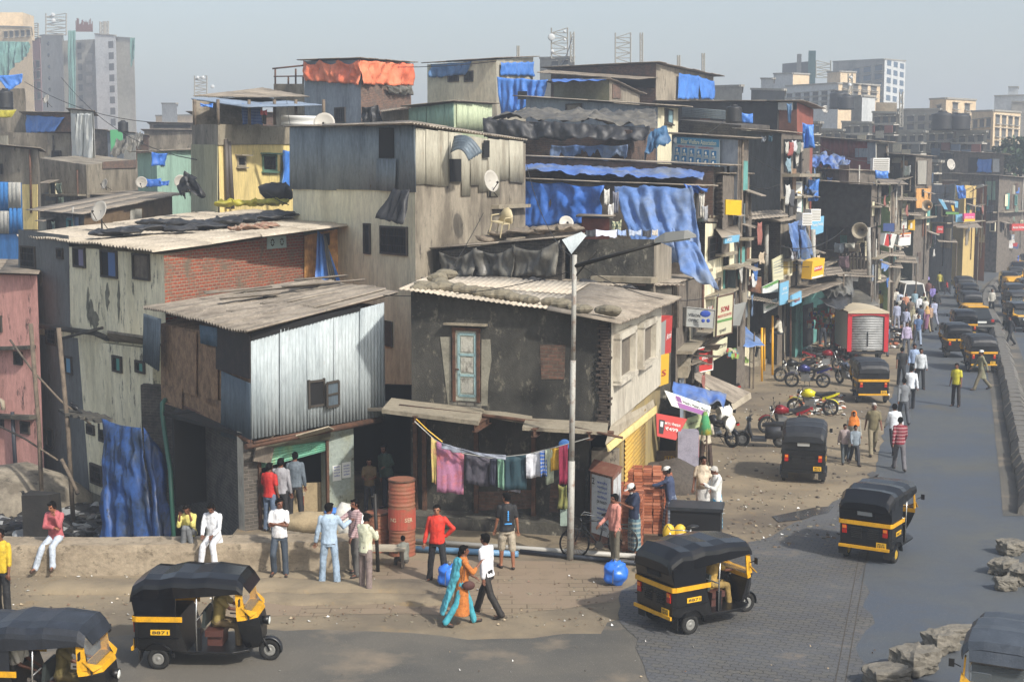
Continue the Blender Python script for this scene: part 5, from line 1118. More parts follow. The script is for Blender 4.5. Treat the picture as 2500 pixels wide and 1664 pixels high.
def person(label,pos,hd,pose=STAND,H=1.66,top='9aa',tsl='long',bot='222',bkind='trousers',skin='skin',hair='short',near=1,hat=None,extra=None,beard=None,fem=0,belly=0,key=None,group='people on foot',vox=None,tlen=-.09,shoe='2a211c',hatc='d0d0cc',scarf=None):
 """pos: hips position when pose has hip=0, else ground contact; hd degrees (0 faces away, 180 faces the camera)"""
 K=skeleton(pose,H);s=K['s'];vx=vox or(.013 if near else .026);seed=rnd.random()*50
 r=thing('person',label,'person',pos,math.radians(hd),group,world=False)
 if key and key in _mc:
  for nm,me,role in _mc[key]:
   o=bpy.data.objects.new(nm,me);COL.objects.link(o);o.parent=r
   o.material_slots[0].link='OBJECT';o.material_slots[0].material={'skin':M[skin],'top':C(top)if isinstance(top,str)else top,'bot':C(bot)if isinstance(bot,str)else bot,'hair':M['hair'],'shoe':C(shoe),'hat':C(hatc)}.get(role,M['hair'])
  return r
 rec=[]
 def add(nm,b,mats,role):
  o=obj(nm,b,mats,r);rec.append((nm,o.data,role));return o
 b=bmesh.new();torso(b,K,0,fem=fem,belly=belly)
 up,hr,hd_=K['up'],K['hr'],K['head']
 cone(b,K['neck']-Vector((0,0,.05*s)),hd_-hr@Vector((0,.015*s,.04*s)),.052*s,.05*s)
 ball(b,hd_+hr@Vector((0,-.008,.018))*s,(.074*s,.090*s,.092*s),14,10,hr);ball(b,hd_+hr@Vector((0,.022,-.045))*s,(.055*s,.066*s,.066*s),12,8,hr)
 ball(b,hd_+hr@Vector((0,.092,-.018))*s,(.014*s,.020*s,.024*s),8,6,hr)
 for sx in(-1,1):ball(b,hd_+hr@Vector((sx*.076,-.005,-.01))*s,(.012*s,.02*s,.032*s),8,6,hr)
 ball(b,hd_+hr@Vector((0,.076,-.068))*s,(.026*s,.014*s,.010*s),8,5,hr);ball(b,hd_+hr@Vector((0,.066,.018))*s,(.05*s,.02*s,.012*s),8,5,hr)
 for A in(K['LA'],K['RA']):
  S,E,W_,d_=A;cone(b,S,E,.048*s,.037*s);cone(b,E,W_,.038*s,.025*s);ball(b,W_+d_*.05*s,(.034*s,.022*s,.05*s),8,6,d_.to_track_quat('Z','Y').to_matrix())
 for Lg in(K['LL'],K['RL']):
  h,k,a,f=Lg;cone(b,h,k,.082*s,.052*s);cone(b,k,a,.054*s,.034*s);cone(b,k.lerp(a,.25)-(f-a).normalized()*.012,a,.052*s,.03*s);cone(b,a-(f-a)*.25+Vector((0,0,-.03*s)),f,.034*s,.03*s)
 b=mesh_from(b,vx,None,1)
 for f in b.faces:
  c=hr.inverted()@(f.calc_center_median()-hd_)/s
  if c.y>.05 and .0<abs(c.x)<.055 and abs(c.z-.004)<.011 and abs(c.x)>.018:f.material_index=1
  elif c.y>.055 and abs(c.x)<.024 and abs(c.z+.068)<.008:f.material_index=2
  elif hair!='bald' and c.z>.066 and c.y>.0:f.material_index=1
 if near:
  for sx,A in((-1,K['LA']),(1,K['RA'])):fingers(b,A[2],A[3],K['T'],s,sx,.35)
 add('body',b,[M[skin],M['dark_feature'],flat('lip_'+skin,'5a2f27',.5)],'skin')
 if hair not in('bald','covered'):
  b=bmesh.new();ball(b,hd_+hr@Vector((0,-.022,.026))*s,(.083*s,.095*s,.090*s),12,9,hr)
  for sx in(-1,1):ball(b,hd_+hr@Vector((sx*.06,-.02,.0))*s,(.026*s,.055*s,.055*s),8,6,hr)
  ball(b,hd_+hr@Vector((0,-.065,-.02))*s,(.062*s,.035*s,.06*s),8,6,hr)
  ball(b,hd_+hr@Vector((.01,.050,.074))*s,(.064*s,.040*s,.026*s),8,6,hr)
  if hair=='long':cone(b,hd_+hr@Vector((0,-.09,-.04))*s,hd_+Vector((0,-.11,-.34))*s,.045*s,.022*s)
  b=mesh_from(b,vx,None,1,amp=.006 if near else 0,seed=seed);add('hair',b,M['hair_white']if hair=='white_' or hair=='white' else M['hair'],'hair')
 if beard:
  b=bmesh.new();ball(b,hd_+hr@Vector((0,.045,-.095))*s,(.052*s,.05*s,.052*s),10,7,hr);b=mesh_from(b,vx,None,1);add('beard',b,M['hair_white']if beard=='white' else M['hair'],'hair')
 bm_=C(bot)if isinstance(bot,str)else bot;b=bmesh.new();lo=K['up']
 rings(b,[(up((0,0,-.10)),.140*s,.108*s,I3),(up((0,0,.0)),.148*s,.110*s,K['T']),(up((0,0,.10)),.136*s,.104*s,K['T'])])
 for Lg in(K['LL'],K['RL']):
  h,k,a,f=Lg;cone(b,h,k,.088*s,.070*s)
  if bkind=='trousers':cone(b,k,a+Vector((0,0,.0)),.074*s,.062*s);cone(b,k.lerp(a,.5),a-Vector((0,0,.012*s)),.066*s,.070*s)
  elif bkind=='shorts':cone(b,h.lerp(k,.4),k-Vector((0,0,.02)),.095*s,.085*s)
 if bkind=='skirt':
  b.free();b=bmesh.new();a0,a1=K['LL'][2],K['RL'][2];m_=(a0+a1)/2;sp_=(a0-a1).length/2;k_=(K['LL'][1]+K['RL'][1])/2;kd=abs((K['LL'][1]-K['RL'][1]).y)/2;ad=abs((a0-a1).y)/2
  rings(b,[(up((0,0,.08)),.15*s,.115*s,K['T']),(up((0,0,-.08)),.175*s,.14*s,I3),(k_,.18*s,.13*s+kd,I3),(m_+Vector((0,0,.04*s)),(.17+.05*fem)*s,.12*s+ad,I3)],18)
 b=mesh_from(b,vx,None,2,amp=.009 if near else .004,seed=seed);add({'skirt':'wraparound' if not fem else 'skirt'}.get(bkind,bkind),b,bm_,'bot')
 if tsl!='none':
  tm=C(top)if isinstance(top,str)else top;b=bmesh.new();torso(b,K,.022,z0=tlen,z1=.535,fem=fem,belly=belly,flare=.03 if tlen>-.2 else .06)
  for A in(K['LA'],K['RA']):
   S,E,W_,d_=A
   if tsl=='vest':ball(b,S-(K['T']@Vector((1,0,0)))*(.05 if A is K['RA']else-.05),.07*s,8,6);continue
   if tsl=='short':cone(b,S,S.lerp(E,.72),.058*s,.060*s)
   else:cone(b,S,E,.058*s,.050*s);cone(b,E,E.lerp(W_,.93 if tsl=='long' else .4),.052*s,.042*s)
  b=mesh_from(b,vx,None,2,amp=.010 if near else .004,seed=seed+3);o=add('shirt' if not fem else 'blouse',b,tm,'top')
  if near and tsl in('long','short')and not fem:
   b=bmesh.new();c=up((0,0,.55));rings(b,[(c-K['T']@Vector((0,0,.015)),.078*s,.072*s,K['T']),(c+K['T']@Vector((0,.0,.02)),.066*s,.064*s,K['T'])]);cl=obj('collar',b,tm,r);cl.parent=o
 for Lg in(K['LL'],K['RL']):
  h,k,a,f=Lg;b=bmesh.new();cone(b,a-(f-a)*.3+Vector((0,0,-.045*s)),f+Vector((0,0,-.008)),.036*s,.036*s,seg=8);add('shoe',b,C(shoe),'shoe')
 if hat=='cap':
  b=bmesh.new();ball(b,hd_+hr@Vector((0,-.005,.05))*s,(.09*s,.104*s,.075*s),12,8,hr);ball(b,hd_+hr@Vector((0,.13,.035))*s,(.07*s,.07*s,.01*s),10,5,hr);add('cap',mesh_from(b,vx,None,1),C(hatc),'hat')
 if hat=='topi':
  b=bmesh.new();rings(b,[(hd_+hr@Vector((0,-.012,.03))*s,.086*s,.100*s,hr),(hd_+hr@Vector((0,-.014,.09))*s,.078*s,.088*s,hr),(hd_+hr@Vector((0,-.014,.112))*s,.045*s,.05*s,hr)]);add('skull_cap',b,C(hatc),'hat')
 if scarf:
  b=bmesh.new();ball(b,hd_+hr@Vector((0,-.022,.012))*s,(.1*s,.098*s,.118*s),12,9,hr);rings(b,[(hd_+Vector((0,-.02,-.03)),.09*s,.085*s,I3),(up((0,0,.5)),.19*s,.12*s,K['T']),(up((0,.0,.30)),.205*s,.15*s,K['T'])])
  b=mesh_from(b,vx,None,1,amp=.008);add('headscarf',b,C(scarf),'hat')
 if key:_mc[key]=rec
 if extra:extra(r,K)
 return r
def at(px,py,z=0):return G(px,py,z)
lungi_green=mkplaid('lungi_green','56707a','39505f','a0a59a',9);lungi_blue=mkplaid('lungi_blue','3f8fae','2a6488','9fc4c8',10);lungi_grey=mkplaid('lungi_grey','66707f','4b566a','9aa0a8',12)
check_red=mkplaid('check_red','6d1f2c','7a2836','a78a8a',10);check_pink=mkplaid('check_pink','9a7f80','7d6468','b9a3a2',22)
def print_(r,K):
 up=K['up'];b=BM()
 for i in range(5):ball(b,up((0,-.118,.40-i*.045)),(.022,.012,.024),8,5)
 box(b,up((0,-.120,.14)),(.16,.012,.03));obj('shirt_print',b,C('3f8fd0'),r)
GF='people in the foreground'
p=at(132,1401);person('man in a red checked shirt sitting on the wall, phone at his ear',Vector((p.x,p.y+.24,.79)),172,SITPH,1.72,'a5555a','long','aeb8c4',skin='skin_light',group=GF,shoe='4a342a')
p=at(454,1401);person('man in a yellow shirt squatting on the wall, hands before his face',Vector((p.x,p.y+.48,.80)),180,SQUAT,1.62,'c9bf6e','34','6a6d70',skin='skin',group=GF)
p=at(520,1401);person('man all in white sitting on the wall with his hands clasped',Vector((p.x,p.y+.22,.79)),172,SIT,1.70,'d2d4d8','long','d0d2d6',skin='skin',group=GF,tlen=-.3)
p=at(684,1406);person('man in a white T-shirt leaning on the wall with folded arms',Vector((p.x,p.y+.02,0)),178,FOLD,1.72,'d8d8da','short','38424e',skin='skin',group=GF,belly=.02)
person('man in a pale blue shirt and jeans seen from behind near the sacks',at(805,1424),4,P_(la=(2,14,10),ra=(24,30,70,-40),ll=(3,6,3),rl=(-5,6,0),turn=-40),1.76,'9fb3c6','long','8ea2b6',skin='skin',group=GF)
person('bearded man in a checked maroon shirt reaching across to the sacks',at(868,1404),128,P_(lean=-2,la=(15,8,20),ra=(58,12,20),ll=(6,6,4),rl=(-8,6,2)),1.70,check_pink,'long','54524f',skin='skin',beard='black',group=GF)
person('man in a cream shirt and mauve trousers bent over his phone',at(893,1442),-35,PHONE,1.66,'c5c7ae','long','7c6e6a',skin='skin',group=GF)
person('young man in a bright red jumper with a hand on his hip',at(1068,1420),172,HIPS,1.70,'c5301f','long','18191c',skin='skin_light',group=GF)
person('man in a black T-shirt and beige shorts seen from behind',at(1238,1388),12,P_(la=(8,10,12),ra=(-6,10,14),ll=(10,3,8),rl=(-6,3,2),turn=40),1.72,'17181b','short','a09684',bkind='shorts',skin='skin_light',group=GF,extra=print_)
person('man in a white shirt and black trousers striding beside the woman',at(1190,1502),55,P_(lean=4,la=(-14,8,14),ra=(10,8,18),ll=(-22,2,16),rl=(26,2,6),turn=5),1.72,'d4d6da','long','1c1815',skin='skin',group=GF)
def saree(r,K):
 s=K['s'];up=K['up'];b=bmesh.new()
 rings(b,[(up((-.02,-.02,.55)),.10,.09,K['T']),(up((-.02,-.03,.48)),.19,.13,K['T']),(up((-.04,-.07,.32)),.17,.13,K['T']),(up((-.06,-.16,.0)),.12,.09,I3),(up((-.08,-.28,-.35)),.15,.06,I3),(up((-.1,-.36,-.62)),.20,.04,I3)])
 b=mesh_from(b,.014,None,1,amp=.02);o=obj('shawl',b,C('4a9fb0'),r)
 b=BM();ball(b,up((.20,.10,.02)),(.06,.13,.09),10,7);obj('handbag',b,C('4a2a26'),r)
 b=BM();tube(b,[up((.20,.0,.12)),up((.2,0,.5)),up((.17,-.05,.53))],.009,5);obj('bag_strap',b,C('4a2a26'),r)
person('woman in an orange tunic with a turquoise shawl and brown handbag, walking',at(1128,1525),-78,P_(lean=3,la=(12,8,60,30),ra=(40,8,100,20),ll=(22,2,8),rl=(-18,2,16)),1.62,mk('orange_print','b0682c','8e4f22',.5,22,c3='c49a55',amt3=.4),'34','3f98a8',skin='skin',hair='long',fem=1,tlen=-.62,group=GF,extra=saree)
person('small boy in a grey shirt sitting on the ground at the drum',at(988,1382)+Vector((0,0,.17)),30,P_(lean=12,la=(30,10,60),ra=(20,10,40),ll=(80,30,100),rl=(70,34,90),hip=0),1.12,'6f7068','long','4a4640',skin='skin',group=GF)
person('man in a salmon shirt standing behind the blue bundle, looking left',at(1500,1382),120,P_(la=(6,8,16),ra=(16,8,40),ll=(4,5,3),rl=(-5,5,2),turn=5),1.66,'bd7f72','long','5b564a',skin='skin',group=GF)
person('white bearded man in a white cap, navy shirt and green checked wraparound',at(1548,1352),105,PHONE,1.68,'1c2740','short',lungi_green,bkind='skirt',hat='cap',beard='white',group=GF)
person('man in a striped knit cap and blue jersey stacking bricks',at(1638,1305),75,REACH,1.70,'35405c','34',lungi_grey,bkind='skirt',skin='skin',hat='topi',group=GF)
person('stout man in a cream shirt standing with a hand raised to his face',at(1715,1272),165,P_(la=(10,8,20),ra=(8,10,20),ll=(2,5,2),rl=(-2,5,2),turn=30),1.68,'c0b29c','short','b9b8b4',bkind='skirt',skin='skin',belly=.08,group=GF)
person('old white haired man in a white shirt and bright blue checked wraparound',at(1748,1300),105,PHONE,1.68,'cfd0cc','long',lungi_blue,bkind='skirt',skin='skin',hair='white',beard='white',group=GF,tlen=-.3)
person('man in a light shirt standing in front of the phone booth, seen from behind',at(1722,1150),15,P_(la=(5,9,12),ra=(14,20,60),ll=(3,5,2),rl=(-4,6,2)),1.68,'b8b09c','long','3d2e25',skin='skin',hair='covered',group=GF)
p=at(8,1500);person('man in a yellow shirt at the left edge raising his arm',p,165,WAVE,1.74,'c2a528','34','17181b',skin='skin',group=GF)
p=at(18,1455);person('man in a white shirt at the left edge behind the yellow one',p+Vector((-.25,0,0)),150,STAND,1.68,'cfcfd2','long','3c3a32',skin='skin',group=GF)
GS_='people inside the shop'
person('man in a red shirt and jeans inside the shop, seen from behind',at(660,1297),-25,STAND,1.72,'b02420','short','56657a',skin='skin',group=GS_)
person('man in a grey white shirt standing inside the shop beside the red one',at(688,1290),-10,STAND,1.78,'8f8f94','long','17171a',skin='skin',group=GS_)
person('man in a dim blue shirt at the back of the shop',at(722,1275),5,STAND,1.82,'5b6670','long','222226',skin='skin',group=GS_)
person('boy in a brown T-shirt in the dark passage carrying a tray of cups',at(903,1252),178,P_(la=(22,8,75,20),ra=(22,8,75,20)),1.45,'5b4a30','short','1c1f28',skin='skin',group='people in the passage')
person('man in a green shirt in the dark passage leaning sideways',at(948,1240),150,P_(la=(22,30,75,20),ra=(0,8,5),side=12),1.7,'34463a','long','1a2030',skin='skin',group='people in the passage')
person('woman in a pink top seen through the tin window',V(760,975,35.6),120,STAND,1.2,'8a5560','long','1c1f28',near=0,group='people in the passage')if False else None
def rider(px,py,h,label,col='8b7a45',bot='6b5a3c',back=0,near=1):
 p=G(px,py);a=math.radians(h);f=Vector((-math.sin(a),math.cos(a),0));y=.19 if not back else-.58
 person(label,p+f*y+Vector((0,0,.71)),h,DRIVE if not back else SIT,1.54,col,'short',bot,near=near,group='rickshaw drivers and passengers',vox=.016)
rider(508,1608,-92,'rickshaw driver in a khaki uniform passing the low wall');rider(125,1750,-93,'rickshaw driver in olive khaki in the bottom left rickshaw','5f5530','5b4f2c');rider(125,1750,-93,'passenger in a white shirt holding a red bag in the bottom left rickshaw','c9c6bc','4a4540',back=1)
rider(1712,1514,-59,'driver in a yellow khaki uniform in the large rickshaw on the paving','a98a45','8b7440');rider(2150,1348,-33,'driver with a pale sleeve in the rickshaw on the asphalt','b8b8b4','3a3a3a')
GM='people walking along the road'
mid=[(2195,1148,-8,WALK,1.68,check_red,'long','5c5a5e','man in a maroon diamond patterned shirt walking away on the road edge',{}),(2182,1112,5,WALK2,1.70,'cdd2d8','long','20242c','man in a loose white shirt walking just ahead of the maroon shirt',{}),(2205,1035,-5,WALK,1.72,'6f7378','long','3d4148','man in a slate grey shirt walking away, middle of the file',{}),(2223,1000,-10,WALK2,1.70,'cfd5dd','long','1e2026','man in a crisp white shirt walking away ahead of the grey shirt',{}),(2246,950,170,STAND,1.72,'b9bfc4','long','14161a','man in a pale grey shirt and black trousers, hand at his chin',{}),(2230,935,175,STAND,1.70,'90a4c4','long','17191f','man in a light blue shirt beside the one with the hand at his chin',{}),(2200,942,-12,WALK,1.72,'191b1e','short','1f2126','man in a black T-shirt carrying a helmet, from behind',{}),(2212,868,175,STAND,1.68,'a49ab4','long','4d525c','man in a lilac shirt standing near the red truck',{}),(2240,842,172,WALK,1.70,'49628a','short','8290a4','man in a blue and beige polo shirt and pale jeans',{}),(2130,1110,178,WALK2,1.72,'6a6247','short','7d745e','grey haired man in khaki walking towards the camera',dict(hair='white')),(2082,1125,176,STAND,1.56,'8d8a80','long','4f5a66','woman in an orange headscarf walking behind two boys',dict(scarf='c8701e',fem=1,tlen=-.4)),(2086,1134,178,WALK,1.28,'7b8690','long','22232a','boy in a pale grey shirt and black trousers in front of the woman',{}),(2060,1130,182,WALK2,1.26,'988a88','long','3f474b','boy in a beige pink shirt beside the other boy',{}),(2333,992,140,STAND,1.68,'b5ae2c','short','221c1a','man in a bright yellow shirt crossing the road alone',{}),(2395,952,92,WALK,1.74,'77755c','long','6a6350','bearded man in a white skull cap and olive tunic crossing the road',dict(hat='topi',beard='black',tlen=-.35)),(2465,845,110,WALK,1.68,'24262b','long','16171b','man in black stepping over the divider by the oncoming lane',{}),(2420,768,178,STAND,1.70,'b3b0a6','long','16171a','man in a beige shirt standing on the concrete divider',{}),(2035,855,-10,STAND,1.70,'c6cad4','long','5a5d66','man in a white shirt standing before the turquoise shop',{}),(2008,846,10,STAND,1.70,'7d4c38','none','262d38','bare backed man holding a white can near the turquoise shop',{}),(2052,838,10,STAND,1.70,'2f3847','long','4a4640','man in a dark navy shirt behind the white shirt at the turquoise shop',{}),(1925,858,20,STAND,1.70,'23252e','long','20263a','man in dark clothes leaning at the canteen counter',{}),(2075,842,5,STAND,1.66,'c2922c','long','70706c','man in a mustard yellow shirt standing at the stall beside the red truck',{}),(2160,868,170,WALK,1.66,'5a6a7c','long','3a3f49','man in a slate blue shirt standing at the right side of the red truck',{}),(2147,772,0,STAND,1.66,'a8922c','long','5b5144','man in an ochre shirt at the small snack stall',{}),(2178,748,190,STAND,1.68,'c0bdb8','vest','2c2f36','man in a white vest standing at the minivan corner',{}),]
for i,(x,y,h,ps,H,tp,sl_,bt,lb,kw)in enumerate(mid):person(lb,at(x,y),h,ps,H,tp,sl_,bt,near=0,group=GM,vox=.02,**kw)
sits=[(1855,845,.85,'man in a grey shirt sitting at the canteen seen from behind','a3a29c',-10),(1905,810,1.2,'man in a white shirt sitting behind the canteen counter','c2beb0',60)]
for x,y,z,l,c,h in sits:person(l,V(x,y,64),h,SIT,1.66,c,'long','3a3f45',near=0,group='people sitting in the canteen',vox=.02)
cols=[('a9b3c4','pale blue shirt','2b2f3b'),('7b6fae','violet shirt','2a2f45'),('1a1b1f','black robe','17181c'),('c7c4bb','off white shirt','3b3835'),('a58a72','tan shirt','2f2b29'),('8d8f78','olive shirt','3f3d37'),('7f9aa8','sea blue kurta','8f9499'),('b77f63','peach shirt','3d3634'),('b8b04a','lemon shirt','3a3d34'),('5f3c3a','brown shirt','2d2929'),('9aa0b8','lavender kurta','8c90a0'),('3e4a5e','navy shirt','26292f'),('9c3a32','red shirt','2b2d33'),('c9cbd0','white shirt','4b5260'),('64584c','cocoa shirt','37322f')]
spots=[(2196,772,10),(2210,776,170),(2222,792,0),(2232,770,175),(2243,782,5),(2254,776,172),(2262,812,0,'scarf'),(2268,808,178),(2246,812,5),(2198,790,178),(2280,795,4),(2286,770,2),(2256,712,4),(2262,718,0),(2272,700,170),(2282,708,4),(2290,700,2),(2300,690,5),(2304,660,3),(2336,678,2),(2344,672,8),(2328,664,60),(2412,654,5),(2424,640,2),(2437,652,3),(2448,634,170),(2462,640,175),(2480,632,178),(2240,700,175),(2230,690,10),(2316,650,90),(2312,700,0),(2222,742,178),(2206,745,175),(2100,748,20),(2118,775,170),(2095,790,10),(2132,800,15),(2430,610,10),(2444,606,170),(2358,632,160),(2388,622,30),(2172,758,180),(2188,762,0),(2210,820,172),(2236,830,2),(2218,722,0),(2248,728,178),(2266,740,4),(2276,752,176),(2294,712,0),(2276,690,170),(2310,672,4),(2322,684,172),(2352,650,10),(2372,640,175),(2402,648,0),(2126,820,10),(2088,812,170),(2066,830,15),(2420,632,20),(2490,622,170),(2258,790,0),(2188,806,4)]
where=['by the snack stall','near the white minivan','in the crowd before the minivan','walking past the parked rickshaws','by the kerb of the asphalt','among the far shoppers']
dirs={0:'seen from behind',1:'facing the camera'}
used={}
for i,q in enumerate(spots):
 x,y,h=q[:3];c,cn,bt=cols[(i*7+i//15)%15 if len(q)<4 else 5];ps,k=((STAND,'s'),(WALK,'w'),(WALK2,'v'))[i%3];H=1.66
 a='facing the camera' if 120<h<240 else 'seen from behind' if h<40 else 'in profile'
 zone='by the far kiosk' if y<645 else 'near the far bend' if y<680 else 'behind the white minivan' if y<730 else 'by the minivan' if y<765 else 'left of the asphalt' if x>2180 else 'among the stalls'
 lb='person in %s, %s, %s'%(cn,a,zone);n=used.get(lb,0);used[lb]=n+1
 if n:lb+=', %s one'%('second','third','fourth','fifth','sixth')[n-1]
 if len(q)>3:person('woman in a mauve dress and mustard headscarf in the crowd',at(x,y),h,WALK,1.6,'7a5068','long','8a7a56',fem=1,scarf='b8935c',tlen=-.6,near=0,group=GM);continue
 person(lb,at(x,y),h,ps,H,c,'long',bt,near=0,key=k,group='people in the far crowd')
person('small child in a red shirt running across the road',at(2312,718),100,P_(lean=8,la=(50,20,40),ra=(-20,10,40),ll=(60,3,70),rl=(-25,3,20)),1.2,'9c2a2a','short','20202a',near=0,group=GM)
person('woman in black robes walking in the crowd near the snack stall',at(2203,795),172,WALK,1.6,'141518','long','141518',fem=1,scarf='141518',tlen=-.75,near=0,group=GM,bkind='skirt')
person('woman in a beige shawl walking in the crowd',at(2228,812),5,WALK,1.58,'8a8568','long','6a6450',fem=1,scarf='8c866c',tlen=-.7,near=0,group=GM)
def gridwin(F,nx,ny,u0,u1,z0,z1,w_,h_,mat=None,name='window',sill=True):
 for i in range(nx):
  for j in range(ny):
   c=F.A+F.u*(F.len*(u0+(u1-u0)*(i+.5)/nx));c.z=z0+(z1-z0)*(j+.5)/ny;b=BM()
   F.fb(b,c,w_,h_,.04,0,0)
   if sill:F.fb(b,c+Vector((0,0,-h_/2-.08)),w_*1.2,.1,.3,0,1);F.fb(b,c+Vector((0,0,h_/2+.08)),w_*1.2,.08,.35,0,1)
   obj(name,b,[mat or M['void'],M['far_grey']],F.own)
def H(name,label,L,Mi,R,ty,mats,**k):
 mats=[M[m]if isinstance(m,str)else m for m in mats]
 if 'rmat' in k:k['rmat']=M[k['rmat']]
 return building(name,label,L,Mi,R,ty,mats,**k)
def panel(B,pts,mat,off=.03,th=.03,name='panel',face='L'):return put(getattr(B,face),name,pts,off,th,M[mat]if isinstance(mat,str)else mat)
def r4(x0,y0,x1,y1):return[(x0,y0),(x1,y0),(x1,y1),(x0,y1)]
B=H('plaster_house','brown plastered house with a yellow lower wall at the left edge',(-60,76),(92,72),8,(350,366),['grey_plaster','grey_plaster'],roof='corr',rmat='asb_dark',rov=.4);panel(B,r4(-40,450,92,560),'yellow_wall');panel(B,r4(-5,400,6,425),'void',.04)
b=BM();tube(b,[B.L.hit(73,365,.1),B.L.hit(76,520,.1)],.06);obj('drain_pipe',b,M['rust_iron'],B.root)
B=H('striped_shed','shed of blue and cream metal sheets at the left edge',(-60,60),(50,58),5,(440,446),['tin_blue','tin_blue'])
for x0,y0,x1,y1,m in((-10,445,20,515,'tin_blue'),(20,445,50,508,'tarp_white'),(-10,515,22,570,'tarp_white'),(22,508,52,570,'tin_blue')):tinwall(B.L,[(x0,y0),(x1,y0),(x1,y1),(x0,y1)],.06,M[m],lam=.3,amp=.02,name='metal_sheet')
B=H('low_roofs_house','row of low houses with flat sheet roofs behind the brick sided house',(98,68),(205,63),(420,72),(516,526,476),['plank','plank'],roof='corr',rmat='asb',rov=.5);panel(B,[(205,526),(415,478),(415,530),(205,570)],mk('brown_board','6e5a42','57462f',.5,2),face='R');panel(B,r4(318,510,345,540),'tarp_white',.08,face='R')
B=H('sheet_roof_house','wide grey sheet roof with junk between the plaster house and mint house',(92,86),(300,78),(475,84),(476,480,466),['grey_plaster','grey_plaster'],roof='corr',rmat='asb_dark')
B=H('rooftop_wall_house','long bare concrete house with brick patches left of the mint house',(96,84),(210,80),(335,88),(386,402,392),['grey_plaster','grey_plaster'],parapet=.0);panel(B,[(250,395),(333,390),(333,410),(250,412)],'brick_far',face='R')
b=BM();
B=H('mint_house','mint green boarded house with a wavy grey sheet roof',(335,80),(382,77),(470,84),(374,372,366),['mint_wall','mint_wall'],roof='corr',rmat='asb',rov=.5);window(B.R,391,386,400,404,'x');pcloth('tarpaulin',[(366,370,75),(405,373,76),(392,402,76),(372,404,75)],M['tarp_blue'],'blue tarpaulin rag hanging over the mint house window',folds=3,amp=.1)
for pts,l in(([(350,435,75),(395,435,75),(395,456,75),(350,456,75)],'dark blue cloth under the mint house floor'),([(388,440,74.5),(415,440,74.5),(412,455,74.5),(392,452,74.5)],'small bright blue tarpaulin under the mint house floor'),([(448,437,75),(466,437,75),(466,458,75),(448,458,75)],'blue pleated tarpaulin between the mint house and the yellow house')):pcloth('tarpaulin',pts,M['tarp_blue'],l,folds=5,amp=.08)
B=H('banner_house','concrete house with brick top and a blue tarpaulin at the upper left',(-40,98),(172,94),8,(322,326),['grey_plaster','brick_far'])
B2=H('brick_attic','brick attic with dusty roof above the concrete house at the upper left',(62,97),(172,93),7,(276,278),['brick_far','brick_far'],roof='corr',zb=8.4+124*95/3472,rmat='asb_dark');fcloth(B2.L,'tarpaulin',[(66,280),(160,286),(135,322),(68,324)],M['tarp_bright'],'bright blue tarpaulin over the brick attic at the upper left',folds=2,amp=.05)
B=H('poster_house','shack with old white vinyl posters hanging down its side',(172,91),(228,88),6,(268,274),['tarp_white','tarp_white'],roof='corr',rmat='asb_dark')
for i,(x,w_)in enumerate(((178,14),(193,10),(204,14),(217,11))):fcloth(B.L,'vinyl_strip',[(x,276),(x+w_,276),(x+w_+2,392),(x-1,392)],M['sign_white'],'old white vinyl banner strip, number %s from the left on the poster shack'%['one','two','three','four'][i],'banner',.1+.1*(i%2),'vinyl strips on the poster shack',folds=1,amp=.1)
B=H('tank_house','concrete block with black water tank at the far left',(-60,101),(60,99),6,(216,216),['grey_plaster','grey_plaster']);pcloth('tarpaulin',[(-10,184,97),(56,180,97),(55,203,97),(20,222,97)],M['tarp_bright'],'blue tarpaulin at the top left house',folds=2,amp=.06)
pcloth('tarpaulin',[(-20,266,90),(42,268,90),(30,285,90),(-20,290,90)],M['tarp_yellow'],'yellow tarpaulin drooping at the left edge',folds=2)
shk=[(228,262,318,112,'plank','dark wooden shack by the green door'),(262,300,322,110,'blue_grey','grey shack with a green door below the black water tank'),(300,330,324,112,'tarp_white','white rag covered shack right of the green door'),(330,362,330,114,'brick_far','brick shack beside the white rag shack'),(352,470,318,122,'grey_plaster','long low shack with red flower pots'),(365,470,300,140,'plank','long dark roofed shed under the far cream block')]
for x0,x1,y,Y_,m,l in shk:B=H('shack',l,(x0,Y_),(x1,Y_-1),6,(y,y+2),[m,m],roof='corr',rmat='asb_dark',rov=.3)
put(B.L,'strip',r4(375,305,465,312),.02,.02,M['void'])
p=V(285,345,108);b=BM();box(b,p,(.9,.1,1.7));tag(obj('green_door',b,flat('door_green','4f9a6a')),'small green door leaf on the grey shack','door')
pcloth('cloth_heap',[(285,355,100),(345,332,102),(350,365,100),(270,392,98)],M['tarp_grey'],'grey plastic sheet sagging between shacks below the black tank','tarpaulin',folds=3,amp=.3,wr=.15)
B=H('yellow_house','faded yellow house with a bare concrete roof band and pipes',(468,63),(532,59),(712,66),(303,303,310),['grey_plaster','yellow_wall'],parapet=0);root=B.root
panel(B,[(468,352),(532,354),(532,560),(468,540)],mk('olive_stain','a8a484','8d8a70',.6,1,sz=.3),face='L')
panel(B,[(532,303),(712,310),(712,352),(532,354)],'concrete',face='R')
window(B.R,578,382,598,407,'hood',bars=5,fm=M['concrete']);window(B.R,640,378,674,418,'hood',bars=8,fm=flat('frame_green','5a7a68'))
for x0,x1,y0 in((552,556,340),(559,568,346)):
 b=BM();tube(b,[B.R.hit(x0,y0,.15),B.R.hit(x1,510,.15)],.09,7);obj('waste_pipe',b,flat('pipe_brown','4b4540'),root)
fcloth(B.R,'tarpaulin',[(688,366),(712,366),(712,455),(678,455)],M['tarp_bright'],'tall blue tarpaulin hanging at the right end of the yellow house',folds=3,amp=.08)
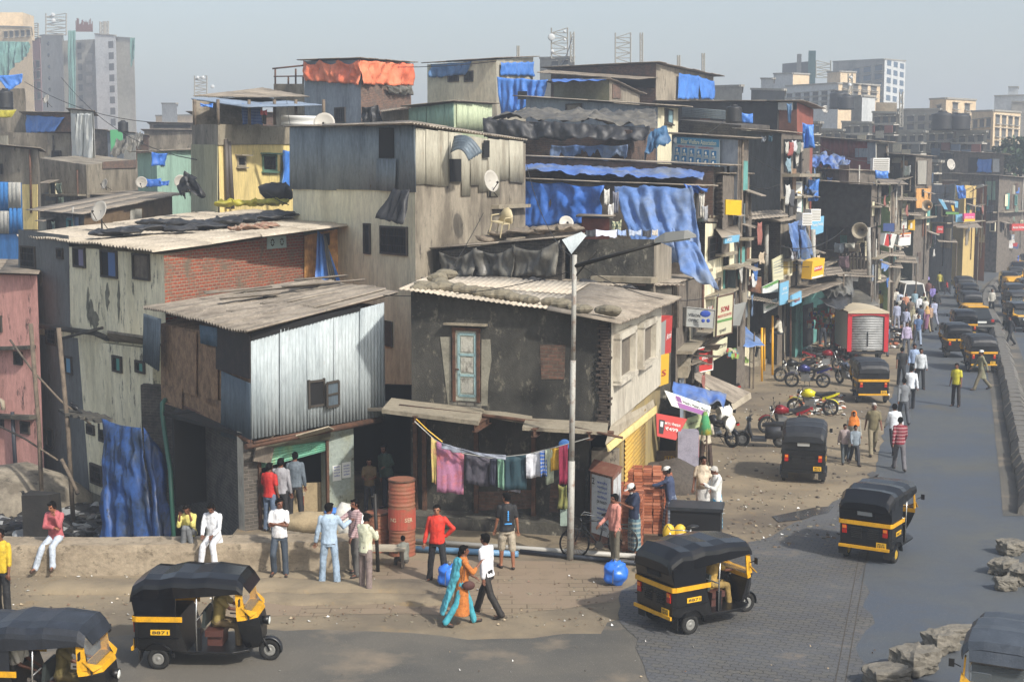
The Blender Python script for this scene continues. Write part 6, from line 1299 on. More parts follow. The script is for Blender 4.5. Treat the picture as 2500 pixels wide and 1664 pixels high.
pcloth('tarpaulin',[(468,430,57),(500,445,57),(506,470,56),(450,500,57)],M['tarp_black'],'ragged black sheet slung from the corner of the yellow house',folds=3,amp=.3,rag=.4,wr=.15)
t_=thing('roof_terrace','open roof terrace with thin posts and blue grey sheet roofs on the yellow house','shelter',V(600,303,62))
b=BM();corr(b,V(466,242,63),V(640,240,68),V(792,258,62),V(600,262,58),dirn='v',cell=(1.1,3));obj('roof',b,mk('asb_blue','7f8ea0','6a7686',.5,1),t_,solid=.02)
b=BM();corr(b,V(472,236,66),V(640,216,72),V(755,236,68),V(640,238,62),dirn='v',cell=(1.1,3));obj('upper_roof',b,M['asb'],t_,solid=.02)
for x,Y_ in((475,61),(532,58.5),(608,60),(670,61),(722,62),(790,61)):b=BM();p,q=V(x,243,Y_),V(x+1,305,Y_);tube(b,[p,q],.07);obj('post',b,M['bamboo'],t_)
p0,p1=V(470,265,64.5),V(640,265,67);b=BM();prism(b,[Vector((p0.x,p0.y,10.9)),Vector((p1.x,p1.y,10.9)),Vector((p1.x,p1.y,12.2)),Vector((p0.x,p0.y,12.2))],(0,.1,0));obj('back_wall',b,M['slab'],t_)
for pts,m,l,c in(([(588,252,60),(636,252,61),(636,305,61),(588,305,60)],mkplaid('blue_check','3d5a92','35508a','5f78a8',8),'blue checked curtain on the roof terrace','curtain'),([(637,267,60),(653,267,60),(653,283,60),(637,283,60)],C('d0646c'),'small pink cloth drying on the roof terrace','laundry'),([(490,252,60),(520,252,60),(520,262,60),(490,262,60)],M['tarp_bright'],'blue plastic bundle tucked under the terrace roof','tarpaulin'),([(640,270,60),(652,270,60),(650,302,60),(640,302,60)],M['tarp_black'],'dark clothes hanging on the roof terrace beside the pink cloth','laundry')):pcloth(c,pts,m,l,c,folds=3,amp=.05)
tinwall(Face(V(686,300,60.5),V(790,300,60),11,9,t_),[(687,281),(790,284),(790,305),(687,305)],0,M['white_paint'],name='white_railing',dirn='v',lam=.3,amp=.03)
B=H('orange_tarp_house','tall grey and brick house with an orange tarpaulin wrapped round its top floor',(742,80),(880,76),(1003,82),(150,146,155),['blue_grey','brick_far'],roof='corr',rmat='asb_dark',rov=.3)
fcloth(B.L,'tarpaulin',[(744,147),(880,146),(880,206),(748,196)],M['tarp_orange'],'orange tarpaulin sagging on the left side of the tall grey house',folds=4,amp=.12,sag=.5,wr=.08);fcloth(B.R,'tarpaulin',[(880,146),(1004,155),(1004,208),(880,206)],M['tarp_orange'],'orange tarpaulin stretched over the right side of the tall grey house',folds=3,amp=.1,wr=.08)
window(B.L,818,262,844,300,'bars',bars=5);panel(B,[(770,178),(800,176),(800,190),(772,192)],'void',.02);fcloth(B.R,'tarpaulin',[(935,208),(1000,208),(1000,232),(945,228)],M['tarp_grey'],'torn grey sheet below the orange tarpaulin',folds=3,amp=.15)
pcloth('tarpaulin',[(885,262,70),(925,256,70),(932,302,70),(882,304,70)],M['tarp_black'],'black and orange plastic bundle before the brick side of the orange topped house',folds=4,amp=.3,wr=.2)
B=H('side_annex','low grey annex with a bare roof frame left of the orange tarpaulin house',(668,82),(742,81),6,(205,205),['grey_plaster','grey_plaster'])
b=BM()
for x in(672,704,722,740):tube(b,[V(x,205,81.5),V(x,168 if x in(672,722)else 188,81.5)],.05)
tube(b,[V(665,168,81),V(742,160,81)],.05);tube(b,[V(668,187,81),V(742,186,81)],.04);obj('roof_frame',b,M['rust_iron'],B.root)
B=H('cream_tower_house','tall cream house with a white side hung with bright blue tarpaulins',(1043,86),(1212,82),(1302,90),(158,146,140),['cream_clean','pale_plaster'],roof='corr',rmat='asb_dark',rov=.3)
window(B.L,1094,180,1121,200,'bars');window(B.L,1134,173,1156,200,'bars');fcloth(B.L,'tarpaulin',[(1053,157),(1155,150),(1140,182),(1055,190)],mk('tarp_sky','5d84b0','4a6c98',.5,1.2),'faded blue grey sheet over the cream house windows',folds=5,amp=.1)
fcloth(B.R,'tarpaulin',[(1220,152),(1302,150),(1302,186),(1220,184)],M['tarp_bright'],'upper bright blue tarpaulin on the white side of the cream house',folds=2);pcloth('tarpaulin',[(1216,188,81),(1340,195,80),(1330,240,80),(1225,290,81)],M['tarp_bright'],'large bright blue tarpaulin wall below the cream house',folds=6,amp=.12)
put(Face(V(1216,250,80.6),V(1340,250,79.6),14,10,B.root),'opening',r4(1264,223,1287,243),.3,.02,M['void'])
B=H('green_tin_shed','green corrugated shed with pale yellow green right side',(998,69),(1108,66),(1200,72),(264,251,255),['tin_green','tin_pale_green'],roof='corr',rmat='asb_dark',rov=.35);tinwall(B.L,[(998,264),(1108,252),(1108,318),(998,318)],.05,M['tin_green'],lam=.35,amp=.02);tinwall(B.R,[(1116,254),(1200,257),(1200,318),(1116,318)],.05,M['tin_pale_green'],lam=.35,amp=.02)
b=BM();corr(b,V(925,270,72),V(990,262,74),V(1000,263,69),V(930,273,68));tag(obj('lean_to_roof',b,M['asb'],solid=.02),'narrow lean-to sheet roof left of the green corrugated shed','roof')
B=H('lean_to_house','grey house under the lean-to roof beside the green shed',(930,71),(998,70),4,(272,266),['grey_plaster','grey_plaster'])
B=H('brick_crown_house','highest brick house with a wide dark sheet roof and bright blue tarpaulin',(1345,92),(1602,86),(1742,94),(168,156,188),['brick_far','grey_plaster'],roof='corr',rmat='asb_dark',rov=.5)
fcloth(B.R,'tarpaulin',[(1656,178),(1705,184),(1704,242),(1654,242)],M['tarp_bright'],'large bright blue tarpaulin on the right side of the highest brick house',folds=2,off=.15);fcloth(B.R,'tarpaulin',[(1704,186),(1742,198),(1742,242),(1708,242)],M['tarp_bright'],'narrow bright blue tarpaulin at the right corner of the highest brick house',folds=2,off=.15)
panel(B,[(1425,190),(1600,188),(1600,215),(1425,212)],'void')
b=BM();corr(b,V(1310,178,88),V(1340,172,92),V(1605,190,86),V(1560,194,82),dirn='v');tag(obj('balcony_roof',b,M['asb_dark'],solid=.02),'thin dark sheet roof in front of the highest brick house','roof')
B=H('olive_shed','olive green boarded shed with a brick right end',(1352,80),(1488,77),(1562,84),(203,197,232),[mk('olive','7d7f68','68694f',.5,.8),M['grey_plaster']],roof='corr',rmat='asb_dark',rov=.4);panel(B,[(1495,205),(1515,207),(1515,240),(1495,240)],'brick_far',face='R')
pcloth('tarpaulin',[(1345,196,79),(1480,194,78),(1480,198,76),(1350,202,76)],M['tarp_blue'],'thin blue tarpaulin lying along the olive shed roof',folds=2,amp=.04)
B=H('grey_strip_house','long low grey blue house with a cream end room and window',(1284,75),(1606,70),(1656,75),(237,262,264),['blue_grey','cream_clean'],roof='corr',rmat='asb',rov=.5);window(B.R,1622,266,1641,302,'sill',sh=C('7fa0a8'));window(B.L,1382,253,1422,272,'x',pm=M['asb_dark'])
B=H('black_covered_house','brick house covered by a dusty black plastic roof sheet',(1190,66),(1542,60),(1602,65),(300,318,312),['brick_brown','brick_brown'])
P=[V(1275,278,70),V(1600,276,68),V(1605,318,62),V(1180,292,63)];cloth('tarpaulin',P,mk('tarp_dusty_black','4b4a47','6c685f',.6,.8,rough=.7,bump=.5,bs=9),'dusty black plastic sheet covering the brick house roof','tarpaulin',folds=3,amp=.1,wr=.1,nu=60,nv=24)
P=[V(1180,290,62.8),V(1590,312,60),V(1580,345,59.6),V(1184,338,62.6)];cloth('tarpaulin',P,M['tarp_black'],'black plastic edge hanging over the brick wall like a valance','tarpaulin',folds=7,amp=.09,wr=.1,nu=90)
fcloth(B.L,'tarpaulin',[(1348,354),(1535,353),(1535,384),(1350,384)],M['tarp_dusty'],'torn pale blue plastic strips on the dark brick wall',folds=7,amp=.06,off=.2,rag=.25)
pcloth('tarpaulin',[(1588,330,58),(1628,312,58),(1642,352,57.5),(1575,390,57.5)],mk('tarp_teal','3c6488','2d4c70',.6,1.2,rough=.6),'teal blue plastic tent shape beside the picture signboard',folds=4,amp=.2,wr=.1)
B=H('signboard_house','grey sheet house carrying a big picture signboard',(1640,58.5),(1802,56),(1828,58),(328,342,342),['blue_grey','plank'],roof='corr',rmat='asb_dark',rov=.4)
FSB=B.L
def signboard():
 r=thing('signboard','faded blue and white association signboard with two rows of portraits','sign',FSB.hit(1700,410));
 TL,TR,BR,BL=(FSB.hit(x,y,.12)for x,y in((1648,334),(1758,341),(1757,412),(1640,395)));b=BM();prism(b,[TL,TR,BR,BL],FSB.n*.05);obj('board',b,flat('sign_pale','a3b4bc',.7),r)
 def q(u,v,o=.18):return(TL*(1-u)+TR*u)*(1-v)+(BL*(1-u)+BR*u)*v+FSB.n*(o-.12)
 b=BM();prism(b,[q(0,0),q(1,0),q(1,.26),q(0,.26)],FSB.n*.01);obj('header',b,flat('sign_teal','4a87a8',.7),r)
 u=(TR-TL).normalized();w_=Vector((0,0,1));text('Bihar Welfare Association','lettering',flat('cream_ink','d8d6b8'),q(.56,.14,.2),u,w_,.19,r,w=(TR-TL).length*.78)
 text('बिहार वेलफेयर   असोसिएशन','lettering',M['ink_red'],q(.5,.34,.2),u,w_,.09,r,w=(TR-TL).length*.8);b=BM();ball(b,q(.07,.14,.18),(.13,.02,.13));obj('emblem',b,M['sign_white'],r)
 for i in range(6):
  for j in range(2):
   b=BM();c=q(.12+i*.155,.54+j*.32,.18);FSB.fb(b,c,.24,.3,.012);o=obj('portrait',b,M['sign_blue'],r);b=BM();ball(b,c+FSB.n*.02+Vector((0,0,.03)),(.055,.008,.07));FSB.fb(b,c+Vector((0,0,-.1)),.17,.09,.01,.014);obj('figure',b,flat('faded_face','b9bcb4'),o)
signboard()
B=H('brick_strip_house','long brown brick house with a double sheet roof edge',(1276,57),(1742,53.5),(1775,56),(384,408,408),['brick_brown','brick_dark'],roof='corr',rmat='asb',rov=.35)
B=H('blue_tarp_house','house whose whole front is hung with big blue tarpaulins',(1278,53.6),(1670,50),(1712,53),(440,458,458),['plank','brick_dark'],roof='corr',rmat='asb',rov=.45)
P=[V(1275,414,57),V(1720,418,55),V(1715,450,50.4),V(1278,428,53.4)];cloth('tarpaulin',[p+Vector((0,0,.12))for p in P],mk('tarp_roof_blue','4a6cae','727a88',.6,.7,rough=.6,bump=.4,bs=9),'crumpled blue tarpaulin lying on the sheet roof above the blue front','tarpaulin',folds=4,amp=.05,wr=.07,nu=70,nv=16)
fcloth(B.L,'tarpaulin',[(1276,438),(1476,452),(1468,540),(1262,556)],M['tarp_blue'],'huge deep blue tarpaulin covering the left half of the house front',folds=5,amp=.06,off=.1,wr=.09,sag=.2)
pcloth('tarpaulin',[(1500,458,50.6),(1692,462,48.6),(1722,655,47),(1560,640,47.5)],M['tarp_dusty'],'huge dusty blue tarpaulin draped down the right half of the house front',folds=5,amp=.11,wr=.07)
pcloth('tarpaulin',[(1640,560,47.4),(1700,600,46.8),(1756,712,45.2),(1660,668,46)],M['tarp_dusty'],'lower end of the dusty tarpaulin tied down over the shop signs',folds=3,amp=.08,wr=.06)
pcloth('tarpaulin',[(1668,440,50),(1702,444,49.6),(1728,450,50),(1690,470,49.8)],M['tarp_blue'],'blue tarpaulin knot bulging at the roof corner',folds=2,amp=.2)
for i,(x,y0,y1,c,n)in enumerate(((1474,460,500,'c8c6bf','white'),(1484,495,535,'d0cec8','long white'),(1496,466,520,'6a6c78','grey checked'),(1706,470,530,'c0bcb2','beige'),(1714,500,540,'9a9ca0','grey'))):pcloth('garment',[(x,y0,49.6),(x+14,y0,49.6),(x+13,y1,49.6),(x+1,y1,49.6)],C(c),'%s garment drying between the blue tarpaulins'%n,'laundry','clothes between the tarpaulins',folds=2,amp=.04)
B=H('privy','small red brown privy with a wavy sheet roof on the terrace',(1420,47.5),(1488,46.8),1.6,(532,534),[mk('rust_red','6f3f36','5a332c',.5,3),'grey_plaster'],roof='corr',rmat='asb_dark',rov=.2,zb=5.6)
B=H('plastic_annex','low annex wrapped in hanging grey plastic sheets with rubbish on its roof',(1080,45.6),(1372,42.8),(1400,45.6),(612,582,576),['brick_dark','brick_dark'],roof='corr',rmat='asb',rov=.3);FA=B.L
for i,(a,c,l)in enumerate(((1080,1172,'left'),(1168,1270,'middle'),(1262,1374,'right'))):fcloth(FA,'plastic_sheet',[(a,612-(a-1080)*.09),(c,612-(c-1080)*.09),(c-6,676-(i==2)*4),(a+4,672)],M['tarp_grey'],'%s one of three grey plastic sheets on the low annex'%l,'tarpaulin',.08,'grey plastic sheets on the annex',folds=2,amp=.15,sag=.5,wr=.07)
B=H('terrace_block','mottled black and grey concrete terrace block behind the dark house',(1392,43.4),(1597,42),(1640,46),(584,584,604),['mottled','grey_plaster'],parapet=0);b=BM()
b.free();b=BM();B.L.poly(b,[(1460,672),(1606,676),(1606,690),(1460,684)],0,.5);obj('ledge',b,M['concrete'],B.root)
B=H('back_roof_house','low sheet roofs cluttered with plastic between the dark house and terrace block',(1060,43),(1420,41.8),(1640,42.6),(684,700,700),['mottled','mottled'],roof='corr',rmat='asb',rov=.3)
for i,(x0,x1,c,n,y1)in enumerate(((1428,1452,'2c2e33','black shirt',578),(1454,1506,'c9cbd8','white bed sheet',580),(1508,1528,'8496b8','blue shirt',578),(1536,1566,'9aa4b4','pale blue towel',579),(1568,1590,'33343a','black trousers',578),(1592,1606,'b8b0a4','beige cloth',578))):pcloth('laundry',[(x0,562,43),(x1,562,43),(x1,y1,42.8),(x0,y1,42.8)],C(c),'%s hung over the terrace parapet'%n,'laundry','laundry on the terrace parapet',folds=3,amp=.03)
pcloth('garment',[(1492,538,45),(1518,535,45),(1516,568,45),(1494,570,45)],mkplaid('check_green','a8a888','2c3a34','4a5a4c',9),'green and cream checked shirt hanging beside the privy','laundry',folds=2,amp=.05)
b=BM();prism(b,[V(1372,585,42.4),V(1420,566,42.6),V(1432,575,42.6),V(1395,620,42.3)],(0,.05,0));tag(obj('tin_scrap',b,M['tin_white']),'bent pale metal sheet leaning at the terrace block corner','metal sheet')
B=H('barred_shop','narrow shop behind iron bars and hanging signs next to the dark house',(1560,44.5),(1652,43.4),(1722,52),(690,694,672),['plank_dark','plank'],roof='corr',rmat='asb');
for i in range(12):b=BM();tube(b,[B.L.hit(1612+i*4,696,.1),B.L.hit(1612+i*4,800,.1)],.02,4);obj('iron_bar',b,M['bamboo'],B.root)
B=H('plaster_front_house','cream plastered house front with a tall window and tin awnings',(1640,54),(1722,51.5),(1835,63),(548,545,548),['brick_dark','cream'],roof='flat',rov=.3);window(B.R,1728,575,1757,632,'bars',fm=M['frame_dark']);window(B.R,1782,620,1798,690,'x',fm=M['cream_clean']);panel(B,[(1800,612),(1828,612),(1828,668),(1800,672)],'brick_brown',face='R')
b=BM();corr(b,V(1742,553,54),V(1798,550,56),V(1812,578,53),V(1762,580,51),lam=.12,amp=.01);tag(obj('window_awning',b,M['asb'],solid=.012),'brown sheet awning over the tall window','awning')
B=H('wicker_balcony_house','dark house with a woven wicker balcony wall above the shops',(1700,56),(1765,53.6),(1830,60),(432,428,428),['plank','plank'],roof='corr',rmat='asb_dark',zb=5.8)
tinwall(B.L,[(1708,448),(1764,446),(1764,535),(1708,538)],.12,M['bamboo'],lam=.16,amp=.03,dirn='v',name='wicker_wall')
B=H('dark_tower_house','tall dark plastered house with clothes hanging on its street side balconies',(1800,69),(1908,66),(1978,78),(318,326,330),['darkgrey_plaster','plank'],roof='corr',rmat='asb',rov=.5);FT=B.R
put(FT,'balcony_opening',r4(1914,340,1958,420),.02,.02,M['void']);put(FT,'balcony_opening',r4(1914,440,1950,520),.02,.02,M['void']);b=BM();FT.poly(b,r4(1910,424,1965,432),0,.8);obj('balcony_floor',b,M['concrete'],B.root)
for i,(x,y0,y1,c,n)in enumerate(((1912,345,375,'b8b6ae','cream'),(1922,345,380,'8f4a44','brick red'),(1930,342,370,'c4c4c6','white'),(1940,345,378,'66706a','green grey'),(1950,346,372,'a9a296','beige'),(1914,450,500,'bdbdb8','long pale'),(1926,460,505,'4a4b50','charcoal'),(1918,385,420,'7f98a4','slate blue'),(1862,332,348,'8f949a','light grey'),(1880,330,346,'4a6d7c','teal'))):fcloth(FT if x>1908 else B.L,'garment',[(x,y0),(x+10,y0),(x+9,y1),(x+1,y1)],C(c),'%s garment hanging from the dark tower house'%n,'laundry',.5,'clothes on the dark tower house',folds=2,amp=.05)
pcloth('tarpaulin',[(1957,300,70),(1985,304,70),(1988,360,70),(1958,366,70)],M['tarp_bright'],'blue tarpaulin bulging from the upper corner of the dark tower house',folds=3,amp=.2)
B=H('brick_block','blackened brick house below the water tank',(1655,77),(1810,73),(1880,82),(292,306,306),['brick_dark','brick_dark'])
tinwall(B.L,[(1665,262),(1775,270),(1775,292),(1665,285)],.1,M['tin'],dirn='v',name='tin_screen');
B=H('black_shed','black plastic covered roof shed with a red brown right end',(1622,86),(1946,81),(1986,87),(250,250,268),['tarp_black',mk('red_end','8a4a3c','74402f',.5,.8)],roof='corr',rmat='asb_dark',rov=.5);panel(B,r4(1902,268,1946,330),mk('red_board','6d4a3e','5a3c32',.5,.8));panel(B,r4(1900,250,1936,270),'far_white');pcloth('tarpaulin',[(1810,275,79),(1838,277,79),(1838,303,79),(1812,300,79)],M['tarp_bright'],'small bright blue tarpaulin below the black shed',folds=2)
pcloth('cloth_strip',[(1920,252,80),(1932,252,80),(1930,300,80),(1924,300,80)],M['tarp_teal'],'twisted blue cloth hanging at the red end of the black shed','laundry',folds=2)
B=H('brick_corner_house','low black brick house with a tan sheet roof and yellow corrugated side',(1822,66.5),(1906,64),(1978,72),(536,544,530),['brick_dark','grey_plaster'],roof='corr',rmat='asb',rov=.6,zb=3.6);FC=B.R
tinwall(FC,[(1912,636),(1948,628),(1948,660),(1912,672)],.08,mk('tin_yellow','b59c50','9a8446',.5,1.5),name='yellow_tin');b=BM();tube(b,[V(1872,548,63.8),V(1870,700,63.8)],.1,7);obj('corner_pipe',b,M['pole_paint'],B.root)
for i,(x0,x1,y0,y1)in enumerate(((1914,926,538,612),)):pass
fcloth(FC,'tarpaulin',[(1915,545),(1955,532),(1972,625),(1918,612)],M['tarp_dusty'],'faded blue tarpaulin over the doorway of the black brick house',folds=4,amp=.15,off=.3);fcloth(FC,'tarpaulin',[(1945,560),(1958,560),(1978,655),(1960,668)],M['tarp_dusty'],'long tail of faded blue tarpaulin on the black brick house',folds=2,amp=.12,off=.5)
for i,(x,c,n)in enumerate(((1928,'b4b6ba','white'),(1936,'76717c','mauve'),(1942,'9ca2a8','grey'))):fcloth(FC,'garment',[(x,606),(x+7,606),(x+7,632),(x,632)],C(c),'%s shirt drying below the faded blue tarpaulin'%n,'laundry',.5,'shirts below the faded tarpaulin',folds=1,amp=.03)
t_=thing('canteen','open canteen with yellow posts, counter and raised floor by the street','food stall',G(1850,925))
def G3(px,py,z=0):return G(px,py,z)
A0,A1=G(1800,905),G(1905,880);b=BM();prism(b,[A0,A1,A1+Vector((-1,6,0)),A0+Vector((-2,6,0))],(0,0,.22));obj('platform',b,M['concrete'],t_)
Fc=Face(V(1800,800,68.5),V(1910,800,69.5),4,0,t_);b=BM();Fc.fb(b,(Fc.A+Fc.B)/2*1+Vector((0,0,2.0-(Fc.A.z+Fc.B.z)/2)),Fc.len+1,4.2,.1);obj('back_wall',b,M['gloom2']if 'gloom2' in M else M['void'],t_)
Ff=Face(G(1828,905),G(1905,878),1,0,t_);b=BM();Ff.fb(b,(Ff.A+Ff.B)/2+Vector((0,1.2,.65)),Ff.len*.95,.9,.12);obj('front_wall',b,M['concrete'],t_)
for x,yb,yt,c in((1860,930,800,'yellow_paint'),(1866,905,800,'yellow_paint'),(1886,915,770,'yellow_paint'),(1828,905,740,'iron'),(1912,895,745,'iron'),(1930,880,730,'rust_iron'),(1957,868,712,'turq')):
 if c=='turq':mk('turq','5f9a94','4c807b',.5,2)
 b=BM();p=G(x,yb);q=V(x,yt,p.y);tube(b,[p,q],.05,6);obj('post',b,M[c],t_)
b=BM();corr(b,V(1795,712,66),V(1900,735,66),V(1905,742,60),V(1800,726,58));obj('canopy',b,M['asb'],t_,solid=.02)
c=G(1885,880);b=BM();box(b,(c.x,c.y+.5,.85),(1.3,.6,.9));obj('counter',b,M['tin_pale'],t_)
b=BM();corr(b,V(1905,700,68),V(2010,668,76),V(2058,690,70),V(1925,738,60));tag(obj('street_canopy',b,M['asb'],solid=.03),'wide dusty sheet canopy over the turquoise shops','canopy')
B=H('turquoise_shop','turquoise painted shops open to the street',(1900,71),(1945,69),(2062,88),(700,704,690),[M['turq'],M['turq']]);
for x0,x1 in((1960,1985),(1995,2020),(2028,2048)):put(B.R,'shop_opening',[(x0,745),(x1,738),(x1,838),(x0,848)],.02,.02,M['void'])
pcloth('awning_sheet',[(1988,700,72),(2075,680,74),(2088,720,70),(2020,735,66)],M['tarp_grey'],'grey fabric awning stretched over the turquoise shop','awning',folds=2,amp=.15);pcloth('awning_sheet',[(1992,730,67),(2075,715,70),(2072,755,70),(2040,758,67)],M['tarp_black'],'black valance hanging under the grey fabric awning','awning',folds=2,amp=.1)
B=H('black_plank_house','tall house of blackened planks overhanging a balcony with laundry',(1990,80),(2128,77),(2152,82),(442,452,454),['plank_dark','plank'],roof='corr',rmat='asb',rov=.5,zb=8.4-105*77/3472)
B=H('balcony_floor_house','dark lower floor with railed balcony below the blackened plank house',(2010,82),(2130,79),(2150,83),(552,556,556),['plank','plank']);FB=B.L
put(FB,'green_panel',r4(2042,574,2068,596),.03,.02,M['turq']);
b=BM();FB.poly(b,r4(2044,656,2124,664),0,1.6);obj('balcony_floor',b,M['plank'],B.root)
for i in range(9):b=BM();FB.fb(b,FB.hit(2048+i*9,638,1.5),.09,.9,.06);obj('baluster',b,M['plank'],B.root)
b=BM();tube(b,[FB.hit(2044,624,1.5),FB.hit(2124,628,1.5)],.05);obj('handrail',b,M['plank'],B.root)
for i,(x0,x1,y0,y1,c,n)in enumerate(((2040,2062,592,618,'8f9aa6','patterned blue'),(2064,2088,592,606,'a7a79c','white patterned'),(2050,2074,624,655,'9c8088','pink'))):fcloth(FB,'laundry',[(x0,y0),(x1,y0),(x1,y1),(x0,y1)],C(c),'%s cloth hanging on the plank house balcony'%n,'laundry',1.7,'laundry on the plank house balcony',folds=3,amp=.06)
B=H('tarp_roof_house','low roof covered with crumpled blue tarpaulin behind the plank house',(1978,92),(2070,88),(2140,94),(412,418,420),['brick_brown','plank'],roof='corr',rmat='asb_dark');pcloth('tarpaulin',[(1978,384,96),(2060,388,94),(2075,412,89),(1980,408,90)],M['tarp_roof_blue'],'crumpled blue tarpaulin on the roof behind the plank house',folds=3,amp=.15,wr=.2)
for pts,l in(([(1972,438,76),(2000,436,76),(1996,490,76),(1970,492,76)],'blue tarpaulin left of the black plank wall'),([(1965,450,73),(2002,468,72),(1988,482,72),(1970,470,73)],'grey blue awning flap beside the white notice board'),([(2135,415,92),(2168,417,92),(2168,436,92),(2135,436,92)],'blue tarpaulin below the air conditioner')):pcloth('tarpaulin',pts,M['tarp_bright']if 'left' in l or 'below' in l else M['tarp_dusty'],l,folds=3,amp=.1)
B=H('red_tin_shed','dark red corrugated shed with a grey end standing on the rooftops',(2003,102),(2138,98),(2170,104),(336,348,350),['tin_red','far_grey'],roof='corr',rmat='asb_dark',rov=.5);panel(B,r4(2118,348,2138,400),'blue_grey');panel(B,r4(2088,362,2118,384),'blue_grey',.06);panel(B,r4(2142,352,2166,395),'void',face='R');tinwall(B.L,[(2004,337),(2117,346),(2117,383),(2004,382)],.05,M['tin_red'],lam=.4,amp=.03)
B=H('lime_house','narrow house with lime green trim behind the plank house',(2146,92),(2175,90),(2205,97),(448,448,452),[mk('lime','9fc48a','87a878',.5,1),M['grey_plaster']]);window(B.L,2152,452,2170,480,'bars');window(B.R,2180,452,2198,480,'bars')
b=BM();corr(b,V(2140,435,92),V(2200,440,94),V(2218,450,90),V(2150,448,87));tag(obj('sheet_canopy',b,M['asb'],solid=.02),'sheet canopy above the lime trimmed house','canopy')
B=H('tall_board_house','tall narrow house patched from black boards and orange plywood',(2170,102),(2236,99),(2276,105),(376,382,384),['plank_dark','plank'],roof='corr',rmat='asb_dark');panel(B,r4(2236,460,2270,508),'ply_orange',.3,.05,face='R');put(B.R,'opening',r4(2250,462,2256,480),.36,.02,M['void']);panel(B,r4(2240,392,2262,450),'far_grey',.1,face='R');panel(B,r4(2178,385,2202,398),'far_grey')
B=H('grey_sheet_house','blue grey sheet walled house right of the tall board house',(2270,114),(2330,111),6,(450,452),['blue_grey','blue_grey'])
B=H('yellow_narrow_house','narrow pale yellow house with a small barred window far down the street',(2328,120),(2356,118),(2384,124),(452,452,454),[mk('pale_yellow','c4aa6c','aa9460',.4,1),M['pale_yellow']]);window(B.R,2358,486,2374,508,'hood');pcloth('tarpaulin',[(2332,452,117),(2352,452,117),(2358,484,117),(2338,486,117)],M['tarp_bright'],'blue tarpaulin hanging on the pale yellow house',folds=3,amp=.15)
B=H('sloping_awning_shop','shop with olive and maroon signs under a long sloping sheet awning',(2215,132),(2312,126),8,(478,480),['plank','plank']);
b=BM();corr(b,V(2238,515,132),V(2258,512,132),V(2345,548,112),V(2320,555,112));tag(obj('street_awning',b,M['asb'],solid=.03),'long narrow sheet awning sloping down to the street','awning')
B=H('rust_shack','brown wooden balcony house with vertical boards beside the pale yellow house',(2380,126),(2410,124),6,(455,455),[mk('rust_board','6a4436','55382e',.5,1),M['plank']],roof='corr',rmat='asb_dark')
B=H('far_wood_row','long grey board house with sheet roof at the far bend',(2325,142),(2440,136),(2545,150),(424,430,440),['plank','plank'],roof='corr',rmat='asb',rov=1.0);panel(B,r4(2406,442,2430,488),'tin_green');panel(B,r4(2480,458,2488,472),'tarp_bright',face='R')
B=H('blue_tarp_attic','grey attic shed with a blue tarpaulin on the far board house',(2330,146),(2452,140),6,(370,378),['plank','plank'],roof='corr',rmat='asb_dark',rov=.6);fcloth(B.L,'tarpaulin',[(2390,388),(2424,388),(2422,422),(2388,420)],M['tarp_bright'],'blue tarpaulin on the far grey attic shed',folds=3,amp=.1);panel(B,r4(2364,385,2390,420),'void');panel(B,r4(2424,388,2440,420),'far_white')
B=H('far_shop_row','row of dark open shops with white goods at the far bend',(2290,150),(2560,162),8,(530,545),['plank','plank']);
for x0,x1 in((2305,2340),(2350,2385),(2392,2420),(2430,2455),(2462,2490)):put(B.L,'shop_opening',[(x0,565),(x1,568),(x1,625),(x0,625)],.05,.03,M['void'])
for x0,y0,x1,y1,Y_ in((2318,545,2390,552,140),(2380,560,2440,566,145),(2430,520,2480,535,148),(2385,540,2430,548,146)):b=BM();corr(b,V(x0,y0-8,Y_+3),V(x1,y0-8,Y_+3),V(x1+5,y1+4,Y_-2),V(x0-4,y1,Y_-2));tag(obj('shop_awning',b,M['asb'],solid=.03),'grey sheet awning over the far shops near pixel block %s'%x0 if 0 else 'grey sheet awning over the far shops at the bend','awning','awnings over the far shops')
p=G(2462,650);b=BM();box(b,(p.x+1.5,p.y+3,1.5),(3.6,3,3));r_=obj('kiosk',b,M['far_white']);tag(r_,'grey metal container kiosk at the far right bend','kiosk');
p2=WORLDP[r_.name];b=BM();prism(b,[V(2455,570,150),V(2502,572,150),V(2502,576,146),V(2455,575,146)],(0,0,.15));obj('kiosk_roof',b,M['far_grey'],r_)
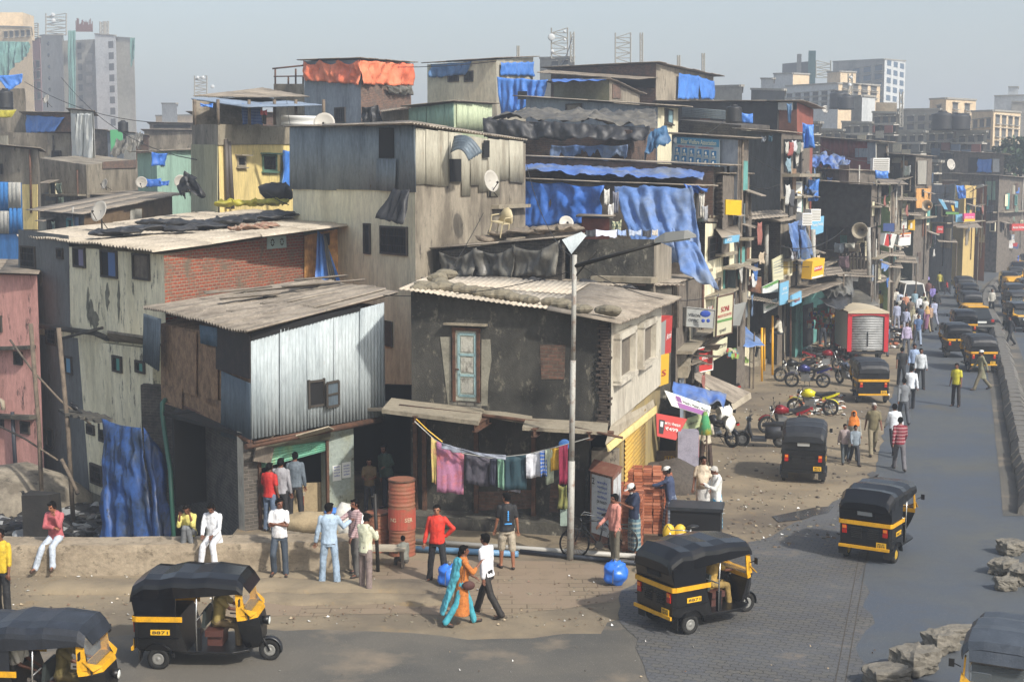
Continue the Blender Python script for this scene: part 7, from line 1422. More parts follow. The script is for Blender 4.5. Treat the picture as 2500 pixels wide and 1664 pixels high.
def dress(name,side,seed,z0,z1,nw=3,npch=5,pipes=1,ledges=1,cloths=2):
 root=bpy.data.objects[name];F=FACES[name][side];r_=random.Random(seed);L_=F.len;n=0
 P_M=['asb','plank','tin','tin_pale','grey_plaster','ply','blue_grey','tin_rust','tarp_grey','cream_clean','turq','plank_dark','brick_brown']
 def at_(u,z):c=F.A+F.u*(L_*u);c.z=z;return c
 for i in range(npch):
  w_=r_.uniform(.6,1.5);h=r_.uniform(.7,1.6);c=at_(r_.uniform(.05,.95),r_.uniform(z0,z1));b=BM();F.fb(b,c,min(w_,L_*.5),h,.03,.02+.008*i);obj('wall_patch',b,M[r_.choice(P_M)],root)
 for i in range(nw):
  c=at_((i+.5+r_.uniform(-.2,.2))/nw,z0+(z1-z0)*r_.choice((.25,.7)));w_=r_.uniform(.5,.8);h=r_.uniform(.7,1.0);b=BM()
  for s in(-1,1):F.fb(b,c+F.u*s*w_/2,.08,h,.1,.09);F.fb(b,c+Vector((0,0,s*h/2)),w_,.08,.1,.09)
  f=obj('window',b,M[r_.choice(['frame_dark','cream_clean','turq','plank'])],root);b=BM();F.fb(b,c,w_,h,.02,.085);obj('opening',b,M['void'],f)
  if r_.random()<.6:b=BM();prism(b,[c+F.u*-w_*.8+Vector((0,0,h*.65))+F.n*.05,c+F.u*w_*.8+Vector((0,0,h*.65))+F.n*.05,c+F.u*w_*.85+Vector((0,0,h*.4))+F.n*.75,c-F.u*w_*.85+Vector((0,0,h*.4))+F.n*.75],(0,0,.03));obj('window_hood',b,M['asb'],root)
 for i in range(pipes):b=BM();u=r_.uniform(.1,.9);tube(b,[at_(u,z0-1)+F.n*.12,at_(u+.01,z1+.6)+F.n*.12],.05,6);obj('pipe',b,M[r_.choice(['pole_paint','iron','rust_iron','bamboo'])],root)
 for i in range(ledges):z=z0+(z1-z0)*(i+.5)/ledges;b=BM();F.fb(b,at_(.5,z),L_*.96,.1,.5);obj('ledge',b,M['concrete'],root)
 for i in range(cloths):
  c=at_(r_.uniform(.1,.9),r_.uniform(z0+.4,z1));w_=r_.uniform(.4,.9);h=r_.uniform(.5,1.0);o_=F.n*.6
  cloth('washing',[c+o_,c+o_+F.u*w_,c+o_+F.u*w_-Vector((0,0,h)),c+o_-Vector((0,0,h))],C(r_.choice(['a9a8a2','8f5a50','5a6f8a','b8a890','6a7a6c','c2c2c0','46484e','3c68a8'])),'washing hung out on the %s'%name.replace('_',' '),'laundry','washing on the %s'%name.replace('_',' '),folds=2,amp=.04,nu=10,nv=6)
for a in(('wicker_balcony_house',0,1,6.2,8.2,1,3),('wicker_balcony_house',1,2,2.5,8,3,7),('plaster_front_house',1,3,2.6,6,2,4),('dark_tower_house',1,4,2.6,9.5,4,10,2,2,5),('brick_corner_house',1,5,4.2,5.8,2,3),('black_plank_house',1,7,6.4,8,1,3),('balcony_floor_house',1,8,2.6,6,2,5),('balcony_floor_house',0,9,3,5.5,2,5),('lime_house',1,10,2.6,8,3,6),('tall_board_house',1,11,2.6,9.5,3,9),('tall_board_house',0,12,5,9.8,3,6),('grey_sheet_house',0,13,3,7.8,2,6),('sloping_awning_shop',0,14,4,7.2,3,5),('rust_shack',0,15,3,7.5,2,4),('yellow_narrow_house',1,16,3,7.5,2,2),('far_wood_row',0,17,3,8.5,7,14,3,1,5),('far_wood_row',1,18,3,8.5,7,14,3,1,5),('far_shop_row',0,19,3.5,5.5,3,10,2,1,6),('turquoise_shop',1,20,3,5.2,2,4),('red_tin_shed',1,21,8,10.5,1,3),('tarp_roof_house',0,22,7,9,3,6),('tarp_roof_house',1,23,3,9,3,8),('brick_block',1,24,7,10.5,2,5),('signboard_house',1,25,3,9.5,2,8),('brick_strip_house',1,26,3,8.5,2,6),('blue_tarp_house',1,27,3,7.5,2,5),('rooftop_wall_house',0,28,7,8.6,1,3),('banner_house',0,29,8,11,3,5),('low_roofs_house',0,30,5.5,6.8,2,4),('barred_shop',1,31,1.5,5,1,5),('black_shed',0,32,9.8,12,1,3)):dress(*a)
def FB_(name,label,L,Mi,R,ty,mats,wl=None,wr=None,cap=True,wm='far_dark'):
 B=H(name,label,L,Mi,R,ty,mats);z=B.P[1].z
 for F,w_ in((B.L,wl),(B.R,wr)):
  if w_:nx,ny,u0,u1,y0,y1,ww,hh=w_;za,zb_=8.4-(y1-450)*F.B.y/3472,8.4-(y0-450)*F.B.y/3472;gridwin(F,nx,ny,u0,u1,za,zb_,min(ww,F.len*(u1-u0)/nx*.62),min(hh,(zb_-za)/ny*.62),M[wm],sill=hh<3)
 if cap:
  b=BM();
  for P,Q in((B.P[0],B.P[1]),(B.P[1],B.P[2])):
   d=(Q-P);d.z=0;d.normalize();n=Vector((d.y,-d.x,0));prism(b,[P+n*.15,Q+n*.15,Q-n*.3,P-n*.3],(0,0,.22))
  obj('roof_edge',b,M['far_grey'],B.root)
 return B
GFB=None
FB_('apartment_tower','hazy building wrapped in green netting at the upper left edge',(-60,262),(76,255),14,(64,68),['far_cream','far_cream'],(5,1,.5,1,78,100,3,2.2))
b=BM();p=V(15,60,262);box(b,(p.x,p.y+4,p.z),(5.5,6,4.5));tag(obj('stair_head',b,M['far_cream']),'small rooftop room on the green netted building','rooftop room')
mk('net_green','5c837c','4c716b',.5,.2,bump=0)
pcloth('scaffold_net',[(-20,102,252),(74,104,250),(74,130,250),(-20,220,250)],M['net_green'],'green construction netting on the upper left building','netting',folds=6,amp=.4);pcloth('scaffold_net',[(-20,128,249),(26,130,249),(26,200,249),(-20,200,249)],M['net_green'],'lower green construction netting at the upper left edge','netting',folds=4,amp=.4)
FB_('apartment_tower','pink and lilac apartment block behind the green netting',(28,285),(97,275),12,(130,92),['far_pink','far_pink'],(3,4,.45,1,150,250,2.0,2.5))
T=FB_('unfinished_tower','tall unfinished concrete tower with round holes, left wing',(97,312),(152,300),14,(88,84),['far_concrete','far_concrete']);F=T.L
for i in range(5):b=BM();c=F.hit(119+i,107+i*28);ball(b,c,(.45,.2,.45),10,6);obj('round_hole',b,M['far_dark'],T.root)
T=FB_('unfinished_tower','dark middle bay of the unfinished tower behind green scaffolding',(152,306),(232,302),14,(100,96),['far_grey','far_grey'],(1,7,.42,.62,105,280,3.6,4.6),cap=False);F=T.L
for i in range(7):b=BM();F.fb(b,F.hit(219,140+i*27),1.6,1.5,.2);obj('louvre_panel',b,M['far_concrete'],T.root)
FB_('unfinished_tower','rounded pale bay of the unfinished tower with square windows',(231,297),(282,294),12,(84,88),['far_white','far_white'],(1,9,.58,.96,103,340,4.2,5.6));FB_('unfinished_tower','plain right wing of the unfinished tower with a hanging net',(281,300),(326,296),12,(92,95),['far_concrete','far_concrete'])
pcloth('scaffold_net',[(320,93,292),(332,93,292),(329,140,292),(322,165,292)],M['net_green'],'torn green net on the right edge of the unfinished tower','netting',folds=2,amp=.5);pcloth('scaffold_net',[(168,75,297),(186,75,297),(188,265,297),(168,265,297)],M['net_green'],'long green net down the middle of the unfinished tower','netting',folds=2,amp=.4)
def mast(label,x,y0,y1,Y_,w_=1.6,dishes=(),n=6,mat='far_grey',legs=2):
 r=thing('antenna_mast',label,'antenna mast',V(x,y1,Y_),group='antenna masts on far roofs');b=BM();a,c=V(x,y1,Y_),V(x,y0,Y_);h=(c.z-a.z)/n;th=.05*Y_/100
 for s in((-1,1)if w_ else(0,)):tube(b,[a+Vector((s*w_/2,0,0)),c+Vector((s*w_/2,0,0))],th,4)
 if w_:
  for i in range(n):s=1 if i%2 else-1;tube(b,[a+Vector((-s*w_/2,0,i*h)),a+Vector((s*w_/2,0,(i+1)*h))],th*.6,4);tube(b,[a+Vector((-w_/2,0,i*h)),a+Vector((w_/2,0,i*h))],th*.6,4)
 obj('lattice',b,M[mat],r)
 for dx,dy,rr in dishes:b=BM();rr*=.36;ball(b,V(x+dx,dy,Y_)+Vector((0,-.4,0)),(rr,.15,rr),12,6);obj('dish',b,M['far_white'],r)
mast('lattice mast with two dishes on the unfinished tower',137,33,86,298,4.2,((-6,37,1.2),(-5,51,1.3)));mast('thin twin bar mast on the unfinished tower',249,53,84,296,.8);mast('thin bar mast right beside the twin bars',261,52,84,296,.6);mast('comb antenna above the green netted building',77,57,90,270,2.5)
mast('big lattice mast with round dishes above the blue tarpaulin house',1366,68,143,170,1.9,((-20,92,1.2),(12,78,.5),(12,98,.5),(-18,126,.6),(14,118,.4)));mast('slim leaning mast right of the dish mast',1397,78,152,165,.4);mast('empty double lattice mast above the highest roof',1521,80,154,190,2.0,((19,90,.3),));mast('slim mast with a single arm on the highest roof',1566,80,154,185,.3);mast('whip antenna above the cream tarpaulin house',1265,112,146,160,.2);mast('two short dish towers behind the roof terrace',490,185,235,260,2.2,((-6,190,.8),(7,190,.9),(30,212,1)))
mast('small mast at the right end of the highest roof',1717,130,180,160,.25);mast('small mast behind the highest roof',1657,135,165,160,.25);mast('mast with small panels before the cream blocks',2076,180,232,180,.5,((0,190,.5),(-3,208,.7)));mast('guyed mast above the red tin shed',2200,225,310,150,.3)
for i,x in enumerate((186,190,196,202,207,212,218,224)):pass
b=BM()
for i in range(26):x=186+i*1.6;tube(b,[V(x,78,300),V(x+rnd.uniform(-.5,.5),56+rnd.uniform(-12,8),300)],.1,3)
tag(obj('reinforcing_bars',b,mk('rebar','7a5a52','6a4f4a',.3,1,bump=0)),'bundle of bare reinforcing bars on top of the unfinished tower','steel bars',kind='stuff')
FB_('far_block','small cream block on the skyline left of the yellow house',(380,262),(470,255),12,(284,282),['far_cream','far_cream']);FB_('far_block','little cream stair tower on the skyline block',(395,260),(432,256),8,(254,254),['far_white','far_white']);FB_('far_block','square concrete block under the dish mast',(1318,172),(1400,168),10,(144,142),['far_grey','far_cream'],(2,1,.3,.9,150,165,1,1))
FB_('far_block','dark flat block right of the highest brick house',(1742,150),(1812,146),10,(214,212),['far_grey','far_grey']);FB_('far_block','dark square roof block left of the long cream building',(1834,150),(1916,146),10,(220,222),['far_dark','far_grey']);FB_('far_block','small cream stair tower at the left end of the cream blocks',(1858,192),(1889,189),8,(194,194),['far_white','far_cream'])
FB_('cream_block','boxy cream top storey with a bright right half',(1889,225),(1936,220),(1976,226),(182,181,183),['far_white','far_cream']);FB_('cream_block','long cream building with a row of dark windows',(1918,215),(2047,205),(2149,214),(212,205,210),['far_white','far_cream'],(6,3,0,1,222,262,2,1.6),(4,2,.05,.95,214,248,2.2,1.8));FB_('cream_block','upper cream room above the long windowed building',(2020,230),(2052,226),(2090,232),(178,176,178),['far_cream','far_cream'])
FB_('scaffold_block','dark unfinished concrete frame on the skyline',(1910,262),(1976,258),10,(156,150),['far_dark','far_dark'],cap=False);FB_('scaffold_block','tall narrow tower wrapped in green net on the skyline',(1974,252),(1992,250),5,(124,124),['net_green','net_green'],cap=False);mast('scaffold grid beside the green tower',2010,148,190,255,2.6,n=5);FB_('scaffold_block','thin chimney like shaft left of the green tower',(1946,256),(1957,255),3,(132,132),['far_grey','far_grey'],cap=False)
FB_('glass_tower','tall white apartment tower with dark balconies on the skyline',(2034,290),(2160,272),(2211,284),(152,146,150),['far_grey','far_white'],(4,5,.15,1,160,262,4.6,2.8),(3,5,.05,.98,160,260,2.6,3.0),wm='win_blue' if mk('win_blue','4d6074','3f5062',.4,.3,bump=0)else '')
FB_('water_tank_room','white rooftop tank room behind the red tin shed',(2079,172),(2105,170),(2137,174),(238,236,238),['far_grey','far_white']);FB_('far_block','cream roof room right of the white tank room',(2138,176),(2190,174),8,(250,251),['far_cream','far_cream'],cap=False)
FB_('cream_house','square cream house with a projecting roof slab on the right skyline',(2270,200),(2310,194),(2383,200),(244,242,246),['far_cream','far_cream'],(1,2,.3,.9,255,300,1.4,1.6),(2,2,.1,.9,255,300,1.4,1.6));FB_('grey_block','wide blue grey block below the cream skyline house',(2173,190),(2297,184),10,(270,268),['far_grey','far_grey'],(4,2,.1,.95,280,320,2,1.8))
FB_('apartment_block','cream four storey apartment block with balconies at the right edge',(2372,188),(2426,180),(2492,188),(274,272,276),['far_cream','far_cream'],(3,3,.05,.95,285,375,1.7,2.0),(4,3,.03,.97,285,375,1.5,2.1));FB_('far_block','hazy round capped tower at the right edge',(2428,236),(2510,232),12,(236,234),['far_white','far_white']);FB_('far_block','hazy grey tower block cut by the right edge',(2470,225),(2560,222),12,(250,250),['far_grey','far_grey']);FB_('far_block','little lantern tower on the hazy capped tower',(2462,236),(2486,235),5,(214,214),['far_white','far_white'])
ten=[(1988,2060,318,150,'dark mouldy tenement behind the red tin shed'),(2055,2130,300,156,'grey tenement with a broken parapet behind the red shed'),(2130,2195,276,160,'tall grey tenement under the guyed mast'),(2195,2262,322,150,'tenement with washing on its gallery right of the red shed'),(2262,2335,318,156,'dark tenement stack left of the apartment block'),(2335,2410,322,152,'tenement with enclosed balconies under the apartment block'),(2290,2345,282,168,'blackened roof rooms before the blue grey block'),(2400,2480,370,160,'low grey tenement below the cream apartments'),(2240,2300,395,128,'patched grey tenement behind the tall board house'),(1960,2005,300,140,'low tenement top left of the red tin shed')]
for x0,x1,y,Y_,l in ten:
 B=FB_('tenement',l,(x0,Y_),(x1,Y_-3),8,(y,y+2),['far_grey' if x0%2 else 'grey_plaster','far_grey'],(3,3,.05,.95,y+6,y+75,1.3,1.5),cap=True)
 for k in range(2):
  b=BM();B.L.poly(b,[(x0,y+26+k*26),(x1,y+27+k*26),(x1,y+30+k*26),(x0,y+29+k*26)],0,.9);obj('gallery',b,M['far_concrete'],B.root)
 for k in range(3):
  xx=x0+(x1-x0)*(k+.5)/3;cl=rnd.choice(['a9a79f','8a5a50','5f7088','b0a890','6a6a66'])
  b=BM();B.L.fb(b,B.L.hit(xx,y+40+13*(k%2)),1.1,.8,.05,1.0);obj('washing',b,C(cl),B.root)
rows=[(470,690,275,100),(1180,1290,296,90),(1500,1650,250,96),(1560,1700,300,80),(1985,2100,396,108),(2090,2160,400,112),(2200,2330,440,130),(1900,2010,455,92),(2130,2240,500,110),(2150,2300,545,122),(1000,1060,262,95),(2440,2560,500,175),(2200,2300,590,135),(2060,2160,600,100),(2130,2230,620,112)]
for i,(x0,x1,y,Y_)in enumerate(rows):H('hut','hut roof glimpsed between the houses, %s'%['behind the terrace','behind the black covered house','behind the olive shed','left of the tank','below the red shed','by the air conditioner','behind the grey sheet house','left of the plank house','below the lime house','behind the sloping awning','behind the green shed','at the far right bend','beside the maroon shutter','beside the plank house balcony','behind the minivan'][i],(x0,Y_),(x1,Y_-1.5),5,(y,y+3),['plank' if i%2 else 'brick_far','plank'],roof='corr',rmat='asb_dark')
def tree(label,x,y0,y1,Y_,w_,n=700):
 r=thing('tree',label,'tree',V(x,y1,Y_));b=BM();a=V(x,y1,Y_);a.z=0;c=V(x,(y0+y1)/2,Y_);tube(b,[a,c],[.3,.12],7)
 for k in range(5):tube(b,[a.lerp(c,.5+.1*k),c+Vector((rnd.uniform(-1,1)*w_*.6,rnd.uniform(-1,1),rnd.uniform(0,2)))],[.1,.03],5)
 obj('trunk',b,M['bamboo'],r);b=BM();top=V(x,y0,Y_).z;cz,hz_=(top+V(x,y1,Y_).z)/2,(top-V(x,y1,Y_).z)/2
 for i in range(n):
  d=Vector((rnd.gauss(0,1),rnd.gauss(0,1),rnd.gauss(0,1))).normalized()*(rnd.random()**.4);q=Vector((a.x+d.x*w_,a.y+d.y*w_,cz+d.z*hz_));q+=Vector((noise.noise(q*.5),0,noise.noise(q*.5+Vector((9,0,0)))))*w_*.3
  u=Vector((rnd.gauss(0,1),rnd.gauss(0,1),rnd.gauss(0,1))).normalized()*.35;v_=u.cross(Vector((rnd.random(),rnd.random(),1))).normalized()*.22
  b.faces.new([b.verts.new(q+u),b.verts.new(q+v_),b.verts.new(q-u),b.verts.new(q-v_)])
 obj('crown',b,mk('leaves','3f5238','2f3f2c',.5,1,bump=0),r)
tree('dark green tree at the right edge below the apartments',2492,330,430,150,2.6);tree('second dark tree just outside the right edge',2520,350,440,146,3.0,400)
def lamp(label,base,top,tip,r=.085,head=True,grp='street lamps'):
 t_=thing('street_lamp',label,'street lamp',base,group=grp);b=BM();a,c=Vector(base),Vector(top);m1,m2=a.lerp(c,.33),a.lerp(c,.66)
 tube(b,[a,m1],r*1.15,10);tube(b,[m1,m2],r*.95,10);tube(b,[m2,c],r*.8,10);obj('pole',b,M['pole_paint'],t_)
 b=BM();tube(b,[c-Vector((0,0,.25)),Vector(tip)],[.05,.035],8);tube(b,[c-Vector((0,0,.5)),c.lerp(Vector(tip),.25)],.02,6);obj('arm',b,M['iron'],t_)
 d=(Vector(tip)-c).normalized();h=Vector((0,0,1));s_=d.cross(h).normalized();tp=Vector(tip);b=BM()
 loft(b,[[tp+d*x+s_*w_*q[0]+h*q[1]*k for q in((-1,0),(1,0),(.7,1),(-.7,1))]for x,w_,k in((-.1,.08,.1),(.15,.13,.2),(.6,.14,.18),(.8,.08,.06))]);hd_=obj('lamp_head',b,M['steel_pole'],t_)
 b=BM();prism(b,[tp+d*.1+s_*.1,tp+d*.65+s_*.1,tp+d*.65-s_*.1,tp+d*.1-s_*.1],(0,0,-.03));obj('lens',b,M['tin_white'],hd_)
p=G(1392,1366);top=V(1403,622,p.y);tip=V(1612,592,p.y-1.0)
lamp('tall old street lamp post standing before the dark plastered house',p,top,tip,r=.066)
p=G(2337,690);lamp('far street lamp beside the pale yellow house',p,V(2336,478,p.y),V(2385,460,p.y-2),r=.12);
for x,yb,yt,l in((2176,775,470,'tall wooden pole behind the white minivan'),(2182,560,448,'thin pole beside the lime green house'),(2330,640,545,'slim pole by the far shops')):
 q=G(x,yb);b=BM();tube(b,[q,V(x+4,yt,q.y)],.09,7);tag(obj('utility_pole',b,M['bamboo']),l,'pole','utility poles')
pts=[(2530,1260),(2512,1160),(2501,1110),(2492,1070),(2483,1020),(2473,975),(2459,915),(2446,860),(2434,812),(2421,778),(2409,757),(2405,738),(2411,720),(2425,700),(2440,685),(2462,672)]
W_=[G(*q)for q in pts];seg_=[]
for i in range(len(W_)-1):
 n=max(1,int((W_[i+1]-W_[i]).length/.95))
 for k in range(n):seg_.append(W_[i].lerp(W_[i+1],k/n))
seg_.append(W_[-1]);b=BM()
sec=[(-.42,0),(-.4,.18),(-.2,.44),(.2,.44),(.4,.18),(.42,0)]
loft(b,[[(x,y,z)for x,z in sec]for y in(-.455,.455)]);base0=obj('divider_block',b,mk('divider_grey','67645e','4c4a46',.5,2,c3='47443e',amt3=.3),center=False)
GD='concrete blocks of the road divider';nseg=len(seg_)-1
for i in range(nseg):
 a,c=seg_[i],seg_[i+1];m_=(a+c)/2;o=base0 if i==0 else base0.copy()
 if i:COL.objects.link(o)
 o.location=m_+Vector((rnd.uniform(-.03,.03),0,0));d=c-a;o.rotation_euler=(0,0,math.atan2(-d.x,d.y)+rnd.uniform(-.03,.03));tag(o,'six sided grey concrete block in the curving road divider','divider block',GD)
gpoly('divider_kerb',[(p.x-.85,p.y)for p in W_]+[(p.x+.95,p.y)for p in W_[::-1]],.014,M['asphalt_dusty'],'narrow dusty kerb beneath the divider blocks',world=True)
def rock(label,px,py,sx,sy,sz,rz,seed,dz=0):
 b=BM();ball(b,(0,0,0),1,26,16)
 for v in b.verts:
  q=v.co;m_=max(abs(q.x),abs(q.y),abs(q.z));q=q.lerp(q/m_,.75);q=q*(1+.2*noise.noise(q*1.7+Vector((seed,0,0)))+.1*noise.noise(q*4+Vector((seed,3,0)))+.06*noise.noise(q*11));v.co=Vector((q.x*sx,q.y*sy,q.z*sz))*.8
 bmesh.ops.rotate(b,verts=b.verts,matrix=Matrix.Rotation(rz,3,'Z'));p=G(px,py);bmesh.ops.translate(b,verts=b.verts,vec=p+Vector((0,0,sz*.85+dz)))
 tag(obj('kerb_stone',b,M['stone_pale'],smooth=False),label,'stone','broken kerb stones by the road')
mk('stone_pale','6e695f','504c43',.5,2.5,c3='524c40',amt3=.3,bump=.8,bs=9)
for i,a in enumerate((('uppermost stone at the right edge, below the divider end',2468,1352,.34,.3,.2,.3),('rounded block left of the long one at the right edge',2450,1400,.42,.26,.2,.7),('small dark stone in front at the right edge',2455,1440,.27,.2,.17,0),('long pale stone slab at the right edge',2502,1420,.6,.3,.22,.9),('flat stone behind the bottom right rickshaw',2340,1558,.42,.2,.14,.2),('pale square stone left of the bottom right rickshaw',2295,1592,.38,.3,.24,.5),('big rounded stone at the bottom beside the rickshaw wheel',2235,1640,.48,.38,.27,.6),('stone cut by the bottom edge of the photo',2165,1672,.45,.35,.2,.3))):rock(*a,i*3.1)
def drum(label,px,py,h=1.75,r=.30,n=2,mats=('7d3c2c','8f4632')):
 p=G(px,py);t_=thing('oil_drum',label,'oil drum',p,group='rusty oil drums')
 mr=mk('drum_rust','80563f','8a4a36',.6,2.5,sz=1.5,c3='5a3c2c',amt3=.3,rough=.7,bump=.2)
 b=BM();S=[];k=int(h/.02)
 for i in range(k+1):
  z=i*h/k;zz=z%.88;rr=r+(.012 if min(abs(zz-.29),abs(zz-.58))<.02 or zz<.02 or zz>.86 else .004*math.sin(z*70));S.append([(rr*math.cos(a)+p.x,rr*math.sin(a)+p.y,z)for a in[2*PI*q/28 for q in range(28)]])
 loft(b,S,smooth=True);obj('barrel',b,mr,t_);b=BM();tube(b,[(p.x,p.y,h-.04),(p.x,p.y,h+.005)],r+.015,28);obj('rim',b,M['rust_iron'],t_)
 b=BM();tube(b,[(p.x,p.y,h),(p.x,p.y,h+.008)],r-.02,24);obj('lid',b,mr,t_);return t_,p
t_,p=drum('tall pair of stacked rusty drums with a red painted band',982,1352);b=BM();S=[]
for z in(.62,.88,1.1):S.append([(.318*math.cos(a)+p.x,.318*math.sin(a)+p.y,z)for a in[2*PI*q/28 for q in range(28)]])
loft(b,S,caps=False);obj('painted_band',b,mk('band_red','9a4434','7d5540',.5,5),t_)
for ang,s_ in((-70,'S'),(-58,'E'),(-46,'R'),(-128,'N'),(-116,'G')):
 a=math.radians(ang);n=Vector((math.cos(a),math.sin(a),0));text(s_,'painted_letter',flat('cream_ink2','b8a68a'),p+n*.325+Vector((0,0,.86)),Vector((-n.y,n.x,0)),(0,0,1),.09,t_)
drum('short red drum left of the tall stacked drums',923,1342,.9,.27);drum('open brown drum between the two other drums',948,1335,.62,.24)
b=BM();p=G(925,1388);box(b,p+Vector((.1,.2,.42)),(.95,.5,.04));t_=obj('low_table',b,M['concrete_pale']);tag(t_,'low pale plank table in front of the drums','table')
for s in(-1,1):b=BM();box(b,p+Vector((.1+s*.42,.2,.2)),(.05,.45,.4));obj('leg',b,M['plank'],t_)
b=BM();p=G(923,1395);tube(b,[p,V(915,1205,p.y)],.04,6);tube(b,[V(914,1212,p.y),V(905,1212,p.y)],.03);tag(obj('iron_post',b,M['iron']),'thin iron post standing in front of the drums','post')
for i,(a,c,y0,y1,r,m,l)in enumerate(((1016,1560,1328,1366,.06,'pipe_white','long white water pipe lying along the plinth'),(1016,1265,1348,1361,.07,'pipe_blue','pale blue plastic pipe lying in front of the plinth'),(1270,1565,1352,1382,.05,'pipe_slate','dark water pipe beneath the long white pipe'))):
 flat('pipe_white','a3a19a',.5);flat('pipe_blue','5f87a8',.5);b=BM();A,Bq=G(a,y0),G(c,y1);tube(b,[A+Vector((0,0,r+.02)),Bq+Vector((0,0,r+.02))],r,10);tag(obj('water_pipe',b,M[m]),l,'pipe','pipes on the ground')
def bundle(label,px,py,s=1.0,shape=0):
 p=G(px,py);t_=thing('blue_bundle',label,'plastic bundle',p,group='blue plastic bundles');b=BM();ball(b,(p.x,p.y,.28*s),(.24*s,.19*s,.28*s),26,18)
 for v in b.verts:
  q=v.co-p;v.co+=Vector((q.x,q.y,0)).normalized()*.06*noise.noise(q*6)+q*.14*noise.noise(q*16)+Vector((0,0,.03*noise.noise(q*11)));v.co+=(q-Vector((0,0,.28)))*.18*(max(abs(q.x),abs(q.y))/.28)
  v.co.z=max(v.co.z,.005)
 obj('sack',b,flat('bundle_blue','2f6fd0',.35),t_);b=BM();ball(b,(p.x,p.y,.56*s),(.07,.06,.07),10,7);tube(b,[(p.x-.08,p.y-.24*s,.1),(p.x-.07,p.y-.23*s,.35),(p.x,p.y,.58*s)],.008,4);obj('knot',b,M['tarp_grey'],t_)
bundle('blue plastic bundle beside the young man in red',1097,1432,.9);bundle('blue plastic bundle in front of the salmon shirt man',1503,1428,.95)
p0,p1,p2=G(1440,1322),G(1494,1340),G(1516,1312);Fk=Face(p0,p1,2,0,None);t_=thing('meter_cabinet','rusty roofed metal cabinet covered in printed notices, by the bicycle','cabinet',p1);Fk.own=t_;Hc=1.72
p3=p0+p2-p1;b=BM();prism(b,[p0,p1,p2,p3],(0,0,Hc));obj('body',b,mk('cab_paint','6d4636','8a867c',.5,4),t_)
b=BM();c=(p0+p2)/2;base_=[c+(q-c)*1.12+Vector((0,0,Hc))for q in(p0,p1,p2,p3)];lo=[b.verts.new(q)for q in base_];r0,r1=b.verts.new((base_[0]+base_[3])/2+Vector((0,0,.16))),b.verts.new((base_[1]+base_[2])/2+Vector((0,0,.16)))
b.faces.new((lo[0],lo[1],r1,r0));b.faces.new((lo[2],lo[3],r0,r1));b.faces.new((lo[1],lo[2],r1));b.faces.new((lo[3],lo[0],r0));b.faces.new(lo[::-1]);obj('roof',b,mk('cab_roof','6e4334','7d5a48',.5,4),t_)
b=BM();Fk.fb(b,(p0+p1)/2+Vector((0,0,.95)),Fk.len*.84,1.4,.006,.002);po=obj('notice',b,mk('notice_paper','b9bdc0','9aa09a',.4,6,c3='6fae5a',amt3=.12),t_)
text('2','notice_lettering',M['ink'],p0.lerp(p1,.16)+Vector((0,0,1.5))+Fk.n*.01,Fk.u,(0,0,1),.16,po)
for k in range(2):
 for i,q in enumerate(('बवासीर','भगंदर','अंडवृद्धी','फिशर','DR PANDEY')):text(q,'notice_lettering',M['ink_blue']if i<4 else M['ink'],p0.lerp(p1,.56)+Vector((0,0,1.5-i*.115-k*.62))+Fk.n*.01,Fk.u,(0,0,1),.07,po,w=Fk.len*.45)
Fs=Face(p1,p2,2,0,t_)
for s in(.28,.72):b=BM();Fs.fb(b,p1.lerp(p2,s)+Vector((0,0,.95)),Fs.len*.38,1.3,.006,.002);obj('notice',b,M['notice_paper'],t_)
t_=thing('brick_stack','big stepped stack of orange red bricks by the cabinet','brick stack',G(1570,1345))
def bricks(name,px,py,nx,ny,nz,hd,seed):
 p=G(px,py);R_=Matrix.Rotation(hd,3,'Z');b=BM();rr=random.Random(seed)
 for k in range(nz):
  for i in range(nx):
   for j in range(ny):
    if 0<i<nx-1 and 0<j<ny-1 and k<nz-1:continue
    if k==nz-1 and rr.random()<.12:continue
    L_=(.215,.098,.066);c=R_@Vector((i*.235+rr.uniform(-.01,.01),j*.115+rr.uniform(-.008,.008),0));box(b,p+c+Vector((0,0,.04+k*.078)),L_,R_@Matrix.Rotation(rr.uniform(-.06,.06),3,'Z'),rr.choice((0,0,1,2)))
 obj(name,b,[M['brickpile'],M['brickpile_dark'],M['brickpile_pale']],t_)
bricks('brick_block',1530,1345,2,8,17,-.15,1);bricks('brick_block',1510,1300,5,8,14,-.1,2);bricks('brick_block',1512,1262,5,9,15,-.1,3);bricks('brick_block',1562,1262,4,9,13,-.1,5)
b=BM();p=G(1615,1185);ball(b,(p.x,p.y,0),(1.6,1.3,.62),40,20)
for v in b.verts:v.co+=Vector((0,0,.25*noise.noise(v.co*1.2)+.06*noise.noise(v.co*7)))
mk('gravel','4d463f','37322d',.6,12,c3='6f675b',amt3=.3,bump=1,bs=60)
tag(obj('gravel_heap',b,M['gravel']),'dark heap of sand and gravel behind the brick stack','gravel heap',kind='stuff')
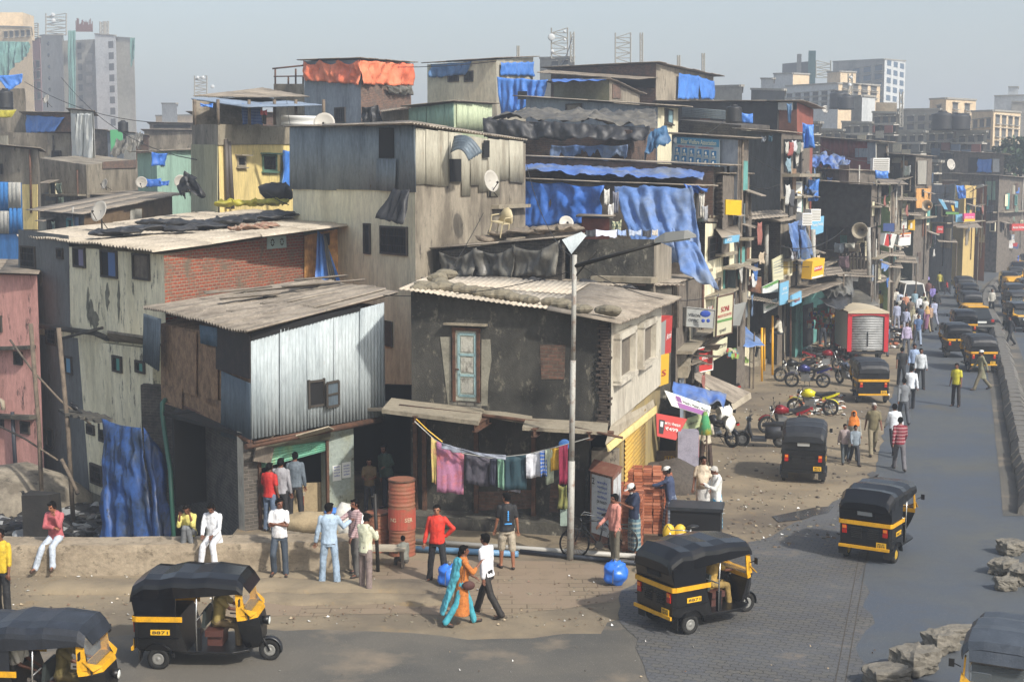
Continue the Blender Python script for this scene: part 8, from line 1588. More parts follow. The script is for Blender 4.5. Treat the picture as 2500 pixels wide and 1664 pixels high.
for i,(x,y,z,s,m,l)in enumerate(((752,1300,.78,(.75,.38,.26),'sack','large brown jute sack lying behind the wall, topmost'),(735,1318,.58,(.6,.35,.16),'grey_plaster','flat grey sack at the left end of the sack pile'),(790,1322,.6,(.5,.34,.18),'sack','folded jute sack in the middle of the sack pile'),(838,1330,.75,(.32,.3,.50),'tarp_white','tall cream plastic sack at the right end of the pile'),(812,1305,1.05,(.24,.16,.08),'tarp_bright','blue plastic sheet lying on top of the cream sack'),(865,1318,.62,(.28,.26,.42),'white_paint','white sack behind the bearded man'))):
 p=G(x,1372);p.y+=.5;b=BM();ball(b,(0,0,0),1,18,12)
 for v in b.verts:q=v.co;v.co=Vector((q.x*s[0],q.y*s[1],q.z*s[2]))*(1+.12*noise.noise(q*2.2+Vector((i*4,0,0))))+Vector((0,0,.02*noise.noise(q*9)))
 bmesh.ops.translate(b,verts=b.verts,vec=(p.x,p.y,z));tag(obj('sack',b,M[m]),l,'sack','sacks at the end of the low wall')
b=BM();box(b,(G(745,1372).x,G(745,1372).y+.55,.2),(1.9,.8,.45));tag(obj('sack_platform',b,M['concrete']),'rough concrete platform carrying the sacks','platform')
A=V(1012,1026,32.7);Bq=V(1445,1068,31.6);b=BM();L_=[]
ll=[(1012,1028),(1060,1072),(1130,1106),(1200,1118),(1290,1108),(1380,1085),(1440,1068)]
P_l=[V(x,y,32.7-(x-1012)*.0025)for x,y in ll];tube(b,P_l,.012,4);tag(obj('clothes_line',b,flat('rope_white','9a9a94')),'sagging clothes line strung under the floor ledge of the dark house','rope')
b=BM();tube(b,[V(1016,1022,32.8),V(1045,1050,32.6),V(1080,1078,32.5)],.015,4);tag(obj('tie_rope',b,flat('cord_yellow','c8a030')),'yellow cord tying the clothes line to the steel stub','rope')
def ly(x):
 for(x0,y0),(x1,y1)in zip(ll,ll[1:]):
  if x0<=x<=x1:return y0+(y1-y0)*(x-x0)/(x1-x0)
 return 1070
cl=[(1053,1066,1178,mk('cloth_multi','b0a060','a85060',.5,3),'narrow yellow and pink striped end of the first towel'),(1066,1133,1200,mk('cloth_pink','9a6884','b0605f',.5,2.5,c3='a8964f',amt3=.2),'large pink and mauve cotton blanket'),(1136,1196,1180,mk('cloth_dark','3c3b44','55505a',.5,4),'dark grey and mauve shirt'),(1196,1215,1182,C('2e3040'),'navy cloth'),(1214,1231,1186,C('6f9480'),'pale green cloth'),(1231,1286,1196,C('1d3a44'),'dark teal cloth, widest after the pink blanket'),(1240,1272,1198,C('a8aabc'),'lilac cloth end hanging below the teal cloth'),(1284,1322,1165,C('c4c6cc'),'white vest'),(1318,1336,1160,mkplaid('plaid_blue','3560a8','2a4a88','a8a8a0',12),'blue checked shirt'),(1331,1352,1182,C('a8b098'),'pale green cotton vest'),(1344,1366,1148,C('b8922c'),'mustard yellow blouse'),(1364,1386,1182,C('7e1c3a'),'crimson shawl end')]
for x0,x1,yb,m,l in cl:
 Y_=32.7-(x0-1012)*.0025+(.12 if 'lilac' in l else 0);cloth('laundry',[V(x0,ly(x0),Y_),V(x1,ly(x1),Y_),V(x1-1,yb+rnd.uniform(-5,8),Y_),V(x0+1,yb,Y_)],m,l+' on the clothes line','laundry','laundry on the clothes line',folds=max(1,(x1-x0)/14),amp=.035,sag=.0,rag=.03,wr=.02)
pcloth('net_cloth',[(1078,1080,32.4),(1235,1110,32.0),(1235,1124,32.0),(1080,1094,32.4)],C('8d93a0'),'thin grey net cloth lying along the clothes line','laundry',folds=5,amp=.02)
pcloth('saree_cloth',[(1364,1180,32.6),(1385,1182,32.5),(1386,1240,32.5),(1362,1238,32.6)],mk('cloth_olive','7c7a44','5a6a40',.5,5),'olive patterned cloth hanging near the lamp post','laundry',folds=2,amp=.04)
b=BM();p=V(1378,1085,31.95);ball(b,p,(.14,.03,.13),12,8);tag(obj('plastic_basin',b,C('2f5f9a')),'blue plastic basin hung by the lamp post','basin')
b=BM();p=V(1376,1262,32.6);box(b,p,(.16,.12,.38));ball(b,p+Vector((0,0,.2)),(.05,.05,.05));tag(obj('jerry_can',b,C('8a9a90')),'pale plastic jerry can behind the lamp post','can')
def sign(name,label,quad,mat,texts=(),th=.12,cat='sign',frame_=None,stripes=()):
 """quad: four (px,py,Y) TL,TR,BR,BL; texts: (string, u, v, h fraction, width fraction, material)"""
 P=[V(*q)for q in quad];n=(P[3]-P[0]).cross(P[1]-P[0]).normalized();t_=thing(name,label,cat,(P[2]+P[3])/2);b=BM();prism(b,P,-n*th);obj('board',b,M[mat]if isinstance(mat,str)else mat,t_)
 def q(u,v):return(P[0]*(1-u)+P[1]*u)*(1-v)+(P[3]*(1-u)+P[2]*u)*v
 r=(P[1]-P[0]).normalized();up=(P[0]-P[3]).normalized();hh=(P[3]-P[0]).length;ww=(P[1]-P[0]).length
 for u0,v0,u1,v1,m in stripes:b=BM();prism(b,[q(u0,v0)+n*.004,q(u1,v0)+n*.004,q(u1,v1)+n*.004,q(u0,v1)+n*.004],n*.006);obj('panel',b,M[m]if isinstance(m,str)else m,t_)
 for s,u,v,h,w_,m in texts:
  P0=q(u,v)+n*.012;text(s,'lettering',M[m],P0,r,up,h*hh,t_,w=w_*ww,depth=.004)
 if frame_:
  b=BM()
  for A_,B_ in zip(P,P[1:]+P[:1]):tube(b,[A_+n*.01,B_+n*.01],.025,4)
  obj('frame',b,M[frame_],t_)
 return t_
flat('sign_grey','8d8f8c',.6);flat('sign_red','b03430',.6);flat('sign_yellow','d4a824',.6);flat('sign_cream','c0bda0',.6);flat('sign_green','5d8a4a',.6);flat('sign_sky','6fa6c4',.6);flat('sign_purple','7a3f80',.6);flat('sign_olive','7f8433',.6);flat('sign_maroon','5e1f26',.6);flat('sign_navy','2c4478',.6);flat('white_ink','d8d8d4',.7);flat('sign_orange','c87838',.6)
s_=sign('optician_sign','grey shop sign reading VISION OPTIC with a blue face drawing',[(1676,750,45),(1745,757,45.6),(1741,801,45.6),(1674,796,45)],'sign_grey',[('VISION',.28,.38,.16,.42,'ink'),('OPTIC',.26,.66,.16,.36,'ink')],.2,frame_='steel_pole');c=V(1722,775,44.9)
b=BM();ball(b,c+Vector((0,0,.12)),(.17,.02,.11),12,6);ball(b,c+Vector((-.07,-.01,-.1)),(.06,.02,.06));ball(b,c+Vector((.09,-.01,-.1)),(.06,.02,.06));obj('face_drawing',b,M['ink_blue'],s_)
sign('decorator_sign','tall pale sign reading SONI in red above a green strip',[(1751,725,46),(1790,716,48),(1786,812,48),(1747,822,46)],'sign_cream',[('SONI',.5,.34,.14,.5,'ink_red'),('MANDAP DECORATORS',.5,.50,.07,.85,'ink_red'),('फुलवाले',.4,.88,.12,.4,'ink')],.08,stripes=((0,.60,1,.66,'sign_green'),),frame_='rust_iron')
sign('red_sign','red signboard with white Hindi lettering राजश्री',[(1700,852,49.5),(1740,842,50.5),(1739,902,50.5),(1697,911,49.5)],'sign_red',[('राजश्री',.6,.45,.22,.55,'white_ink')],.08,frame_='white_paint')
sign('paper_banner','stained cream paper banner beside the red Hindi sign',[(1740,838,50),(1776,822,51),(1774,862,51),(1742,880,50)],'sign_cream',[('VISION OPTIC',.5,.4,.2,.8,'ink')],.03)
sign('corner_lightbox','tall grey and red light box sign at the corner of the dark house',[(1613,788,40.5),(1642,770,42.5),(1638,860,42.5),(1610,867,40.5)],'sign_red',[('Airtel',.7,.5,.2,.4,'white_ink')],.5,stripes=((0,0,.42,1,'sign_grey'),))
sign('yellow_lightbox','yellow vertical light box below the grey and red one',[(1608,868,40.2),(1634,862,42),(1632,935,42),(1606,944,40.2)],'sign_yellow',[('S',.5,.6,.2,.4,'ink_red')],.3);sign('small_red_sign','small red sign with white lettering beside the yellow light box',[(1600,880,39.6),(1611,872,39.9),(1610,922,39.9),(1600,930,39.6)],'sign_red',[('Airtel',.5,.5,.12,.8,'white_ink')],.05)
sign('leaning_sign','grey signboard leaning under the canteen canopy',[(1792,745,52),(1822,738,53),(1806,795,53),(1784,795,52)],'sign_grey',[],.06)
sign('green_banner','green and white food banner above the canteen canopy',[(1862,700,60),(1900,682,61),(1900,712,61),(1862,716,60)],'sign_white',[('WADA PAV',.4,.3,.25,.5,'ink_green')],.05,stripes=((0,0,1,.25,'sign_green'),));sign('green_banner','green and white banner below the canteen canopy',[(1866,742,60),(1898,728,61),(1898,748,61),(1866,764,60)],'sign_white',[('VISION OPTIC',.5,.5,.3,.8,'ink_green')],.05)
sign('blue_notice','pale blue notice board at the end of the canteen canopy',[(1905,692,60),(1926,685,61),(1924,740,61),(1904,745,60)],'sign_sky',[('राज',.5,.3,.12,.5,'white_ink'),('सेवा केन्द्र',.5,.5,.1,.7,'white_ink')],.05);sign('bluebox_sign','blue and pink shop sign on the turquoise shop',[(1934,722,61),(1957,710,62),(1957,738,62),(1934,748,61)],'sign_sky',[('सोनी',.5,.6,.3,.6,'ink_red')],.1)
sign('old_notice','large worn white notice on the black brick house',[(1886,634,63.2),(1912,620,64),(1913,682,64),(1888,686,63.2)],'sign_cream',[],.05,stripes=tuple((.1,.15+.12*k,.9,.19+.12*k,'sign_grey')for k in range(5)));
sign('yellow_ad_sign','yellow and red illuminated advertising sign on the street canopy',[(1984,638,66),(2014,630,67),(2010,675,67),(1980,682,66)],'sign_yellow',[('SIMRAN',.5,.45,.14,.7,'white_ink')],.5,stripes=((.2,.35,.8,.6,'sign_red'),(.05,.88,.95,.98,'white_paint')))
sign('white_notice','tall white notice board with purple heading on the tower house',[(1929,442,71),(1959,443,71.5),(1957,518,71.5),(1928,515,71)],'sign_white',[('Bihar Social Welfare',.5,.08,.05,.8,'ink_blue'),('भारतीय विकास संघ',.5,.86,.05,.8,'ink_blue')],.04,stripes=((.4,.4,.6,.62,'sign_navy'),(.1,.34,.35,.37,'sign_yellow'),(.65,.34,.9,.37,'sign_yellow')))
sign('blue_cloth_sign','pale blue banner reading Training Tracking by the plank house',[(1981,532,70),(2012,527,71),(2010,567,71),(1980,577,70)],'sign_sky',[('Training Tracking',.5,.45,.2,.85,'white_ink')],.04);sign('hindi_sign','long narrow black and white sign reading संगम',[(2058,670,74),(2096,675,74),(2095,687,74),(2057,683,74)],'sign_white',[('संगम',.3,.5,.6,.45,'ink')],.08)
sign('metal_sign','plain yellow metal panel below the wicker balcony',[(1772,487,52.5),(1811,489,53),(1810,526,53),(1772,524,52.5)],mk('panel_yellow','c9a417','b08f1c',.4,4),[],.05);sign('blue_shop_sign','small blue and white sign under the tin window awning',[(1770,578,51.5),(1806,573,52.5),(1804,590,52.5),(1770,595,51.5)],'sign_sky',[('PCO',.3,.5,.5,.3,'white_ink')],.06)
sign('tilted_red_sign','tilted red and white light box behind the plank house',[(2162,570,88),(2190,572,89),(2180,606,89),(2156,598,88)],'sign_white',[],.4,stripes=((.1,.02,.55,.98,'sign_red'),));sign('paper_sign','pale sign with orange top and small print above the stalls',[(2193,570,92),(2224,567,93),(2223,598,93),(2193,601,92)],'sign_white',[('JANTA STORES',.5,.3,.16,.8,'ink_red')],.1,stripes=((0,0,1,.12,'sign_orange'),));sign('arch_sign','narrow white sign board above the yellow advert',[(2202,525,96),(2214,523,96),(2214,558,96),(2200,558,96)],'sign_white',[('Hotel',.5,.3,.12,.8,'ink')],.1)
sign('soap_sign','small orange yellow advert with a white figure',[(2218,538,98),(2234,536,98),(2234,562,98),(2217,561,98)],'sign_yellow',[],.1,stripes=((.3,.3,.6,.85,'white_paint'),));sign('olive_sign','large olive green shop sign above the maroon one',[(2234,540,112),(2277,543,113),(2276,567,113),(2233,564,112)],'sign_olive',[('Ideal',.65,.6,.3,.4,'ink')],.2);sign('maroon_sign','large dark maroon shop sign with a pale swirl',[(2224,565,111),(2276,568,112),(2274,596,112),(2222,592,111)],'sign_maroon',[('Silver',.5,.5,.25,.5,'sign_grey')],.2)
sign('black_banner','black banner with coloured phone pictures strung above the street',[(2287,482,108),(2342,489,108),(2340,520,108),(2310,518,108)],flat('banner_black','1c2230',.6),[('COMPUTER',.5,.2,.16,.6,'white_ink')],.04,stripes=((.02,.1,.25,.8,'sign_sky'),(.55,.45,.7,.9,'sign_yellow'),(.78,.1,.95,.6,'sign_sky')));sign('green_strip_sign','bright green strip sign beneath the black banner',[(2309,517,107),(2341,518,107),(2341,524,107),(2309,523,107)],'sign_green',[],.05)
sign('blue_box_sign','blue shop sign left of the pink and yellow one',[(2334,523,116),(2353,522,116),(2353,542,116),(2334,542,116)],'sign_sky',[],.2);sign('pink_sign','pink and yellow shop sign with Hindi lettering',[(2354,521,115.5),(2380,520,116),(2380,540,116),(2354,540,115.5)],flat('sign_pink','c04878',.6),[('साधना पेपर मार्ट',.5,.5,.3,.85,'white_ink')],.2,stripes=((0,.7,1,1,'sign_yellow'),));sign('small_red_box','small red sign under the sloping street awning',[(2288,552,110),(2303,552,110),(2303,569,110),(2286,569,110)],'sign_red',[('Airtel',.5,.4,.3,.7,'white_ink')],.2)
sign('vcom_sign','blue and red sign with a grey heading reading VCOM',[(2442,535,140),(2472,535,141),(2472,557,141),(2440,556,140)],'sign_navy',[('AIRCEL',.55,.4,.25,.45,'white_ink')],.3,stripes=((.75,0,1,1,'sign_red'),));text('VCOM','lettering',M['ink'],V(2455,531,140),(1,0,0),(0,0,1),.5,bpy.data.objects['vcom_sign'],w=1.2)if 0 else None
sign('red_twin_sign','wide red sign with white lettering at the right edge',[(2471,547,138),(2502,546,139),(2502,563,139),(2470,563,138)],'sign_red',[('Airtel Airtel',.5,.5,.4,.9,'white_ink')],.3)
sign('grey_board','dark blank board below the lime green house',[(2157,545,88),(2184,545,88),(2183,566,88),(2156,564,88)],'sign_navy',[],.1);sign('chalk_board','small white pavement board with printed lines near the snack stall',[(2160,732,100),(2180,734,100),(2179,765,100),(2157,762,100)],'sign_white',[],.05,stripes=tuple((.1,.15+.14*k,.9,.2+.14*k,'ink')for k in range(5)))
b=BM();corr(b,V(1640,890,47),V(1665,888,50),V(1830,958,50.5),V(1790,985,47.5),lam=.3,amp=.01);tag(obj('sloping_awning',b,M['asb'],solid=.03),'large flat tan awning sloping out over the stalls beside the dark house','awning')
b=BM();prism(b,[V(1785,985,47.4),V(1830,958,50.4),V(1832,972,50.4),V(1790,1000,47.4)],(.05,.05,0));tag(obj('awning_fascia',b,M['concrete_pale']),'pale fascia board along the end of the tan awning','board')
for i in range(26):
 x,y=rnd.uniform(1640,1740),rnd.uniform(815,890);p=V(x,y,46+(900-y)*.02);a=rnd.uniform(0,3);b=BM();u=Vector((math.cos(a),math.sin(a),rnd.uniform(-.4,.3)))*rnd.uniform(.3,.9)
 box(b,p,(rnd.uniform(.06,.5),rnd.uniform(.5,1.2),.03),Euler((rnd.uniform(-.4,.4),rnd.uniform(-.4,.4),a)).to_matrix());tag(obj('scrap_board',b,M[rnd.choice(['asb','plank','asb_dark','bamboo','concrete_pale'])]),'scrap boards piled on the shop roofs beside the light boxes','board','scrap boards on the shop roofs')
H('scrap_roof_shop','low shop under the scrap boards and light boxes',(1622,47),(1690,46),5,(880,880),['plank_dark','plank']);H('counter_shop','small shop with snack packets behind the red Hindi sign',(1690,54),(1800,52),5,(800,800),['void','plank'])
b=BM();prism(b,[V(1636,895,44),V(1648,862,47),V(1690,868,47),V(1680,895,44)],(0,0,-.35));tag(obj('concrete_trough',b,M['concrete']),'broken concrete balcony trough beside the yellow light box','slab')
pcloth('tarpaulin',[(1640,940,42),(1772,968,43),(1766,1000,41.4),(1640,985,40.6)],M['tarp_roof_blue'],'blue and grey tarpaulin roof of the phone booth stall',folds=2,amp=.1)
sign('phone_banner','purple and white LOOP phone banner sagging across the stall',[(1622,952,40.4),(1736,992,40.6),(1730,1018,40.4),(1640,990,40.2)],'sign_white',[('LOOP',.25,.35,.3,.13,'sign_purple'),('Hours  Hours  Hours',.66,.42,.26,.55,'ink')],.02,'banner',stripes=((.2,.6,.95,.98,'sign_purple'),(.22,.12,.33,.55,'sign_purple')))
sign('red_phone_banner','red MTS phone offer banner on the booth front',[(1602,1008,40),(1678,1022,40.2),(1650,1074,40),(1604,1064,39.9)],'sign_red',[('MTS मोबाइल',.6,.35,.16,.5,'white_ink'),('₹499',.62,.58,.16,.4,'white_ink')],.02,'banner',stripes=((.1,.25,.3,.85,'ink'),(.15,.32,.25,.55,'white_paint')))
sign('green_banner_cloth','pale green Hindi banner hanging behind the red phone banner',[(1680,1020,40.6),(1714,1010,41),(1712,1040,41),(1660,1058,40.6)],flat('sign_palegreen','a3ad84',.6),[('रिचार्ज सेवा',.5,.5,.25,.7,'ink')],.02,'banner')
B=H('phone_booth','small phone booth stall with a brown STD PCO panel',(1594,42.4),(1660,41.2),3,(1010,1012),['void','plank']);s_=sign('booth_panel','brown counter panel with faded yellow letters STD PCO',[(1596,1100,41.2),(1656,1100,40.6),(1656,1166,40.6),(1594,1138,41.2)],mk('panel_brown','7a6a55','6a5b48',.5,3),[('STD',.66,.3,.22,.42,'sign_yellow'),('PCO',.66,.62,.2,.42,'sign_olive')],.06)
p=G(1680,1172);t_=thing('kiosk_cabinet','narrow lilac booth cabinet with a red and white advert','cabinet',p);b=BM();box(b,p+Vector((0,.3,.7)),(.6,.5,1.4));obj('body',b,mk('lilac','8d8a98','76737f',.5,4),t_);b=BM();box(b,p+Vector((.31,.3,.95)),(.01,.4,.6));obj('advert',b,M['sign_red'],t_)
b=BM();p=G(1724,1160);tube(b,[p+Vector((0,-.3,0)),V(1724,1004,p.y-.3)],.025,6);tag(obj('banner_pole',b,M['bamboo']),'thin bamboo pole holding the green and yellow cone','pole');b=BM();c=V(1722,1030,p.y-.3);tube(b,[c+Vector((0,0,-.35)),c+Vector((0,0,.0)),c+Vector((0,0,.3))],[.2,.14,.05],12);tag(obj('cloth_cone',b,mk('cone_green','3f8a5a','c4b030',.5,3)),'green and yellow cone shaped cloth above the man in the booth','cone')
pcloth('plastic_strips',[(1738,990,42),(1772,985,42.5),(1775,1040,42.4),(1745,1035,42)],M['white_paint'],'white and purple torn banner end at the right of the booth','banner',folds=3,amp=.15,rag=.3)
b=BM();p=G(1708,1145);tube(b,[p+Vector((0,.8,.1)),p+Vector((0,.8,1.5))],.22,12);tag(obj('gas_cylinder',b,flat('cyl_green','3f5f56',.6)),'tall green cylinder behind the booth cabinet','cylinder')
p=G(1715,1352);t_=thing('handcart_box','black canvas covered cart box behind the large rickshaw','cart',p);b=BM();box(b,p+Vector((-.1,.4,.5)),(1.15,.7,1.0),Matrix.Rotation(-.2,3,'Z'));obj('box_body',b,M['black'],t_);b=BM();box(b,p+Vector((-.1,.4,1.03)),(1.25,.8,.08),Matrix.Rotation(-.2,3,'Z'));obj('lid',b,M['hood_dusty'],t_)
def dish(label,px,py,Y_,r,tilt=(.5,0,.5),pole=.6):
 p=V(px,py,Y_);t_=thing('satellite_dish',label,'satellite dish',p-Vector((0,0,pole)),group='satellite dishes');R_=Euler(tilt).to_matrix();b=BM();n=18;S=[]
 for k in range(6):q=r*k/5+.001;S.append([p+R_@Vector((q*math.cos(a),-.0-(.22*r)*(k/5)**2,q*math.sin(a)))for a in[2*PI*i/n for i in range(n)]])
 loft(b,S,caps=False,smooth=True);obj('reflector',b,M['dish'],t_,solid=.015);b=BM();tube(b,[p+R_@Vector((0,0,-r)),p+R_@Vector((0,-r*.9,-r*.3))],.015,5);tube(b,[p+R_@Vector((0,-r*.9,-r*.3)),p+R_@Vector((0,-r*.8,-r*.2))],.04,6);obj('feed_arm',b,M['iron'],t_)
 b=BM();tube(b,[p+Vector((0,.1,0)),p+Vector((0,.15,-pole))],.03,6);tube(b,[p+Vector((0,.12,-pole*.4)),p+Vector((.25,.3,-pole))],.015,5);obj('stand',b,M['iron'],t_)
dish('large satellite dish standing on the tarp strewn sheet roof',245,517,50,.38,(-.35,0,-.6),.75);dish('satellite dish on the grey side wall of the tall tin house',1196,443,46.5,.36,(-.2,0,.9),.5);dish('satellite dish with a red and white mark behind the tall tin house roof',792,302,56,.42,(-.3,0,0),.5)
dish('small dish on the roofs before the bare concrete wall',257,450,76,.28,(-.3,0,-.8),.3);dish('left small dish under the mint house',346,445,74,.3,(0,0,0),.3);dish('right small dish under the mint house',440,443,74,.34,(0,0,.5),.4);dish('small tilted dish above the blue attic tarpaulin',114,243,93,.3,(-.4,0,-.7),.5);dish('dish on the street side of the dark tower house',1942,385,68,.42,(0,.4,1.2),.5)
dish('small pale dish on the terrace beside the privy',1382,545,46,.24,(-.4,0,.2),.3);dish('dish leaning on the far brown shacks',2320,402,130,.5,(-.2,0,.5),.6);dish('dish beside the black roof tanks',2015,267,168,.45,(-.2,0,.2),.6);dish('dish on the grey block by the tenements',2315,295,150,.5,(-.2,0,.4),.6)
def tank(label,px,py,Y_,r,h):
 p=V(px,py,Y_);t_=thing('water_tank',label,'water tank',p,group='black water tanks');b=BM();S=[];n=20
 for z,q in[(0,r)]+[(h*k/12,r*(1.03 if k%2 else .99))for k in range(1,12)]+[(h*.93,r*.95),(h,r*.55),(h*1.02,r*.5)]:S.append([p+Vector((q*math.cos(a),q*math.sin(a),z))for a in[2*PI*i/n for i in range(n)]])
 loft(b,S,smooth=True);obj('shell',b,M['tank_black'],t_);b=BM();tube(b,[p+Vector((0,0,h*.98)),p+Vector((0,0,h*1.1))],r*.42,14);obj('lid',b,M['tank_black'],t_)
tank('black water tank on the blackened brick house',1791,300,72,.4,.82);tank('black water tank behind the concrete wall at upper left',301,322,104,.36,.75);tank('ribbed black tank at the far left edge',14,266,94,.48,1.2);tank('left of two dark tanks on the tenement roof by the white tank room',2046,266,168,1.0,1.9);tank('right of two dark tanks on the tenement roof by the white tank room',2066,268,167,.9,1.6);tank('dark tank on the tenement before the grey block',2340,318,150,1.2,1.6);tank('second dark tank left of the grey block',2300,318,150,1.1,1.8)
def ac(label,px,py,Y_,s=1.0,rz=0):
 p=V(px,py,Y_);t_=thing('air_conditioner',label,'air conditioner',p);b=BM();R_=Matrix.Rotation(rz,3,'Z');box(b,p,(.9*s,.6*s,.8*s),R_);obj('casing',b,M['white_paint'],t_);b=BM()
 for k in range(7):box(b,p+R_@Vector((0,-.31*s,(-.3+k*.1)*s)),(.8*s,.02,.04*s),R_)
 obj('grille',b,M['far_grey'],t_)
ac('white air conditioner below the red tin shed',2148,404,94,1.2);ac('left white cooler unit beside the white notice board',1963,535,66,.7,.6);ac('right white cooler unit beside the white notice board',1984,525,67,.7,.6)
def chair():
 p=V(1222,548,45.2);t_=thing('plastic_chair','beige plastic armchair perched on the rubbish by the tall tin house','chair',p-Vector((0,0,.35)));m=flat('chair_beige','b5a886',.5);R_=Matrix.Rotation(-.6,3,'Z')@Matrix.Rotation(.2,3,'Y')
 def L_(*a):return p+R_@Vector(a)
 b=BM();prism(b,[L_(-.22,-.22,.05),L_(.22,-.22,.05),L_(.22,.2,.05),L_(-.22,.2,.05)],(0,0,.03));obj('seat',b,m,t_)
 b=BM();S=[]
 for k in range(7):a=PI*k/6;S.append([L_(.26*math.cos(a),.2+.02*math.sin(a),.06+.0),L_(.27*math.cos(a),.26,.08+.45*math.sin(a)+.02)])
 loft(b,S,closed=False,smooth=True);obj('backrest',b,m,t_,solid=.015)
 for s in(-1,1):b=BM();tube(b,[L_(s*.24,-.2,.05),L_(s*.26,-.2,.25),L_(s*.26,.2,.28)],.02,5);obj('armrest',b,m,t_)
 for x in(-.2,.2):
  for y in(-.2,.18):b=BM();tube(b,[L_(x,y,.05),L_(x*1.15,y*1.15,-.38)],.02,5);obj('leg',b,m,t_)
chair()
b=BM();p=V(400,556,50);box(b,p+Vector((.3,0,.0)),(.5,.45,.45));t_=obj('metal_box',b,M['concrete_pale']);tag(t_,'small square metal box standing on the sheet roof among black tarps','box')
def heap(name,label,cat,cs,mat,s=(1,.6,.16),seed=0,k=None):
 b=BM()
 for i,(x,y,Y_,w_)in enumerate(cs):
  p=V(x,y,Y_);b2=BM();
  ball(b,p,(w_,w_*.8,s[2]),18,8)
 for v in b.verts:q=v.co;v.co+=Vector((noise.noise(q*2+Vector((seed,0,0)))*.3,noise.noise(q*2+Vector((0,seed,0)))*.3,abs(noise.noise(q*4))*.22))
 tag(obj(name,b,mat),label,cat,kind=k)
heap('black_plastic','crumpled black plastic sheets strewn along the sheet roof of the brick sided house','tarpaulin',[(300,568,46,.7),(350,560,47,.9),(430,562,47,.6),(400,545,50,1.0),(460,548,49,.9),(500,556,48.5,.9),(540,545,50,.8),(580,538,51,.8),(640,532,52,.9),(690,525,53,.9),(260,572,46,.5)],M['tarp_black'],(1,.6,.08),3)
heap('rag_heap','heap of red and beige rags on the sheet roof above the brick wall','rags',[(620,558,47.5,.5),(650,552,48,.45),(575,560,47,.3)],mk('rags','8a6a58','a39a88',.5,8,c3='a05040',amt3=.4),(1,.6,.07),7)
heap('rubbish_heap','rubbish and rags strewn over the low annex roof below the chair','rubbish',[(1240,575,45.2,.6),(1290,568,45,.7),(1340,562,44.8,.6),(1200,585,45.5,.4),(1380,560,44.6,.5)],mk('rubbish','6f6355','8a8070',.6,9,c3='4a5a80',amt3=.25,bump=1),(1,.6,.10),9,'stuff')
heap('yellow_roll','rolled yellow green tarpaulin at the foot of the yellow house','tarpaulin',[(550,500,56,.35),(580,498,56,.35),(610,498,56,.35),(640,498,56,.35),(670,497,56,.35),(695,496,56,.3)],M['tarp_yellow'],(1,1,.12),11)
heap('black_sacks','bulging black sacks piled at the right foot of the yellow house','sack',[(665,472,56.5,.5),(690,470,56.5,.45)],M['tarp_black'],(1,1,.38),13)
heap('roof_plastic','dark plastic rags lying on the low roofs behind the dark house','rags',[(1450,690,42.5,.4),(1490,695,42.5,.5),(1530,708,42,.4),(1300,688,42.5,.35)],M['tarp_black'],(1,1,.06),15)
def scatter(name,label,n,area,mats,s0,s1,kind='stuff',flat_=True):
 b=BM()
 for i in range(n):
  while True:
   x,y=rnd.uniform(area[0],area[2]),rnd.uniform(area[1],area[3])
   if len(area)<5 or area[4](x,y):break
  p=G(x,y);a=rnd.uniform(0,3.1);s=rnd.uniform(s0,s1);k=rnd.randrange(len(mats))
  if flat_:
   u=Vector((math.cos(a),math.sin(a),0))*s;w_=Vector((-math.sin(a),math.cos(a),0))*s*rnd.uniform(.3,.9);z=Vector((0,0,.022));j=Vector((0,0,rnd.uniform(0,.04)))
   b.faces.new([b.verts.new(q)for q in(p+z+u,p+z+w_+j,p+z-u*.8,p+z-w_)]).material_index=k
  else:
   ball(b,p+Vector((0,0,s*.2)),(s,s*rnd.uniform(.5,1),s*rnd.uniform(.3,.6)),5,4,Euler((0,0,a)).to_matrix(),k)
 if not flat_:
  for v in b.verts:v.co+=Vector((noise.noise(v.co*9),noise.noise(v.co*9+Vector((5,0,0))),0))*s1*.4
 tag(obj(name,b,mats,smooth=False),label,None,kind=kind)
LT=[M['white_paint'],flat('litter_tan','9a8a70'),flat('litter_dark','4a4038'),flat('litter_grey','8a8a86'),flat('litter_brown','6a4f3a')]
scatter('litter','scraps of paper and plastic littering the footpath',300,(0,1405,1500,1530),LT,.01,.05);scatter('litter','scraps of litter over the dirt beside the road',420,(1640,1000,2150,1340),LT,.01,.06);scatter('litter','few scraps on the asphalt',30,(600,1540,2300,1660),LT,.01,.03)
scatter('gravel_scatter','small stones and clods over the dirt',500,(1640,880,2150,1340),[M['stone'],M['soil'],M['gravel']],.02,.07,flat_=False);scatter('gravel_scatter','small stones and clods along the footpath',350,(0,1400,1500,1530),[M['stone'],M['soil']],.012,.045,flat_=False)
RM=[M['stone'],M['soil'],M['concrete'],M['brickpile'],M['gravel'],M['white_paint']]
scatter('rubble','rubble and rubbish behind the yellow motorcycle',320,(1930,965,2060,1015),RM,.05,.16,flat_=False);scatter('rubble','rubble bank in front of the turquoise shop',360,(1960,838,2095,905),RM,.07,.22,flat_=False);scatter('rubble','rubble along the far side of the red truck',260,(2140,780,2210,850),RM,.08,.22,flat_=False)
